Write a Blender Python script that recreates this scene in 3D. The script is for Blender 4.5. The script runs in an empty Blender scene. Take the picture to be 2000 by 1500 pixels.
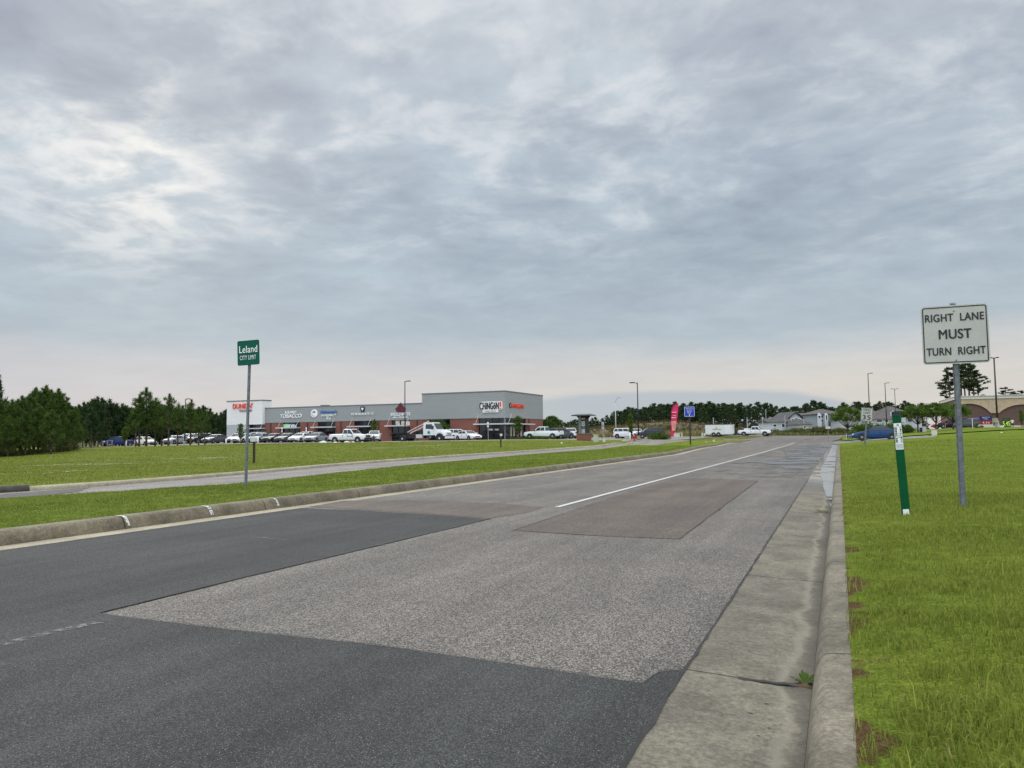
import bpy, bmesh, math, random
import numpy as np
from mathutils import Vector, Matrix
from mathutils.geometry import delaunay_2d_cdt

random.seed(7)
RNG = np.random.default_rng(11)
SC = bpy.context.scene
COL = SC.collection
R = math.radians

# ------------------------------------------------------------------ camera
FPX, CX, CY = 1500.0, 1000.0, 750.0        # focal length and centre in photo pixels (2000 x 1500)
VPX, VPY, ROLL, CAMZ = 1638.0, 844.0, 0.012, 1.25
_a = np.array([VPX - CX, VPY - CY, FPX])
_b = np.array([VPX - 1000 - CX, VPY + 1000 * ROLL - CY, FPX])
_up = np.cross(_a, _b)
if _up[1] > 0: _up = -_up
_up = _up / np.linalg.norm(_up)
_d = _a / np.linalg.norm(_a)
_p = np.cross(_d, _up)
def cam2w(v):                               # camera vector (right, down, forward) -> world (X right of road, Y along road, Z up)
    v = np.asarray(v, float)
    return np.array([v @ _p, v @ _d, v @ _up])
cx_, cy_, cz_ = cam2w((1, 0, 0)), cam2w((0, -1, 0)), cam2w((0, 0, -1))
cam_data = bpy.data.cameras.new('Camera')
cam = bpy.data.objects.new('Camera', cam_data)
COL.objects.link(cam)
cam.matrix_world = Matrix(((cx_[0], cy_[0], cz_[0], 0), (cx_[1], cy_[1], cz_[1], 0), (cx_[2], cy_[2], cz_[2], CAMZ), (0, 0, 0, 1)))
cam_data.sensor_width = 36.0
cam_data.lens = 36.0 * FPX / 2000.0
cam_data.clip_end = 4000
cam_data.clip_start = 0.05
SC.camera = cam

SC.view_settings.view_transform = 'Standard'
SC.view_settings.look = 'None'
SC.view_settings.exposure = 0.0
SC.view_settings.gamma = 1.0

# ------------------------------------------------------------------ sky
SUN_EL, SUN_AZ_LEFT = R(22), R(48)          # soft sun behind the cloud, front-left of the road
sun_dir = Vector((-math.sin(SUN_AZ_LEFT) * math.cos(SUN_EL), math.cos(SUN_AZ_LEFT) * math.cos(SUN_EL), math.sin(SUN_EL)))

def horiz(px): return VPY + ROLL * (VPX - px)
def raydir(px, py):
    v = cam2w((px - CX, py - CY, FPX)); return v / np.linalg.norm(v)

class NT:
    """small helper for building node graphs"""
    def __init__(s, tree): s.t = tree
    def n(s, typ, **kw):
        nd = s.t.nodes.new(typ)
        for k, v in kw.items():
            if k == 'inp':
                for kk, vv in v.items():
                    if hasattr(vv, 'is_output') or isinstance(vv, bpy.types.NodeSocket): s.t.links.new(vv, nd.inputs[kk])
                    else: nd.inputs[kk].default_value = vv
            else: setattr(nd, k, v)
        return nd
    def m(s, op, a, b=None, c=None, clamp=False):
        nd = s.t.nodes.new('ShaderNodeMath'); nd.operation = op; nd.use_clamp = clamp
        for i, v in enumerate((a, b, c)):
            if v is None: continue
            if isinstance(v, bpy.types.NodeSocket): s.t.links.new(v, nd.inputs[i])
            else: nd.inputs[i].default_value = v
        return nd.outputs[0]
    def vm(s, op, a, b=None):
        nd = s.t.nodes.new('ShaderNodeVectorMath'); nd.operation = op
        for i, v in enumerate((a, b)):
            if v is None: continue
            if isinstance(v, bpy.types.NodeSocket): s.t.links.new(v, nd.inputs[i])
            else: nd.inputs[i].default_value = v
        return nd.outputs['Value'] if op == 'DOT_PRODUCT' else nd.outputs[0]
    def mix(s, fac, a, b, blend='MIX'):
        nd = s.t.nodes.new('ShaderNodeMix'); nd.data_type = 'RGBA'; nd.blend_type = blend; nd.clamp_factor = True
        for i, v in ((0, fac), (6, a), (7, b)):
            if isinstance(v, bpy.types.NodeSocket): s.t.links.new(v, nd.inputs[i])
            elif i == 0: nd.inputs[0].default_value = v
            else: nd.inputs[i].default_value = (*v[:3], 1)
        return nd.outputs[2]
    def noise(s, vec, scale, detail=4, rough=0.55, dist=0.0, dims='3D'):
        nd = s.t.nodes.new('ShaderNodeTexNoise'); nd.noise_dimensions = dims
        s.t.links.new(vec, nd.inputs['Vector'])
        nd.inputs['Scale'].default_value = scale; nd.inputs['Detail'].default_value = detail
        nd.inputs['Roughness'].default_value = rough; nd.inputs['Distortion'].default_value = dist
        return nd.outputs[0]
    def sm(s, x, lo, hi, a=0.0, b=1.0):
        nd = s.t.nodes.new('ShaderNodeMapRange'); nd.interpolation_type = 'SMOOTHSTEP'
        s.t.links.new(x, nd.inputs[0])
        for i, v in ((1, lo), (2, hi), (3, a), (4, b)): nd.inputs[i].default_value = v
        return nd.outputs[0]
    def ramp(s, x, stops):
        nd = s.t.nodes.new('ShaderNodeValToRGB'); s.t.links.new(x, nd.inputs[0])
        el = nd.color_ramp.elements
        while len(el) < len(stops): el.new(0.5)
        for e, (pos, c) in zip(el, stops):
            e.position = pos; e.color = (*c[:3], 1)
        return nd.outputs[0]

world = bpy.data.worlds.new('World'); SC.world = world; world.use_nodes = True
w = NT(world.node_tree); world.node_tree.nodes.clear()
tc = w.n('ShaderNodeTexCoord').outputs['Generated']
dirn = w.vm('NORMALIZE', tc)
sep = w.n('ShaderNodeSeparateXYZ', inp={0: dirn})
zz = w.m('MAXIMUM', sep.outputs[2], 0.0)
den = w.m('ADD', zz, 0.14)
comb = w.n('ShaderNodeCombineXYZ', inp={0: w.m('DIVIDE', sep.outputs[0], den), 1: w.m('DIVIDE', sep.outputs[1], den), 2: 3.7})
uv = comb.outputs[0]
wv = w.n('ShaderNodeTexNoise', inp={'Vector': uv, 'Scale': 1.6, 'Detail': 3.0}).outputs[1]
uw = w.vm('ADD', uv, w.vm('MULTIPLY', w.vm('SUBTRACT', wv, (.5, .5, .5)), (.30, .30, .30)))
nbig = w.noise(uv, 1.1, 3, 0.5, 0.0)
nmid = w.noise(w.vm('ADD', uw, (7.3, 2.1, 0.0)), 2.6, 5, 0.5, 0.0)
nfine = w.noise(w.vm('ADD', uw, (3.3, 8.1, 0.0)), 7.0, 7, 0.60, 0.0)
ridge = w.m('SUBTRACT', 1.0, w.m('ABSOLUTE', w.m('MULTIPLY', w.m('SUBTRACT', w.noise(w.vm('ADD', uw, (1.3, 5.1, 0.0)), 3.4, 5, 0.55), .5), 4.5)))
zw = w.m('ADD', zz, w.m('MULTIPLY', w.m('SUBTRACT', nbig, 0.5), 0.05))
side = w.sm(w.vm('DOT_PRODUCT', dirn, (float(cx_[0]), float(cx_[1]), 0.0)), -.55, .45)
lowc = w.ramp(zw, [(0.0, (.40, .46, .54)), (.05, (.455, .48, .545)), (.09, (.44, .475, .545)), (.12, (.335, .42, .51)), (.20, (.325, .415, .51)), (.31, (.36, .44, .53)), (.45, (.375, .435, .52)), (.60, (.56, .61, .68)), (1.0, (1.85, 1.95, 2.06))])
lowr = w.ramp(zw, [(0.0, (.54, .555, .57)), (.05, (.61, .595, .575)), (.09, (.57, .575, .58)), (.13, (.40, .475, .545)), (.20, (.365, .445, .525)), (.31, (.395, .47, .555)), (.45, (.425, .485, .56)), (.60, (.58, .63, .69)), (1.0, (1.85, 1.95, 2.06))])
base = w.mix(1.0, w.mix(side, lowc, lowr), (1.15, 1.12, 1.085), 'MULTIPLY')
amp = w.sm(zz, 0.06, 0.34, 0.16, 1.0)
cl = w.m('ADD', w.m('ADD', w.m('MULTIPLY', nmid, 0.46), w.m('MULTIPLY', nfine, 0.30)), w.m('MULTIPLY', nbig, 0.24))
dev = w.m('MULTIPLY', w.m('SUBTRACT', cl, 0.49), 2.0)
gain = w.m('ADD', 1.0, w.m('MULTIPLY', w.m('MULTIPLY', dev, amp), 0.95))
gb = w.m('ADD', 1.0, w.m('MULTIPLY', w.m('MULTIPLY', dev, amp), 0.78))
c1 = w.mix(1.0, base, w.n('ShaderNodeCombineXYZ', inp={0: gain, 1: gain, 2: gb}).outputs[0], 'MULTIPLY')
# thin bright breaks along the seams of the layer
thin = w.m('MULTIPLY', w.m('MULTIPLY', w.sm(ridge, 0.45, 1.0), w.sm(cl, 0.45, 0.60)), w.sm(zz, 0.14, 0.34))
c2 = w.mix(w.m('MULTIPLY', thin, 0.55), c1, (.80, .81, .83))
# the sun behind the layer: brighter warm breaks around it
sd = raydir(260, 335)
glow = w.m('POWER', w.m('MAXIMUM', w.vm('DOT_PRODUCT', dirn, tuple(sd)), 0.0), 260.0)
gl2 = w.m('MULTIPLY', glow, w.m('MULTIPLY', w.sm(ridge, 0.15, 0.95), w.sm(cl, 0.42, 0.56)))
c3 = w.mix(w.m('MULTIPLY', gl2, 0.6), c2, (1.02, .99, .93))
# low slate-blue cloud bank above the far trees
bd = raydir(1310, 790)
bdot = w.vm('DOT_PRODUCT', dirn, tuple(bd))
btop = w.m('ADD', w.sm(bdot, .955, .998, .010, .054), w.m('MULTIPLY', w.m('SUBTRACT', nmid, .5), .01))
bank = w.m('MULTIPLY', w.sm(w.m('SUBTRACT', zz, btop), -.004, .005, 1.0, 0.0), w.sm(bdot, .955, .98))
c4 = w.mix(w.m('MULTIPLY', bank, 0.7), c3, (.40, .485, .565))
sky = w.n('ShaderNodeTexSky', sky_type='NISHITA', sun_disc=False, sun_elevation=SUN_EL, sun_rotation=-SUN_AZ_LEFT)
skyc = w.mix(1.0, sky.outputs[0], (.08, .08, .08), 'MULTIPLY')
c5 = w.mix(0.94, skyc, c4)                    # the cloud layer lets a little clear sky through
# extra brightness added to the unseen sky behind the viewer, lighting the shop fronts
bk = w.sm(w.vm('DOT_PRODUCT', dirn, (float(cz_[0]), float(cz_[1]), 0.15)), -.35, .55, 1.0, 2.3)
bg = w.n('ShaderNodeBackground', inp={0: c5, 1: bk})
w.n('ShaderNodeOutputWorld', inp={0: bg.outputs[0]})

sun_data = bpy.data.lights.new('Sun', 'SUN')
sun_data.energy = 0.9; sun_data.angle = R(25); sun_data.color = (1.0, .96, .9)
sun = bpy.data.objects.new('Sun', sun_data); COL.objects.link(sun)
sun.rotation_euler = sun_dir.to_track_quat('Z', 'Y').to_euler()

# ------------------------------------------------------------------ placing by sight lines
CAMP = np.array([0, 0, CAMZ])
def at(px, py, D):                          # the point seen at photo pixel (px, py), D metres deep
    return CAMP + cam2w((px - CX, py - CY, FPX)) * D / FPX
def xy(px, D):
    p = at(px, horiz(px), D); return float(p[0]), float(p[1])

# terrain: thin-plate surface through levels read off the photo
_ctl = []
for yy in (-30, -12, -4, 2, 8, 15, 25, 35, 50, 65, 80):
    for xx in (-20, -14, -9.5, -5, 0, 6):
        _ctl.append((xx, yy, 0.0 if yy < 60 else (0.03 if yy < 70 else 0.06)))
for yy, zv in ((95, .14), (110, .24), (130, .38), (150, .52), (190, .72), (240, .85), (330, .95), (500, 1.0)):
    for xx in (-12, -5, 2, 14): _ctl.append((xx, yy, zv))
for px, py, D in ((0, 890, 64), (-180, 905, 60), (140, 878, 75), (300, 873, 108), (450, 869, 106), (640, 866.5, 103), (860, 863, 106), (1000, 860, 104),
                  (1160, 862, 78), (1250, 858.5, 95), (1309, 857.5, 90), (230, 873, 138), (560, 864, 120), (700, 863, 115), (880, 860, 116), (990, 858.5, 119),
                  (450, 863, 140), (720, 862, 130), (1062, 857, 134), (1405, 850, 140), (1475, 851.5, 145), (1100, 856, 130), (1380, 849, 165), (1560, 845.5, 200), (1250, 852, 150)):
    p = at(px, py, D); _ctl.append((p[0], p[1], p[2]))
for xx, yy, zv in ((-120, 60, .1), (-120, 110, .1), (-90, 20, .0), (-60, 0, 0.0), (-40, 10, 0.02), (-60, -40, 0), (-160, 150, .2), (-100, 170, .5), (-40, 170, .8), (60, 20, 0), (60, 80, .06),
                   (60, 140, .4), (120, 60, 0.05), (150, 200, .6), (-300, 100, .2), (-250, 300, .6), (-100, 400, .9), (100, 400, .9), (300, 300, .8), (300, 0, .1), (-300, -100, 0), (200, -100, 0)):
    _ctl.append((xx, yy, zv))
_ctl = np.array(_ctl, float)
def _phi(r2): return 0.5 * r2 * np.log(r2 + 1e-9)
_S = 50.0
_P = _ctl[:, :2] / _S
_K = _phi(((_P[:, None] - _P[None]) ** 2).sum(-1)) + np.eye(len(_P)) * 0.004
_Q = np.hstack([np.ones((len(_P), 1)), _P])
_A = np.block([[_K, _Q], [_Q.T, np.zeros((3, 3))]])
_W = np.linalg.solve(_A, np.concatenate([_ctl[:, 2], np.zeros(3)]))
def tps(x, y):
    x = np.asarray(x, float); y = np.asarray(y, float); sh = np.broadcast(x, y).shape
    q = np.stack([np.broadcast_to(x, sh).ravel(), np.broadcast_to(y, sh).ravel()], 1) / _S
    out = np.empty(len(q))
    for i in range(0, len(q), 20000):
        qq = q[i:i + 20000]
        out[i:i + 20000] = _phi(((qq[:, None] - _P[None]) ** 2).sum(-1)) @ _W[:-3] + _W[-3] + qq @ _W[-2:]
    return out.reshape(sh)
def verge(x, y):                            # the bank to the right of the road
    x = np.asarray(x, float); y = np.asarray(y, float)
    A = np.interp(y, [-10, 0, 10, 30, 50, 64, 80, 100, 110, 200, 400], [.10, .10, .13, .20, .32, .60, 1.0, 1.12, 1.28, 1.0, .4])
    wd = np.interp(y, [0, 10, 30, 50, 64, 80, 110], [1.5, 1.7, 2.4, 3.5, 9, 17, 18])
    pw = np.interp(y, [50, 80], [1.6, 1.15])
    t = np.clip(x / wd, 0, 1)
    return A * (1 - (1 - t) ** pw)
def B(x, y): return tps(x, y) + verge(x, y)
def Bf(x, y): return float(B(x, y))
def hit(px, py, off=0.0):                   # where the sight line through a pixel meets the ground
    r = raydir(px, py); t0, t = 1.0, 1.0
    while t < 400:
        p = CAMP + r * t
        if p[2] < Bf(p[0], p[1]) + off: break
        t0 = t; t *= 1.04
    for _ in range(24):
        m = (t0 + t) / 2; p = CAMP + r * m
        if p[2] < Bf(p[0], p[1]) + off: t = m
        else: t0 = m
    p = CAMP + r * t
    return float(p[0]), float(p[1])

# ------------------------------------------------------------------ materials
MATS = {}
def mat(name, col, rough=0.6, metal=0.0, var=0.12, scale=6.0, bump=0.0, bscale=40.0, spec=0.5, coat=0.0, col2=None, lo=.35, hi=.65, emit=0.0):
    """procedural: base colour broken up by noise, optional second colour and bump"""
    if name in MATS: return MATS[name]
    m = bpy.data.materials.new(name); m.use_nodes = True
    t = NT(m.node_tree); b = m.node_tree.nodes['Principled BSDF']
    P = t.n('ShaderNodeTexCoord').outputs['Object']
    n1 = t.noise(P, scale, 5, 0.6)
    c2 = col2 if col2 else tuple(c * (1 - var) for c in col)
    c1 = col if col2 else tuple(min(1, c * (1 + var)) for c in col)
    c = t.mix(t.sm(n1, lo, hi), c1, c2)
    m.node_tree.links.new(c, b.inputs['Base Color'])
    b.inputs['Roughness'].default_value = rough; b.inputs['Metallic'].default_value = metal
    b.inputs['Specular IOR Level'].default_value = spec; b.inputs['Coat Weight'].default_value = coat
    if emit:
        m.node_tree.links.new(c, b.inputs['Emission Color']); b.inputs['Emission Strength'].default_value = emit
    if bump:
        bn = t.n('ShaderNodeBump', inp={'Strength': bump, 'Distance': 0.02, 'Height': t.noise(P, bscale, 4)})
        m.node_tree.links.new(bn.outputs[0], b.inputs['Normal'])
    MATS[name] = m
    return m
def paint(name, col, rough=.28): return mat('paint ' + name, col, rough, 0, .04, 3, coat=.12, spec=.35)

def new_mat(name):
    m = bpy.data.materials.new(name); m.use_nodes = True; MATS[name] = m
    return m, NT(m.node_tree), m.node_tree.nodes['Principled BSDF'], m.node_tree.links

def asphalt(name, dark, light, fine, size=95.0, bump=.5, tint=None, spec=.15):
    m, t, b, L = new_mat(name)
    P = t.n('ShaderNodeNewGeometry').outputs['Position']
    v = t.n('ShaderNodeTexVoronoi', inp={'Vector': P, 'Scale': size})
    g1 = t.sm(v.outputs['Color'], 0.2, 0.95)
    g2 = t.noise(P, size * 2.2, 3, .7)
    g = t.m('ADD', t.m('MULTIPLY', g1, .6), t.m('MULTIPLY', g2, .4))
    c = t.mix(t.sm(g, .32, .72), dark, light)
    big = t.noise(P, 0.55, 5, .6)
    c = t.mix(1.0, c, t.mix(t.sm(big, .3, .7), (.84, .84, .84), (1.12, 1.1, 1.08)), 'MULTIPLY')
    xx = t.n('ShaderNodeSeparateXYZ', inp={0: P}).outputs[0]
    lane = t.m('ADD', t.m('MULTIPLY', t.m('SINE', t.m('ADD', t.m('MULTIPLY', xx, 3.6), t.m('MULTIPLY', t.noise(P, .25, 2), 1.5))), .5), .5)
    c = t.mix(1.0, c, t.mix(lane, (.93, .93, .93), (1.06, 1.06, 1.05)), 'MULTIPLY')
    streak = t.noise(t.vm('MULTIPLY', P, (3.0, .22, 1.0)), 1.0, 6, .65)
    c = t.mix(1.0, c, t.mix(t.sm(streak, .3, .7), (.86, .86, .86), (1.12, 1.12, 1.11)), 'MULTIPLY')
    # pale stone chips
    chip = t.sm(t.n('ShaderNodeTexVoronoi', inp={'Vector': P, 'Scale': size * .34}).outputs['Distance'], .06, .16, 1.0, 0.0)
    c = t.mix(t.m('MULTIPLY', chip, fine), c, (.62, .60, .56))
    if tint: c = t.mix(t.m('MULTIPLY', t.sm(t.noise(P, .9, 4), .45, .75), .5), c, tint)
    L.new(c, b.inputs['Base Color']); b.inputs['Roughness'].default_value = .85 if spec > .2 else .9; b.inputs['Specular IOR Level'].default_value = spec
    bn = t.n('ShaderNodeBump', inp={'Strength': bump, 'Distance': .006, 'Height': g})
    L.new(bn.outputs[0], b.inputs['Normal'])
    return m
M_OLD = asphalt('worn asphalt', (.050, .046, .042), (.236, .216, .193), .5, 135, .8, spec=.35)
M_NEW = asphalt('fresh asphalt', (.030, .0315, .0315), (.076, .079, .0785), .55, 190, .4)
M_RED = asphalt('reddish asphalt', (.058, .048, .041), (.150, .124, .106), .3, 110, .5, spec=.3)
M_LOT = asphalt('lot asphalt', (.15, .145, .14), (.25, .24, .23), .2, 30, .2)
M_GREYROAD = asphalt('pale road', (.145, .137, .128), (.26, .245, .23), .2, 40, .3)

def concrete(name, col, stain, wet=False):
    m, t, b, L = new_mat(name)
    P = t.n('ShaderNodeNewGeometry').outputs['Position']
    n1 = t.noise(P, 2.2, 7, .65); n2 = t.noise(P, 24, 5, .7); n3 = t.noise(P, 160, 2, .6)
    c = t.mix(t.sm(n1, .36, .68), col, stain)
    c = t.mix(1.0, c, t.mix(t.sm(n2, .3, .7), (.70, .70, .69), (1.18, 1.18, 1.16)), 'MULTIPLY')
    c = t.mix(1.0, c, t.mix(t.sm(t.noise(t.vm('ADD', P, (5., 1., 2.)), 58, 4, .75), .32, .68), (.72, .72, .71), (1.2, 1.2, 1.19)), 'MULTIPLY')
    c = t.mix(t.m('MULTIPLY', t.sm(n3, .60, .72), .5), c, (.07, .065, .055))
    n4 = t.noise(t.vm('ADD', P, (3., 9., 0.)), 75, 4, .75)
    c = t.mix(t.m('MULTIPLY', t.sm(n4, .62, .72), .55), c, tuple(min(1, q * 1.9) for q in col))
    c = t.mix(1.0, c, t.mix(t.sm(t.noise(P, .45, 3), .3, .7), (.86, .86, .87), (1.1, 1.09, 1.06)), 'MULTIPLY')
    rg = .85
    if wet:
        xs = t.n('ShaderNodeSeparateXYZ', inp={0: P}).outputs[0]
        dd = t.m('ADD', t.m('ADD', xs, .17), t.m('MULTIPLY', t.m('SUBTRACT', t.noise(P, 1.6, 5, .6), .5), .26))
        c = t.mix(t.m('MULTIPLY', t.m('MULTIPLY', t.sm(dd, -.17, -.11), t.sm(dd, -.11, -.07, 1.0, 0.0)), .5), c, tuple(q * 1.35 for q in col))
        c = t.mix(t.m('MULTIPLY', t.sm(dd, -.11, -.03), .62), c, (.075, .068, .056))
        sp2 = t.n('ShaderNodeSeparateXYZ', inp={0: P}).outputs[1]
        band = t.m('MULTIPLY', t.sm(sp2, 15, 24), t.sm(sp2, 70, 80, 1.0, 0.0))
        wm = t.m('MULTIPLY', band, t.sm(t.noise(P, .7, 4), .36, .46))
        c = t.mix(t.m('MULTIPLY', wm, .55), c, (.05, .05, .05))
        L.new(t.m('SUBTRACT', .85, t.m('MULTIPLY', wm, .78)), b.inputs['Roughness'])
        hgt = t.m('MULTIPLY', n2, t.m('SUBTRACT', 1.0, wm))
    else:
        b.inputs['Roughness'].default_value = rg; hgt = n2
    L.new(c, b.inputs['Base Color']); b.inputs['Specular IOR Level'].default_value = .35
    bn = t.n('ShaderNodeBump', inp={'Strength': .45, 'Distance': .012, 'Height': hgt})
    L.new(bn.outputs[0], b.inputs['Normal'])
    return m
M_GUT = concrete('gutter concrete', (.165, .150, .118), (.105, .094, .074), True)
M_KERB = concrete('kerb concrete', (.185, .165, .128), (.105, .092, .070))
M_KERBL = concrete('weathered kerb concrete', (.175, .152, .110), (.100, .085, .060))
M_PALEC = concrete('pale concrete', (.33, .295, .225), (.25, .22, .165))

def grassmat(name, a, bcol, dry, drylo, stretch, fine=60.0):
    m, t, b, L = new_mat(name)
    P = t.n('ShaderNodeNewGeometry').outputs['Position']
    Ps = t.vm('MULTIPLY', P, stretch)
    n1 = t.noise(Ps, .45, 6, .62); n2 = t.noise(P, 5.5, 5, .68); n3 = t.noise(P, fine, 3, .7)
    c = t.mix(t.sm(n1, .35, .66), a, bcol)
    c = t.mix(t.m('MULTIPLY', t.sm(t.noise(t.vm('ADD', Ps, (9., 4., 0.)), .3, 6, .66), drylo, drylo + .16), .75), c, dry)
    c = t.mix(1.0, c, t.mix(t.sm(n2, .3, .7), (.72, .74, .70), (1.2, 1.2, 1.2)), 'MULTIPLY')
    c = t.mix(1.0, c, t.mix(t.sm(n3, .3, .72), (.55, .58, .5), (1.3, 1.3, 1.3)), 'MULTIPLY')
    L.new(c, b.inputs['Base Color']); b.inputs['Roughness'].default_value = 1.0; b.inputs['Specular IOR Level'].default_value = .02
    bn = t.n('ShaderNodeBump', inp={'Strength': .8, 'Distance': .05, 'Height': t.m('ADD', n2, n3)})
    L.new(bn.outputs[0], b.inputs['Normal'])
    return m
M_LAWN = grassmat('lawn turf', (.158, .196, .032), (.118, .162, .025), (.200, .185, .050), .58, (1., 1., 1.))
M_MEAD = grassmat('mown field', (.145, .168, .032), (.110, .142, .026), (.200, .180, .058), .55, (.5, 1.6, 1.), 25.0)
M_FAR = grassmat('rough field', (.12, .125, .045), (.075, .085, .03), (.20, .165, .09), .46, (1., 1., 1.), 5.0)

def leafmat(name, dark, light, trans=.25):
    m, t, b, L = new_mat(name)
    at_ = t.n('ShaderNodeAttribute', attribute_name='tint').outputs['Fac']
    c = t.mix(at_, dark, light)
    c = t.mix(1.0, c, t.mix(t.n('ShaderNodeObjectInfo').outputs['Random'], (.85, .88, .9), (1.15, 1.1, 1.05)), 'MULTIPLY')
    L.new(c, b.inputs['Base Color']); b.inputs['Roughness'].default_value = .8; b.inputs['Specular IOR Level'].default_value = .05
    tr = t.n('ShaderNodeBsdfTranslucent'); L.new(c, tr.inputs[0])
    mx = t.n('ShaderNodeMixShader', inp={0: trans, 1: b.outputs[0], 2: tr.outputs[0]})
    L.new(mx.outputs[0], m.node_tree.nodes['Material Output'].inputs[0])
    return m
M_BLADE = leafmat('grass blade', (.072, .110, .017), (.255, .298, .060), .4)
M_PINE = leafmat('pine needles', (.025, .055, .014), (.105, .155, .036))
M_DPINE = leafmat('dark pine needles', (.018, .038, .017), (.062, .095, .038))
M_LEAF = leafmat('broad leaves', (.030, .070, .012), (.12, .18, .035))
M_SCRUB = leafmat('scrub leaves', (.055, .075, .025), (.17, .17, .07))
M_BARK = mat('bark', (.075, .052, .038), .95, 0, .3, 12, .6, 30)
M_DIRT = mat('bare soil', (.045, .028, .014), .95, 0, .35, 7, .6, 30, col2=(.085, .055, .028))

# ------------------------------------------------------------------ mesh helpers
class MB:
    """collects shapes into one mesh"""
    def __init__(s): s.v = []; s.f = []
    def add(s, vs, fs):
        o = len(s.v); s.v += [tuple(map(float, v)) for v in vs]; s.f += [tuple(i + o for i in f) for f in fs]; return s
    def box(s, c, d, rz=0.0):
        x, y, z = d[0] / 2, d[1] / 2, d[2] / 2; ca, sa = math.cos(rz), math.sin(rz)
        vs = []
        for k in (-z, z):
            for i, j in ((-x, -y), (x, -y), (x, y), (-x, y)): vs.append((c[0] + i * ca - j * sa, c[1] + i * sa + j * ca, c[2] + k))
        return s.add(vs, [(3, 2, 1, 0), (4, 5, 6, 7), (0, 1, 5, 4), (1, 2, 6, 5), (2, 3, 7, 6), (3, 0, 4, 7)])
    def bar(s, a, b, r0, r1=None, n=8):
        r1 = r0 if r1 is None else r1
        a = Vector(a); b = Vector(b); q = (b - a).to_track_quat('Z', 'Y'); vs = []
        for p, r in ((a, r0), (b, r1)):
            for k in range(n):
                an = 2 * math.pi * k / n; vs.append(p + q @ Vector((r * math.cos(an), r * math.sin(an), 0)))
        fs = [(k, (k + 1) % n, n + (k + 1) % n, n + k) for k in range(n)] + [tuple(range(n - 1, -1, -1)), tuple(range(n, 2 * n))]
        return s.add(vs, fs)
    def prism(s, poly, a, b):
        """poly: list of 3-D points; swept from offset a to offset b"""
        n = len(poly); a = Vector(a); b = Vector(b)
        vs = [Vector(p) + a for p in poly] + [Vector(p) + b for p in poly]
        fs = [tuple(range(n - 1, -1, -1)), tuple(range(n, 2 * n))] + [(k, (k + 1) % n, n + (k + 1) % n, n + k) for k in range(n)]
        return s.add(vs, fs)
    def loft(s, rings, caps=True):
        n = len(rings[0]); vs = [p for r in rings for p in r]; fs = []
        for i in range(len(rings) - 1):
            for k in range(n): fs.append((i * n + k, i * n + (k + 1) % n, (i + 1) * n + (k + 1) % n, (i + 1) * n + k))
        if caps: fs += [tuple(range(n - 1, -1, -1)), tuple(range((len(rings) - 1) * n, len(rings) * n))]
        return s.add(vs, fs)
    def lathe(s, prof, c=(0, 0, 0), n=20, axis='z'):
        rings = []
        for r, h in prof:
            ring = []
            for k in range(n):
                an = 2 * math.pi * k / n; x, y = r * math.cos(an), r * math.sin(an)
                ring.append((c[0] + x, c[1] + y, c[2] + h) if axis == 'z' else (c[0] + x, c[1] - h, c[2] + y))
            rings.append(ring)
        return s.loft(rings)
    def build(s, name, material, parent=None, smooth=False, bevel=0.0):
        me = bpy.data.meshes.new(name); me.from_pydata(s.v, [], s.f); me.update()
        bm = bmesh.new(); bm.from_mesh(me); bmesh.ops.recalc_face_normals(bm, faces=bm.faces)
        if bevel: bmesh.ops.bevel(bm, geom=list(bm.edges), offset=bevel, segments=2, affect='EDGES', profile=.6)
        bm.to_mesh(me); bm.free()
        return link(name, me, material, parent, smooth)
def link(name, me, material, parent=None, smooth=False):
    if material is not None and not me.materials: me.materials.append(material)
    if smooth: me.polygons.foreach_set('use_smooth', np.ones(len(me.polygons), bool))
    o = bpy.data.objects.new(name, me); COL.objects.link(o)
    if parent is not None: o.parent = parent
    return o
def tag(o, label=None, cat=None, group=None, kind=None):
    if label: o['label'] = label
    if cat: o['category'] = cat
    if group: o['group'] = group
    if kind: o['kind'] = kind
    return o
def thing(name, label, cat, loc=(0, 0, 0), rz=0.0, group=None):
    o = bpy.data.objects.new(name, None); COL.objects.link(o); o.empty_display_size = .2
    o.location = [float(v) for v in loc]; o.rotation_euler = (0, 0, rz)
    return tag(o, label, cat, group)
def copy_thing(r, loc, rz=0.0, label=None, scale=None):
    c = r.copy(); COL.objects.link(c); c.location = [float(v) for v in loc]; c.rotation_euler = (0, 0, rz)
    if label: c['label'] = label
    if scale is not None: c.scale = scale
    for ch in r.children:
        k = ch.copy(); COL.objects.link(k); k.parent = c
        for g in ch.children:
            q = g.copy(); COL.objects.link(q); q.parent = k
    return c
def tri_mesh(name, V, T, tint=None):
    """fast mesh from numpy arrays (V: n x 3, T: m x 3)"""
    me = bpy.data.meshes.new(name)
    me.vertices.add(len(V)); me.vertices.foreach_set('co', V.astype(np.float32).ravel())
    me.loops.add(len(T) * 3); me.loops.foreach_set('vertex_index', T.astype(np.int32).ravel())
    me.polygons.add(len(T)); me.polygons.foreach_set('loop_start', np.arange(0, len(T) * 3, 3, dtype=np.int32))
    me.update(calc_edges=True); me.validate()
    if tint is not None:
        a = me.attributes.new('tint', 'FLOAT', 'POINT'); a.data.foreach_set('value', tint.astype(np.float32))
    return me

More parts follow.
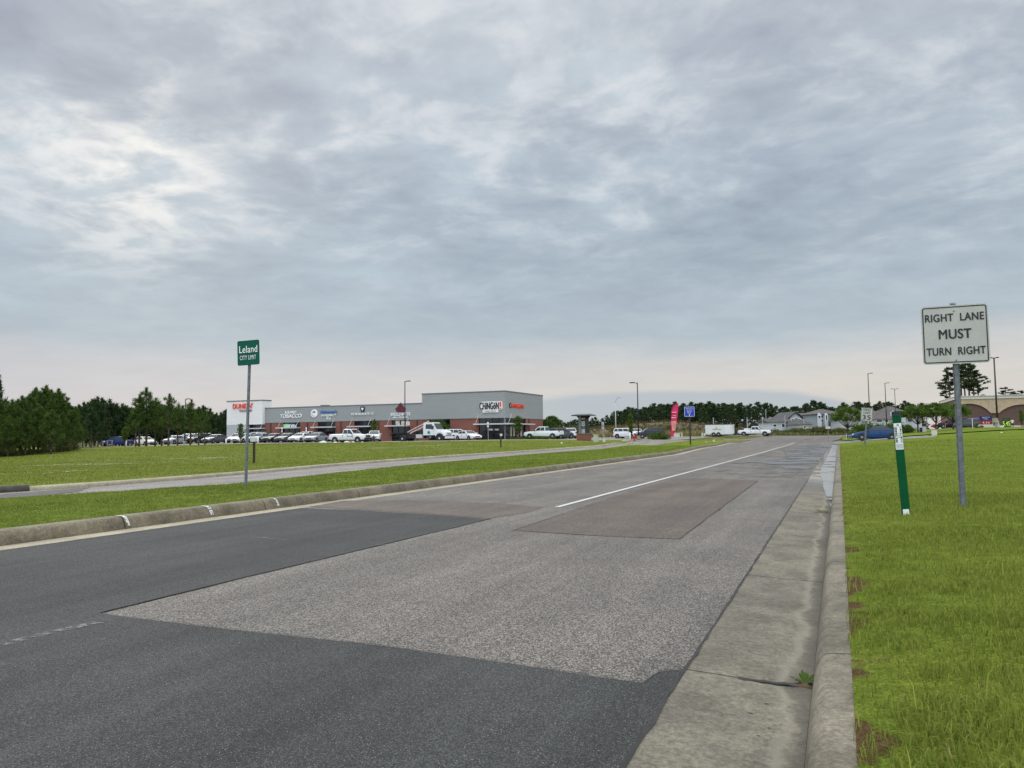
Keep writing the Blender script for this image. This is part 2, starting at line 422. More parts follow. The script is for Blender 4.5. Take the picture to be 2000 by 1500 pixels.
def sheet(name, outline, off, material, step=2.0, kind='structure', jit=0.0, parent=None, extra=None):
    """a draped polygon: outline in XY, filled with inner points so that it follows the ground"""
    out = []
    n = len(outline)
    for i in range(n):
        a, b = np.array(outline[i]), np.array(outline[(i + 1) % n]); L = np.linalg.norm(b - a)
        k = max(1, int(math.ceil(L / step)))
        for j in range(k):
            p = a + (b - a) * j / k
            if jit and j: p = p + RNG.normal(0, jit, 2)
            out.append(p)
    out = np.array(out)
    mn, mx = out.min(0), out.max(0)
    gx = np.arange(mn[0] + step / 2, mx[0], step); gy = np.arange(mn[1] + step / 2, mx[1], step)
    G = np.stack(np.meshgrid(gx, gy), -1).reshape(-1, 2)
    if len(G):
        ins = np.zeros(len(G), bool); j = len(out) - 1
        for i in range(len(out)):
            xi, yi = out[i]; xj, yj = out[j]
            c = ((yi > G[:, 1]) != (yj > G[:, 1])) & (G[:, 0] < (xj - xi) * (G[:, 1] - yi) / (yj - yi + 1e-12) + xi)
            ins ^= c; j = i
        G = G[ins]
    allp = [Vector(p) for p in out] + [Vector(p) for p in G]
    res = delaunay_2d_cdt(allp, [], [list(range(len(out)))], 1, 1e-5)
    vv = np.array([tuple(p) for p in res[0]]); z = B(vv[:, 0], vv[:, 1]) + off
    me = bpy.data.meshes.new(name); me.from_pydata(np.column_stack([vv, z]).tolist(), [], [list(f) for f in res[2]]); me.update()
    o = link(name, me, material, parent, True)
    return tag(o, kind=kind) if kind else o

def strip(name, ys, xa, xb, off, material, nx=None, smooth=True, kind='structure', fr=None, parent=None):
    """draped strip between two lines x = xa(y), xb(y)"""
    fr = np.linspace(0, 1, nx or 2) if fr is None else np.asarray(fr)
    ys = np.asarray(ys, float); X = xa(ys)[:, None] + (xb(ys) - xa(ys))[:, None] * fr[None]
    Y = np.repeat(ys[:, None], len(fr), 1); Z = B(X, Y) + (off(X, Y) if callable(off) else off)
    V = np.stack([X, Y, Z], -1).reshape(-1, 3); n = len(fr)
    F = [(i * n + k, i * n + k + 1, (i + 1) * n + k + 1, (i + 1) * n + k) for i in range(len(ys) - 1) for k in range(n - 1)]
    me = bpy.data.meshes.new(name); me.from_pydata(V.tolist(), [], F); me.update()
    o = link(name, me, material, parent, smooth)
    return tag(o, kind=kind) if kind else o

_fontcache = {}
def text(s, h, loc, material, parent, width=None, rz=0.0, name='lettering', depth=.004, tilt=0.0, shear=0.0, label=None, bold=0.0):
    """lettering standing upright, facing -Y before the turn rz; h = capital height, loc = centre"""
    cu = bpy.data.curves.new(name, 'FONT'); cu.body = s; cu.align_x = 'CENTER'; cu.align_y = 'CENTER'; cu.size = 1.0; cu.extrude = .5; cu.shear = shear; cu.space_character = 1.06
    o = bpy.data.objects.new(name, cu); COL.objects.link(o)
    dg = bpy.context.evaluated_depsgraph_get(); me = bpy.data.meshes.new_from_object(o.evaluated_get(dg))
    bpy.data.objects.remove(o); bpy.data.curves.remove(cu)
    n = len(me.vertices); co = np.empty(n * 3, np.float32); me.vertices.foreach_get('co', co); co = co.reshape(-1, 3)
    mn, mx = co.min(0), co.max(0); ext = np.maximum(mx - mn, 1e-6); mid = (mn + mx) / 2
    sy = h / ext[1]; sx = (width / ext[0]) if width else sy
    q = (co - mid) * np.array([sx, sy, depth / ext[2]])
    ct, st = math.cos(tilt), math.sin(tilt)
    me.vertices.foreach_set('co', np.stack([q[:, 0], -q[:, 2], q[:, 1]], -1).astype(np.float32).ravel()); me.update()
    if bold:                                    # heavier strokes: the outline repeated a little to each side and up and down
        bm = bmesh.new(); d = bold * 1.1 * h
        for i, (ax, az) in enumerate(((0, 0), (-d, 0), (d, 0), (0, d * .6), (0, -d * .6))):
            b2 = bmesh.new(); b2.from_mesh(me); bmesh.ops.translate(b2, verts=b2.verts, vec=(ax, -depth * .02 * i, az)); tmp = bpy.data.meshes.new('tmp'); b2.to_mesh(tmp); b2.free(); bm.from_mesh(tmp); bpy.data.meshes.remove(tmp)
        bm.to_mesh(me); bm.free()
    me.materials.clear()
    o = link(name, me, material, parent); o.location = [float(v) for v in loc]; o.rotation_euler = (0, 0, rz)
    if label: o['label'] = label
    return o
def rrect(wd, ht, r, n=5, c=(0, 0)):
    """rounded rectangle in XZ"""
    pts = []
    for cxq, czq, a0 in ((wd / 2 - r, ht / 2 - r, 0), (-wd / 2 + r, ht / 2 - r, 90), (-wd / 2 + r, -ht / 2 + r, 180), (wd / 2 - r, -ht / 2 + r, 270)):
        for k in range(n + 1):
            an = R(a0 + 90 * k / n); pts.append((c[0] + cxq + r * math.cos(an), 0, c[1] + czq + r * math.sin(an)))
    return pts
# ------------------------------------------------------------------ ground and roads
def ground():
    ang = np.radians(np.arange(0, 360, 2.0)); rad = np.concatenate([[0.6, 1.2, 2], np.geomspace(3, 1800, 90)])
    A, Rr = np.meshgrid(ang, rad); X, Y = Rr * np.sin(A), Rr * np.cos(A)
    Xc, Yc = np.clip(X, -280, 280), np.clip(Y, -100, 420)
    t = tps(Xc, Yc); far = np.clip((Rr - 350) / 200, 0, 1); t = t * (1 - far) + 1.0 * far
    vg = verge(np.minimum(X, 200), Y) * np.clip((X - 3) / 6, 0, 1)
    Z = t + vg - np.interp(Rr, [0, 25, 60], [.22, .2, .07])
    n = len(ang); V = np.stack([X, Y, Z], -1).reshape(-1, 3)
    F = [(i * n + k, i * n + (k + 1) % n, (i + 1) * n + (k + 1) % n, (i + 1) * n + k) for i in range(len(rad) - 1) for k in range(n)]
    me = bpy.data.meshes.new('ground'); me.from_pydata(V.tolist(), [], F); me.update()
    return tag(link('ground', me, M_FAR, None, True), kind='structure')
ground()

XR = -0.79                                             # right asphalt edge
def xl(y): return np.interp(y, [-12, 48, 56, 64, 82, 108], [-8.97, -8.97, -9.7, -10.3, -10.9, -10.3])
YEND_R, YEND_L = 81.0, 107.0
ys_road = np.concatenate([np.arange(-10, 40, 1.5), np.arange(40, 182, 3.0)])
def road_left(y): return np.where(y < YEND_L, xl(y), np.interp(y, [107, 110, 150], [-11, -14, -12]))
def road_right(y): return np.where(y < YEND_R, XR, np.interp(y, [81, 83, 97, 100, 150], [-.6, .2, .2, -.8, 2.0]))
strip('road', ys_road, road_left, road_right, 0.0, M_OLD, nx=9)
strip('side_street', np.arange(146, 159, 3.0), lambda y: y * 0 - 95, lambda y: y * 0 - 12.2, 0.012, M_GREYROAD, nx=30)
strip('driveway', np.arange(83, 98, 1.5), lambda y: y * 0 - .5, lambda y: y * 0 + 9, 0.012, M_GREYROAD, nx=12)

# asphalt repairs, cut to the outlines the photo shows
def hits(*pts): return [hit(*p) for p in pts]
near_far = hits((588, 993), (700, 997), (850, 1006), (958, 1014))
tipline = hits((958, 1014), (740, 1066), (480, 1128), (195, 1198))
lowline = hits((240, 1205), (420, 1228), (700, 1257), (1000, 1298), (1130, 1318), (1255, 1336), (1275, 1322), (1292, 1313), (1338, 1308))
e0 = hit(588, 993)
patch = [(-8.95, -9)] + [(-8.95, y) for y in (0, 5, 10)] + [(-8.95, e0[1])] + near_far + tipline[1:] + lowline + [(XR, lowline[-1][1]), (XR, 1.5), (XR, -9)]
sheet('fresh_asphalt', patch, 0.005, M_NEW, step=.35, jit=.006)
M_CRACK = mat('crack', (.022, .021, .02), .95, 0, .3)
def ribbon(name, pts, wdt, off, m, jit=0.0, step=.25, kind='structure', parent=None, taper=False):
    P = []
    for a, b in zip(pts[:-1], pts[1:]):
        a = np.array(a); b = np.array(b); k = max(1, int(np.linalg.norm(b - a) / step))
        for j in range(k): P.append(a + (b - a) * j / k)
    P.append(np.array(pts[-1])); P = np.array(P)
    T = np.gradient(P, axis=0); T /= np.linalg.norm(T, axis=1)[:, None] + 1e-9; N = np.stack([-T[:, 1], T[:, 0]], 1)
    wv = wdt / 2 * (1 + (RNG.uniform(-.5, .6, len(P)) if jit else 0)) * np.ones(len(P))
    C = P + N * (RNG.normal(0, jit, len(P))[:, None] if jit else 0)
    if taper: wv = wv * np.interp(np.linspace(0, 1, len(P)), [0, .15, .85, 1], [.15, 1, 1, .15])
    L_, R_ = C + N * wv[:, None], C - N * wv[:, None]; V = []
    for l, r in zip(L_, R_): V += [(l[0], l[1], Bf(*l) + off), (r[0], r[1], Bf(*r) + off)]
    me = bpy.data.meshes.new(name); me.from_pydata(V, [], [(2 * i, 2 * i + 1, 2 * i + 3, 2 * i + 2) for i in range(len(P) - 1)]); me.update()
    o = link(name, me, m, parent, True)
    return tag(o, kind=kind) if kind else o
ribbon('pavement_crack', tipline, .013, .009, M_CRACK, .004)
ribbon('pavement_crack', lowline, .006, .009, M_CRACK, .005)
red1 = hits((604, 990), (672, 978), (790, 977), (900, 980), (1000, 985), (1062, 991), (1030, 1001), (958, 1012.5), (850, 1004.5), (700, 995.5))
sheet('reddish_patch', red1, 0.004, M_RED, step=.6, jit=.01)
red2 = hits((1003, 1036), (1090, 1042), (1200, 1048), (1327, 1053), (1405, 994), (1480, 939), (1400, 935), (1322, 934), (1235, 959), (1130, 994))
sheet('reddish_patch', red2, 0.004, M_RED, step=.6, jit=.01)
ribbon('pavement_crack', hits((1002, 1037), (1130, 994), (1240, 957)), .010, .008, M_CRACK, .004)
ribbon('pavement_crack', hits((1003, 1037), (1200, 1049), (1327, 1054)), .007, .008, M_CRACK, .004)
ribbon('pavement_crack', hits((1327, 1054), (1405, 995), (1480, 940)), .011, .008, M_CRACK, .006)

# markings
def worn(name, col, lo, hi, sc=18, big=2.0):
    m, t, b, L = new_mat(name)
    P = t.n('ShaderNodeNewGeometry').outputs['Position']
    k = t.m('ADD', t.m('MULTIPLY', t.noise(P, sc, 5, .7), .7), t.m('MULTIPLY', t.noise(P, big, 4), .3))
    b.inputs['Base Color'].default_value = (*col, 1); b.inputs['Roughness'].default_value = .7
    tr = t.n('ShaderNodeBsdfTransparent')
    mx = t.n('ShaderNodeMixShader', inp={0: t.sm(k, lo, hi), 1: b.outputs[0], 2: tr.outputs[0]})
    L.new(mx.outputs[0], m.node_tree.nodes['Material Output'].inputs[0])
    return m
M_LINE = worn('lane paint', (.44, .44, .42), .54, .72)
M_FAINT = worn('faded lane paint', (.150, .150, .147), .36, .56)
l0, l1 = hit(1085, 991), hit(1545, 868)
lx = -4.56
strip('lane_line', np.arange(l0[1], 92, 1.0), lambda y: y * 0 + lx - .052, lambda y: y * 0 + lx + .052, .009, M_LINE)
strip('lane_line', np.arange(100, 140, 2.0), lambda y: y * 0 + lx - .052, lambda y: y * 0 + lx + .052, .009, M_FAINT)
ribbon('faded_line', hits((0, 1262), (100, 1237), (215, 1213)), .09, .010, M_FAINT)
for a, b in (((720, 1063), (760, 1067)), ((1478, 1068), (1503, 1069)), ((470, 1012), (500, 1015)), ((1340, 982), (1362, 983)), ((490, 1050), (560, 1056))):
    ribbon('faded_line', hits(a, b), .04, .011, M_FAINT)
ribbon('lane_line', [(-34, 147.4), (-14, 147.4)], .25, .03, M_LINE, step=2)
ribbon('stop_line', [(-11.5, 158), (-.5, 158)], .3, .03, M_FAINT, step=2)

# gutters and kerbs, poured in lengths with open joints
def run(name, path, prof, joints, m, side, gap=.014, smooth=True):
    """prof: (distance from the asphalt edge towards the kerb, z); path(y) -> x of the asphalt edge"""
    mb = MB()
    for y0, y1 in zip(joints[:-1], joints[1:]):
        k = max(1, int((y1 - y0) / 1.0)); rings = []
        for y in np.linspace(y0 + gap / 2, y1 - gap / 2, k + 1):
            x = float(path(y)); rings.append([(x + side * d, y, Bf(x + side * d * (side < 0), y) + z) for d, z in prof])
        mb.loft(rings)
    o = mb.build(name, m, None); tag(o, kind='structure')
    me = o.data
    me.polygons.foreach_set('use_smooth', np.ones(len(me.polygons), bool))
    me.set_sharp_from_angle(angle=R(35))
    return o
GP = [(0, 0.002), (.30, -.014), (.62, -.028), (.62, -.18), (0, -.18)]
KP = [(.62, -.035), (.632, .03), (.645, .085), (.660, .120), (.685, .143), (.715, .15), (.80, .154), (.815, .148), (.82, -.18), (.62, -.18)]
pr = lambda y: XR + 0 * y
jr = [-8, -5, -1.75] + [1.25 + 2.95 * k for k in range(0, 28)]; jr[-1] = YEND_R
run('gutter', pr, GP, jr, M_GUT, 1, .016)
run('kerb', pr, KP, [v + .02 for v in jr], M_KERB, 1, .016)
GPL = [(0, 0.002), (.26, -.010), (.53, -.02), (.53, -.18), (0, -.18)]
KPL = [(.53, -.03), (.548, .04), (.575, .105), (.605, .143), (.65, .158), (.80, .162), (.82, .155), (.825, -.18), (.53, -.18)]
yj = hit(231, 1030)[1]; yj2 = hit(519, 994)[1]; sp = (yj2 - yj); sp = sp / max(1, round(sp / 3.0))
jl = [yj + sp * k for k in range(-8, 40)]; jl = [v for v in jl if v < YEND_L - 1] + [YEND_L]
run('gutter', xl, GPL, jl, M_PALEC, -1, .012)
run('kerb', xl, KPL, jl, M_KERBL, -1, .02)
# end noses of the kerbs, turning away
def nose(name, x0, y0, sgn, m, r=4.0):
    mb = MB(); rings = []
    for k in range(9):
        an = R(90 * k / 8); cx0 = x0 + sgn * r; x = cx0 - sgn * r * math.cos(an); y = y0 + r * math.sin(an); ix, iy = -sgn * math.cos(an), math.sin(an)
        rings.append([(x - ix * d, y - iy * d, B(x, y) + z) for d, z in ((0, -.05), (.02, .12), (.06, .15), (.18, .15), (.2, -.1))])
    mb.loft(rings); tag(mb.build(name, m, None, True), kind='structure')
nose('kerb', float(xl(YEND_L)) - .55, YEND_L, -1, M_PALEC)
# sprayed survey marks on the left kerb
M_SPRAY = worn('sprayed white', (.58, .58, .55), .46, .60, 30)
for (px, py, ln, wd_) in ((215, 1018, .45, .05), (389, 998, .40, .07), (530, 982, .45, .05)):
    y = hit(px, py, .08)[1]; V = []
    for d, z in [(.540, .02), (.548, .046), (.575, .110), (.605, .148), (.65, .163), (.74, .166)]:
        q = .05 * RNG.uniform(-1, 1)
        for s in (-1, 1): V.append((float(xl(y)) - d, y + s * wd_ / 2 * (1 + q) + (.7 - d) * .25, Bf(xl(y), y) + z))
    me = bpy.data.meshes.new('kerb_paint'); me.from_pydata(V, [], [(2 * i, 2 * i + 1, 2 * i + 3, 2 * i + 2) for i in range(5)]); me.update()
    # lift it just proud of the face
    for v in me.vertices: v.co.x += .004; v.co.z += .002
    tag(link('kerb_paint', me, M_SPRAY), kind='structure')
# sand washed along the gutter foot, and leaf litter
def soft(name, col, lo, hi, sc, big):
    m = worn(name, col, lo, hi, sc, big); m.node_tree.nodes['Principled BSDF'].inputs['Roughness'].default_value = .9; return m
M_SAND = soft('gutter sand', (.245, .215, .165), .40, .62, 3.0, 1.2)
jy = min(jr, key=lambda v: abs(v - 4.2))
ribbon('pavement_crack', [(XR + .02, jy + .02), (XR + .16, jy + .012), (XR + .30, jy - .012), (XR + .42, jy - .02), (XR + .56, jy - .012)], .034, -.012, M_CRACK, .004, .03, taper=True)
ribbon('pavement_crack', [(XR + .42, jy - 1.62), (XR + .46, jy - 1.60), (XR + .50, jy - 1.64)], .016, -.019, M_CRACK, .003, .02, taper=True)
for q in range(16):
    yq = jy - .15 - RNG.uniform(0, .75); xq = XR + .34 + RNG.uniform(0, .18) + (jy - yq) * .02
    ribbon('pavement_crack', [(xq, yq), (xq + RNG.uniform(.01, .03), yq + RNG.uniform(-.01, .01))], RNG.uniform(.005, .010), -.016, M_CRACK, .001, .01, taper=True)
ribbon('pavement_crack', [(XR - .004, y) for y in np.arange(-2, 24, 2.0)], .016, .0065, M_CRACK, .003, .12)
# standing water on the tarmac towards the junction
mw, tw, bw, Lw = new_mat('standing water')
bw.inputs['Base Color'].default_value = (.04, .042, .045, 1); bw.inputs['Roughness'].default_value = .26
Pw = tw.n('ShaderNodeNewGeometry').outputs['Position']
trw = tw.n('ShaderNodeBsdfTransparent')
edge = tw.sm(tw.noise(Pw, .55, 6, .62), .44, .52)
Lw.new(tw.n('ShaderNodeMixShader', inp={0: edge, 1: trw.outputs[0], 2: bw.outputs[0]}).outputs[0], mw.node_tree.nodes['Material Output'].inputs[0])
sheet('puddle', [(-2.6, 30), (-1.2, 27), (-.83, 30), (-.83, 78), (-3.2, 76), (-3.5, 55), (-2.4, 42)], .010, mw, step=1.5)
sheet('puddle', [(-4.2, 33), (-1.6, 31.5), (-1.4, 34), (-3.4, 36.5)], .014, mw, step=1.0)
mw2 = mw.copy(); mw2.name = 'gutter water'
for nd in mw2.node_tree.nodes:
    if nd.type == 'MAP_RANGE': nd.inputs[1].default_value = .36; nd.inputs[2].default_value = .46
    if nd.type == 'BSDF_PRINCIPLED': nd.inputs['Roughness'].default_value = .33; nd.inputs['Base Color'].default_value = (.16, .16, .155, 1); nd.inputs['Coat Weight'].default_value = .6; nd.inputs['Coat Roughness'].default_value = .2
sheet('puddle', [(XR + .06, 33), (XR + .16, 28), (XR + .24, 24.5), (XR + .34, 22.5), (XR + .42, 19), (XR + .52, 16.5), (XR + .63, 14), (XR + .63, 79), (XR + .06, 79)], -.0085, mw2, step=1.2)
M_DAMP = worn('damp tarmac', (.085, .082, .078), .36, .50, .9, .35)
sheet('damp_patch', [(-4.0, 24), (-.85, 22), (-.85, 80), (-4.2, 78), (-4.3, 45), (-3.2, 33)], .006, M_DAMP, step=1.5)
sheet('damp_patch', [(-8.2, 92), (-1, 90), (-1, 130), (-9, 128)], .006, M_DAMP, step=3)

# ---- carriageway beyond the median
low = hits((-260, 995), (-120, 986), (0, 977), (240, 961.5), (478, 946), (700, 919.5), (900, 900.5), (1100, 882.0), (1230, 870), (1300, 865.2), (1345, 862.3))
upp = hits((-260, 978), (-120, 970), (0, 963), (240, 946.5), (478, 927), (700, 906), (900, 891), (1098, 876.3), (1190, 871), (1225, 867.6), (1237, 865.8))
def smoothline(P, n=60):
    P = np.array(P); t = np.arange(len(P)); tt = np.linspace(0, len(P) - 1, n)
    Q = np.stack([np.interp(tt, t, P[:, i]) for i in (0, 1)], 1)
    for _ in range(4): Q[1:-1] = (Q[:-2] + 2 * Q[1:-1] + Q[2:]) / 4
    return Q
low = smoothline(low); upp = smoothline(upp)
entry = hits((1232, 864.3), (1217, 862.9), (1217, 861.7), (1260, 861.2), (1325, 861.4))
sheet('carriageway', list(map(tuple, low)) + entry[::-1] + list(map(tuple, upp[::-1])), 0.0, M_GREYROAD, step=2.0)
def path_kerb(name, P, m, hgt=.14, wdt=.18, side=1, joints=3.0):
    P = np.array(P); T = np.gradient(P, axis=0); T /= np.linalg.norm(T, axis=1)[:, None]; N = np.stack([-T[:, 1], T[:, 0]], 1) * side
    mb = MB(); rings = []
    for p, nn in zip(P, N):
        z0 = Bf(*p)
        rings.append([(p[0] + nn[0] * d, p[1] + nn[1] * d, z0 + z) for d, z in ((0, -.12), (.02, .07), (.05, hgt - .02), (.09, hgt), (wdt, hgt), (wdt + .01, -.12))])
    mb.loft(rings); return tag(mb.build(name, m, None, True), kind='structure')
sgn = 1 if np.cross(np.append(upp[-1] - upp[0], 0), np.append(np.array([-60., 60.]) - upp[0], 0))[2] > 0 else -1
kx = hit(84, 958)[1]; nk = int(np.argmin(np.abs(upp[:, 1] - kx)))
path_kerb('kerb', upp[nk:], M_PALEC, .115, .2, sgn)
path_kerb('kerb', upp[:nk + 1], mat('blackened kerb', (.05, .044, .036), .9, 0, .3, 3), .16, .22, sgn)
path_kerb('kerb', np.array(entry + [hit(1345, 861.6)]), M_PALEC, .12, .2, 1)
M_TAR = mat('dark stain', (.06, .055, .05), .9, 0, .4)
sheet('damp_patch', hits((-40, 970), (84, 959.5), (135, 955), (178, 952.5), (150, 961), (110, 966), (60, 970), (-40, 979)), .008, M_TAR, step=.5, jit=.04)

# ---- median lawn
iy = np.argsort(low[:, 1]); lowy, lowx = low[iy, 1], low[iy, 0]
def med_far(y): return np.minimum(np.interp(y, lowy, lowx), xl(y) - 1.2)
ym = np.concatenate([np.arange(-6, 40, .7), np.arange(40, YEND_L + 2.5, 2.0)])
med_near = lambda y: xl(y) - np.where(y < YEND_L, .823, .75 + (y - YEND_L) * .4)
def med_off(X, Y):
    f = np.clip((med_near(Y) - X) / np.maximum(.5, med_near(Y) - med_far(Y)), 0, 1)
    return .155 + .03 * np.sin(f * math.pi) - .125 * f
strip('median_lawn', ym, med_far, med_near, med_off, M_LAWN, nx=14)

# ---- right lawn
mr, tr_, br, Lr = new_mat('verge turf')
Pr = tr_.n('ShaderNodeNewGeometry').outputs['Position']
sx = tr_.n('ShaderNodeSeparateXYZ', inp={0: Pr})
n1 = tr_.noise(Pr, .55, 6, .62); n2 = tr_.noise(Pr, 7, 5, .68); n3 = tr_.noise(Pr, 70, 3, .7)
cr = tr_.mix(tr_.sm(n1, .35, .66), (.160, .198, .032), (.120, .164, .025))
cr = tr_.mix(1.0, cr, tr_.mix(tr_.sm(n2, .3, .7), (.70, .72, .66), (1.18, 1.2, 1.15)), 'MULTIPLY')
cr = tr_.mix(1.0, cr, tr_.mix(tr_.sm(n3, .3, .72), (.5, .52, .45), (1.3, 1.3, 1.3)), 'MULTIPLY')
soilf = tr_.sm(tr_.m('SUBTRACT', sx.outputs[0], tr_.m('MULTIPLY', tr_.m('SUBTRACT', tr_.noise(Pr, 2.0, 4), .56), 1.5)), .02, .12, 1.0, 0.0)
soilf = tr_.m('MAXIMUM', soilf, tr_.m('MULTIPLY', tr_.sm(n2, .60, .68), tr_.sm(sx.outputs[1], 5, 16, .8, 0.0)))
cr = tr_.mix(soilf, cr, tr_.mix(tr_.sm(n3, .3, .7), (.050, .032, .016), (.135, .088, .045)))
Lr.new(cr, br.inputs['Base Color']); br.inputs['Roughness'].default_value = 1.0; br.inputs['Specular IOR Level'].default_value = .02
Lr.new(tr_.n('ShaderNodeBump', inp={'Strength': .8, 'Distance': .04, 'Height': tr_.m('ADD', n2, n3)}).outputs[0], br.inputs['Normal'])
frx = np.array([0, .1, .25, .45, .7, 1, 1.4, 1.9, 2.6, 3.6, 5, 7, 10, 14, 20, 30, 45, 70, 110]) / 110
yr = np.concatenate([np.arange(-6, 30, .6), np.arange(30, 83, 1.5)])
RX0 = XR + .806
def rl_off(X, Y): return .153 - .168 * np.clip((Y - 79) / 3.0, 0, 1)
strip('verge_lawn', yr, lambda y: y * 0 + RX0, lambda y: y * 0 + RX0 + 110, rl_off, mr, fr=frx)
strip('verge_lawn', np.arange(97, 142, 3.0), lambda y: y * 0 + .4, lambda y: y * 0 + 60, .10, M_LAWN, nx=24)
strip('verge_lawn', np.arange(81.5, 99, 1.5), lambda y: y * 0 + 9.2, lambda y: y * 0 + 110, .0, M_LAWN, nx=40)
isl = hits((1607, 855.5), (1625, 851), (1650, 847.5), (1672, 847.5), (1668, 855.6))

# ---- left lawn and car park
edge_px = [(-220, 884), (-60, 879), (120, 875.5), (200, 873.7), (300, 872.4), (430, 868.6), (560, 867.2), (700, 865.8), (880, 863.4), (1000, 860.8), (1100, 860.6), (1217, 860.6)]
edge = hits(*edge_px)
CORNER = xy(987, 119); YB, XC = CORNER[1], CORNER[0]          # near corner of the shops
lot = edge + [(edge[-1][0] + 3, YB + 24), (XC - 70, YB + 24), (edge[0][0] - 8, YB)]
sheet('car_park', lot, -.005, M_LOT, step=3.0)
up_off = []
for i, p in enumerate(upp):
    up_off.append(tuple(p))
Tn = np.gradient(upp, axis=0); Tn /= np.linalg.norm(Tn, axis=1)[:, None]; Nn = np.stack([-Tn[:, 1], Tn[:, 0]], 1) * sgn
back = [tuple(p + n * .2) for p, n in zip(upp, Nn)]
lawn_poly = back + hits((1233, 864.2), (1218, 862.6)) + edge[::-1]
sheet('field', lawn_poly, .085, M_MEAD, step=2.2)
path_kerb('kerb', smoothline(edge, 50), M_PALEC, .15, .22, 1)
# pale worn streaks in the field
M_STRAW = worn('worn straw', (.205, .185, .075), .36, .56, 2.5, .6)
for q in (((690, 876.5), (745, 873.5), (800, 873.2), (780, 876)), ((770, 872.8), (840, 868.6), (885, 868.2), (860, 871.2)), ((830, 877.5), (880, 875.6), (915, 875.8), (880, 878)),
          ((0, 912), (160, 904), (330, 903), (200, 909)), ((300, 897), (420, 893), (500, 892), (400, 897)), ((0, 926), (120, 919), (200, 918), (80, 926))):
    sheet('worn_patch', hits(*[(a, b, .10) for a, b in q]), .108, M_STRAW, step=1.2)

# ------------------------------------------------------------------ grass blades
def vnoise(x, y, s, seed):
    x = x * s; y = y * s; xi, yi = np.floor(x), np.floor(y); fx, fy = x - xi, y - yi; fx = fx * fx * (3 - 2 * fx); fy = fy * fy * (3 - 2 * fy)
    h = lambda a, b: np.modf(np.abs(np.sin(a * 127.1 + b * 311.7 + seed * 74.7) * 43758.5453))[0]
    return (h(xi, yi) * (1 - fx) + h(xi + 1, yi) * fx) * (1 - fy) + (h(xi, yi + 1) * (1 - fx) + h(xi + 1, yi + 1) * fx) * fy
def blades(P, Z, hgt, wd, tint):
    n = len(P); az = RNG.uniform(0, 2 * np.pi, n); lean = RNG.uniform(.15, 1.0, n); h = hgt * RNG.uniform(.55, 1.25, n); wv = wd * RNG.uniform(.7, 1.3, n)
    dx, dy = np.cos(az), np.sin(az); a2 = az + RNG.uniform(.8, 2.3, n); sx_, sy_ = np.cos(a2), np.sin(a2)
    b = np.stack([P[:, 0], P[:, 1], Z], 1); s = np.stack([sx_ * wv / 2, sy_ * wv / 2, wv * 0], 1)
    mid = b + np.stack([dx * lean * h * .28, dy * lean * h * .28, h * .62], 1)
    tip = b + np.stack([dx * lean * h * .95, dy * lean * h * .95, h * (1.05 - .45 * lean)], 1)
    V = np.stack([b - s, b + s, mid + s * .75, mid - s * .75, tip], 1).reshape(-1, 3)
    o = np.arange(n)[:, None] * 5
    T = np.concatenate([o + np.array([[0, 1, 2]]), o + np.array([[0, 2, 3]]), o + np.array([[3, 2, 4]])], 1).reshape(-1, 3)
    return V, T, np.repeat(tint, 5)
def scatter(x0, x1, y0, y1, dens, hgt, wd, zf, mask=None, seed=1):
    if callable(x0): lo, hi = min(x0(y0), x0(y1)), max(x1(y0), x1(y1))
    else: lo, hi = x0, x1
    n = int((hi - lo) * (y1 - y0) * dens); x = RNG.uniform(lo, hi, n); y = RNG.uniform(y0, y1, n)
    k = np.ones(n, bool)
    if callable(x0): k = (x > x0(y)) & (x < x1(y))
    cl_ = vnoise(x, y, 2.2, seed) * .5 + vnoise(x, y, 6.5, seed + 3) * .5
    k &= RNG.uniform(0, 1, n) < np.clip((cl_ - .18) * 2.2, .12, 1)
    if mask is not None: k &= RNG.uniform(0, 1, n) < mask(x, y)
    x, y, cl_ = x[k], y[k], cl_[k]
    big = vnoise(x, y, .7, seed + 9)
    tint = np.clip(.15 + .35 * big + .5 * RNG.uniform(0, 1, len(x)) ** 1.5 + .15 * (cl_ - .5), 0, 1)
    return blades(np.stack([x, y], 1), zf(x, y) - .005, hgt * (.6 + .8 * cl_), wd, tint)
def grass(name, parts, material):
    V, T, tt, o = [], [], [], 0
    for v, t, c in parts: V.append(v); T.append(t + o); tt.append(c); o += len(v)
    return tag(link(name, tri_mesh(name, np.concatenate(V), np.concatenate(T), np.concatenate(tt)), material), kind='stuff')
rz_ = lambda x, y: B(x, y) + .152
def kerbside(x, y):                                     # thin and patchy beside the kerb
    d = x - RX0 + .30 * (vnoise(x, y, 1.4, 5) - .35)
    return np.clip((d - .0) / .30, .05, 1)
grass('verge_grass', [
    scatter(RX0 - .015, 2.6, .4, 4.0, 5200, .060, .0050, rz_, kerbside, 1),
    scatter(RX0 - .015, 3.2, 4.0, 8.0, 3600, .050, .0060, rz_, kerbside, 1),
    scatter(RX0 - .01, 4.5, 8.0, 14.0, 1700, .042, .0085, rz_, kerbside, 1),
    scatter(RX0, 7.0, 14.0, 26.0, 520, .038, .013, rz_, kerbside, 1),
    scatter(RX0, 14.0, 26.0, 60.0, 70, .04, .028, rz_, None, 1),
    scatter(RX0, 4.0, .4, 14.0, 26, .15, .006, rz_, None, 8)], M_BLADE)
grass('verge_straw', [scatter(RX0, 2.6, .4, 5.0, 160, .05, .0045, rz_, None, 51), scatter(RX0, 4.0, 5.0, 16.0, 45, .05, .007, rz_, None, 51)], leafmat('straw blade', (.15, .13, .035), (.28, .24, .09), .2))
def mz(x, y): return B(x, y) + med_off(x, y)
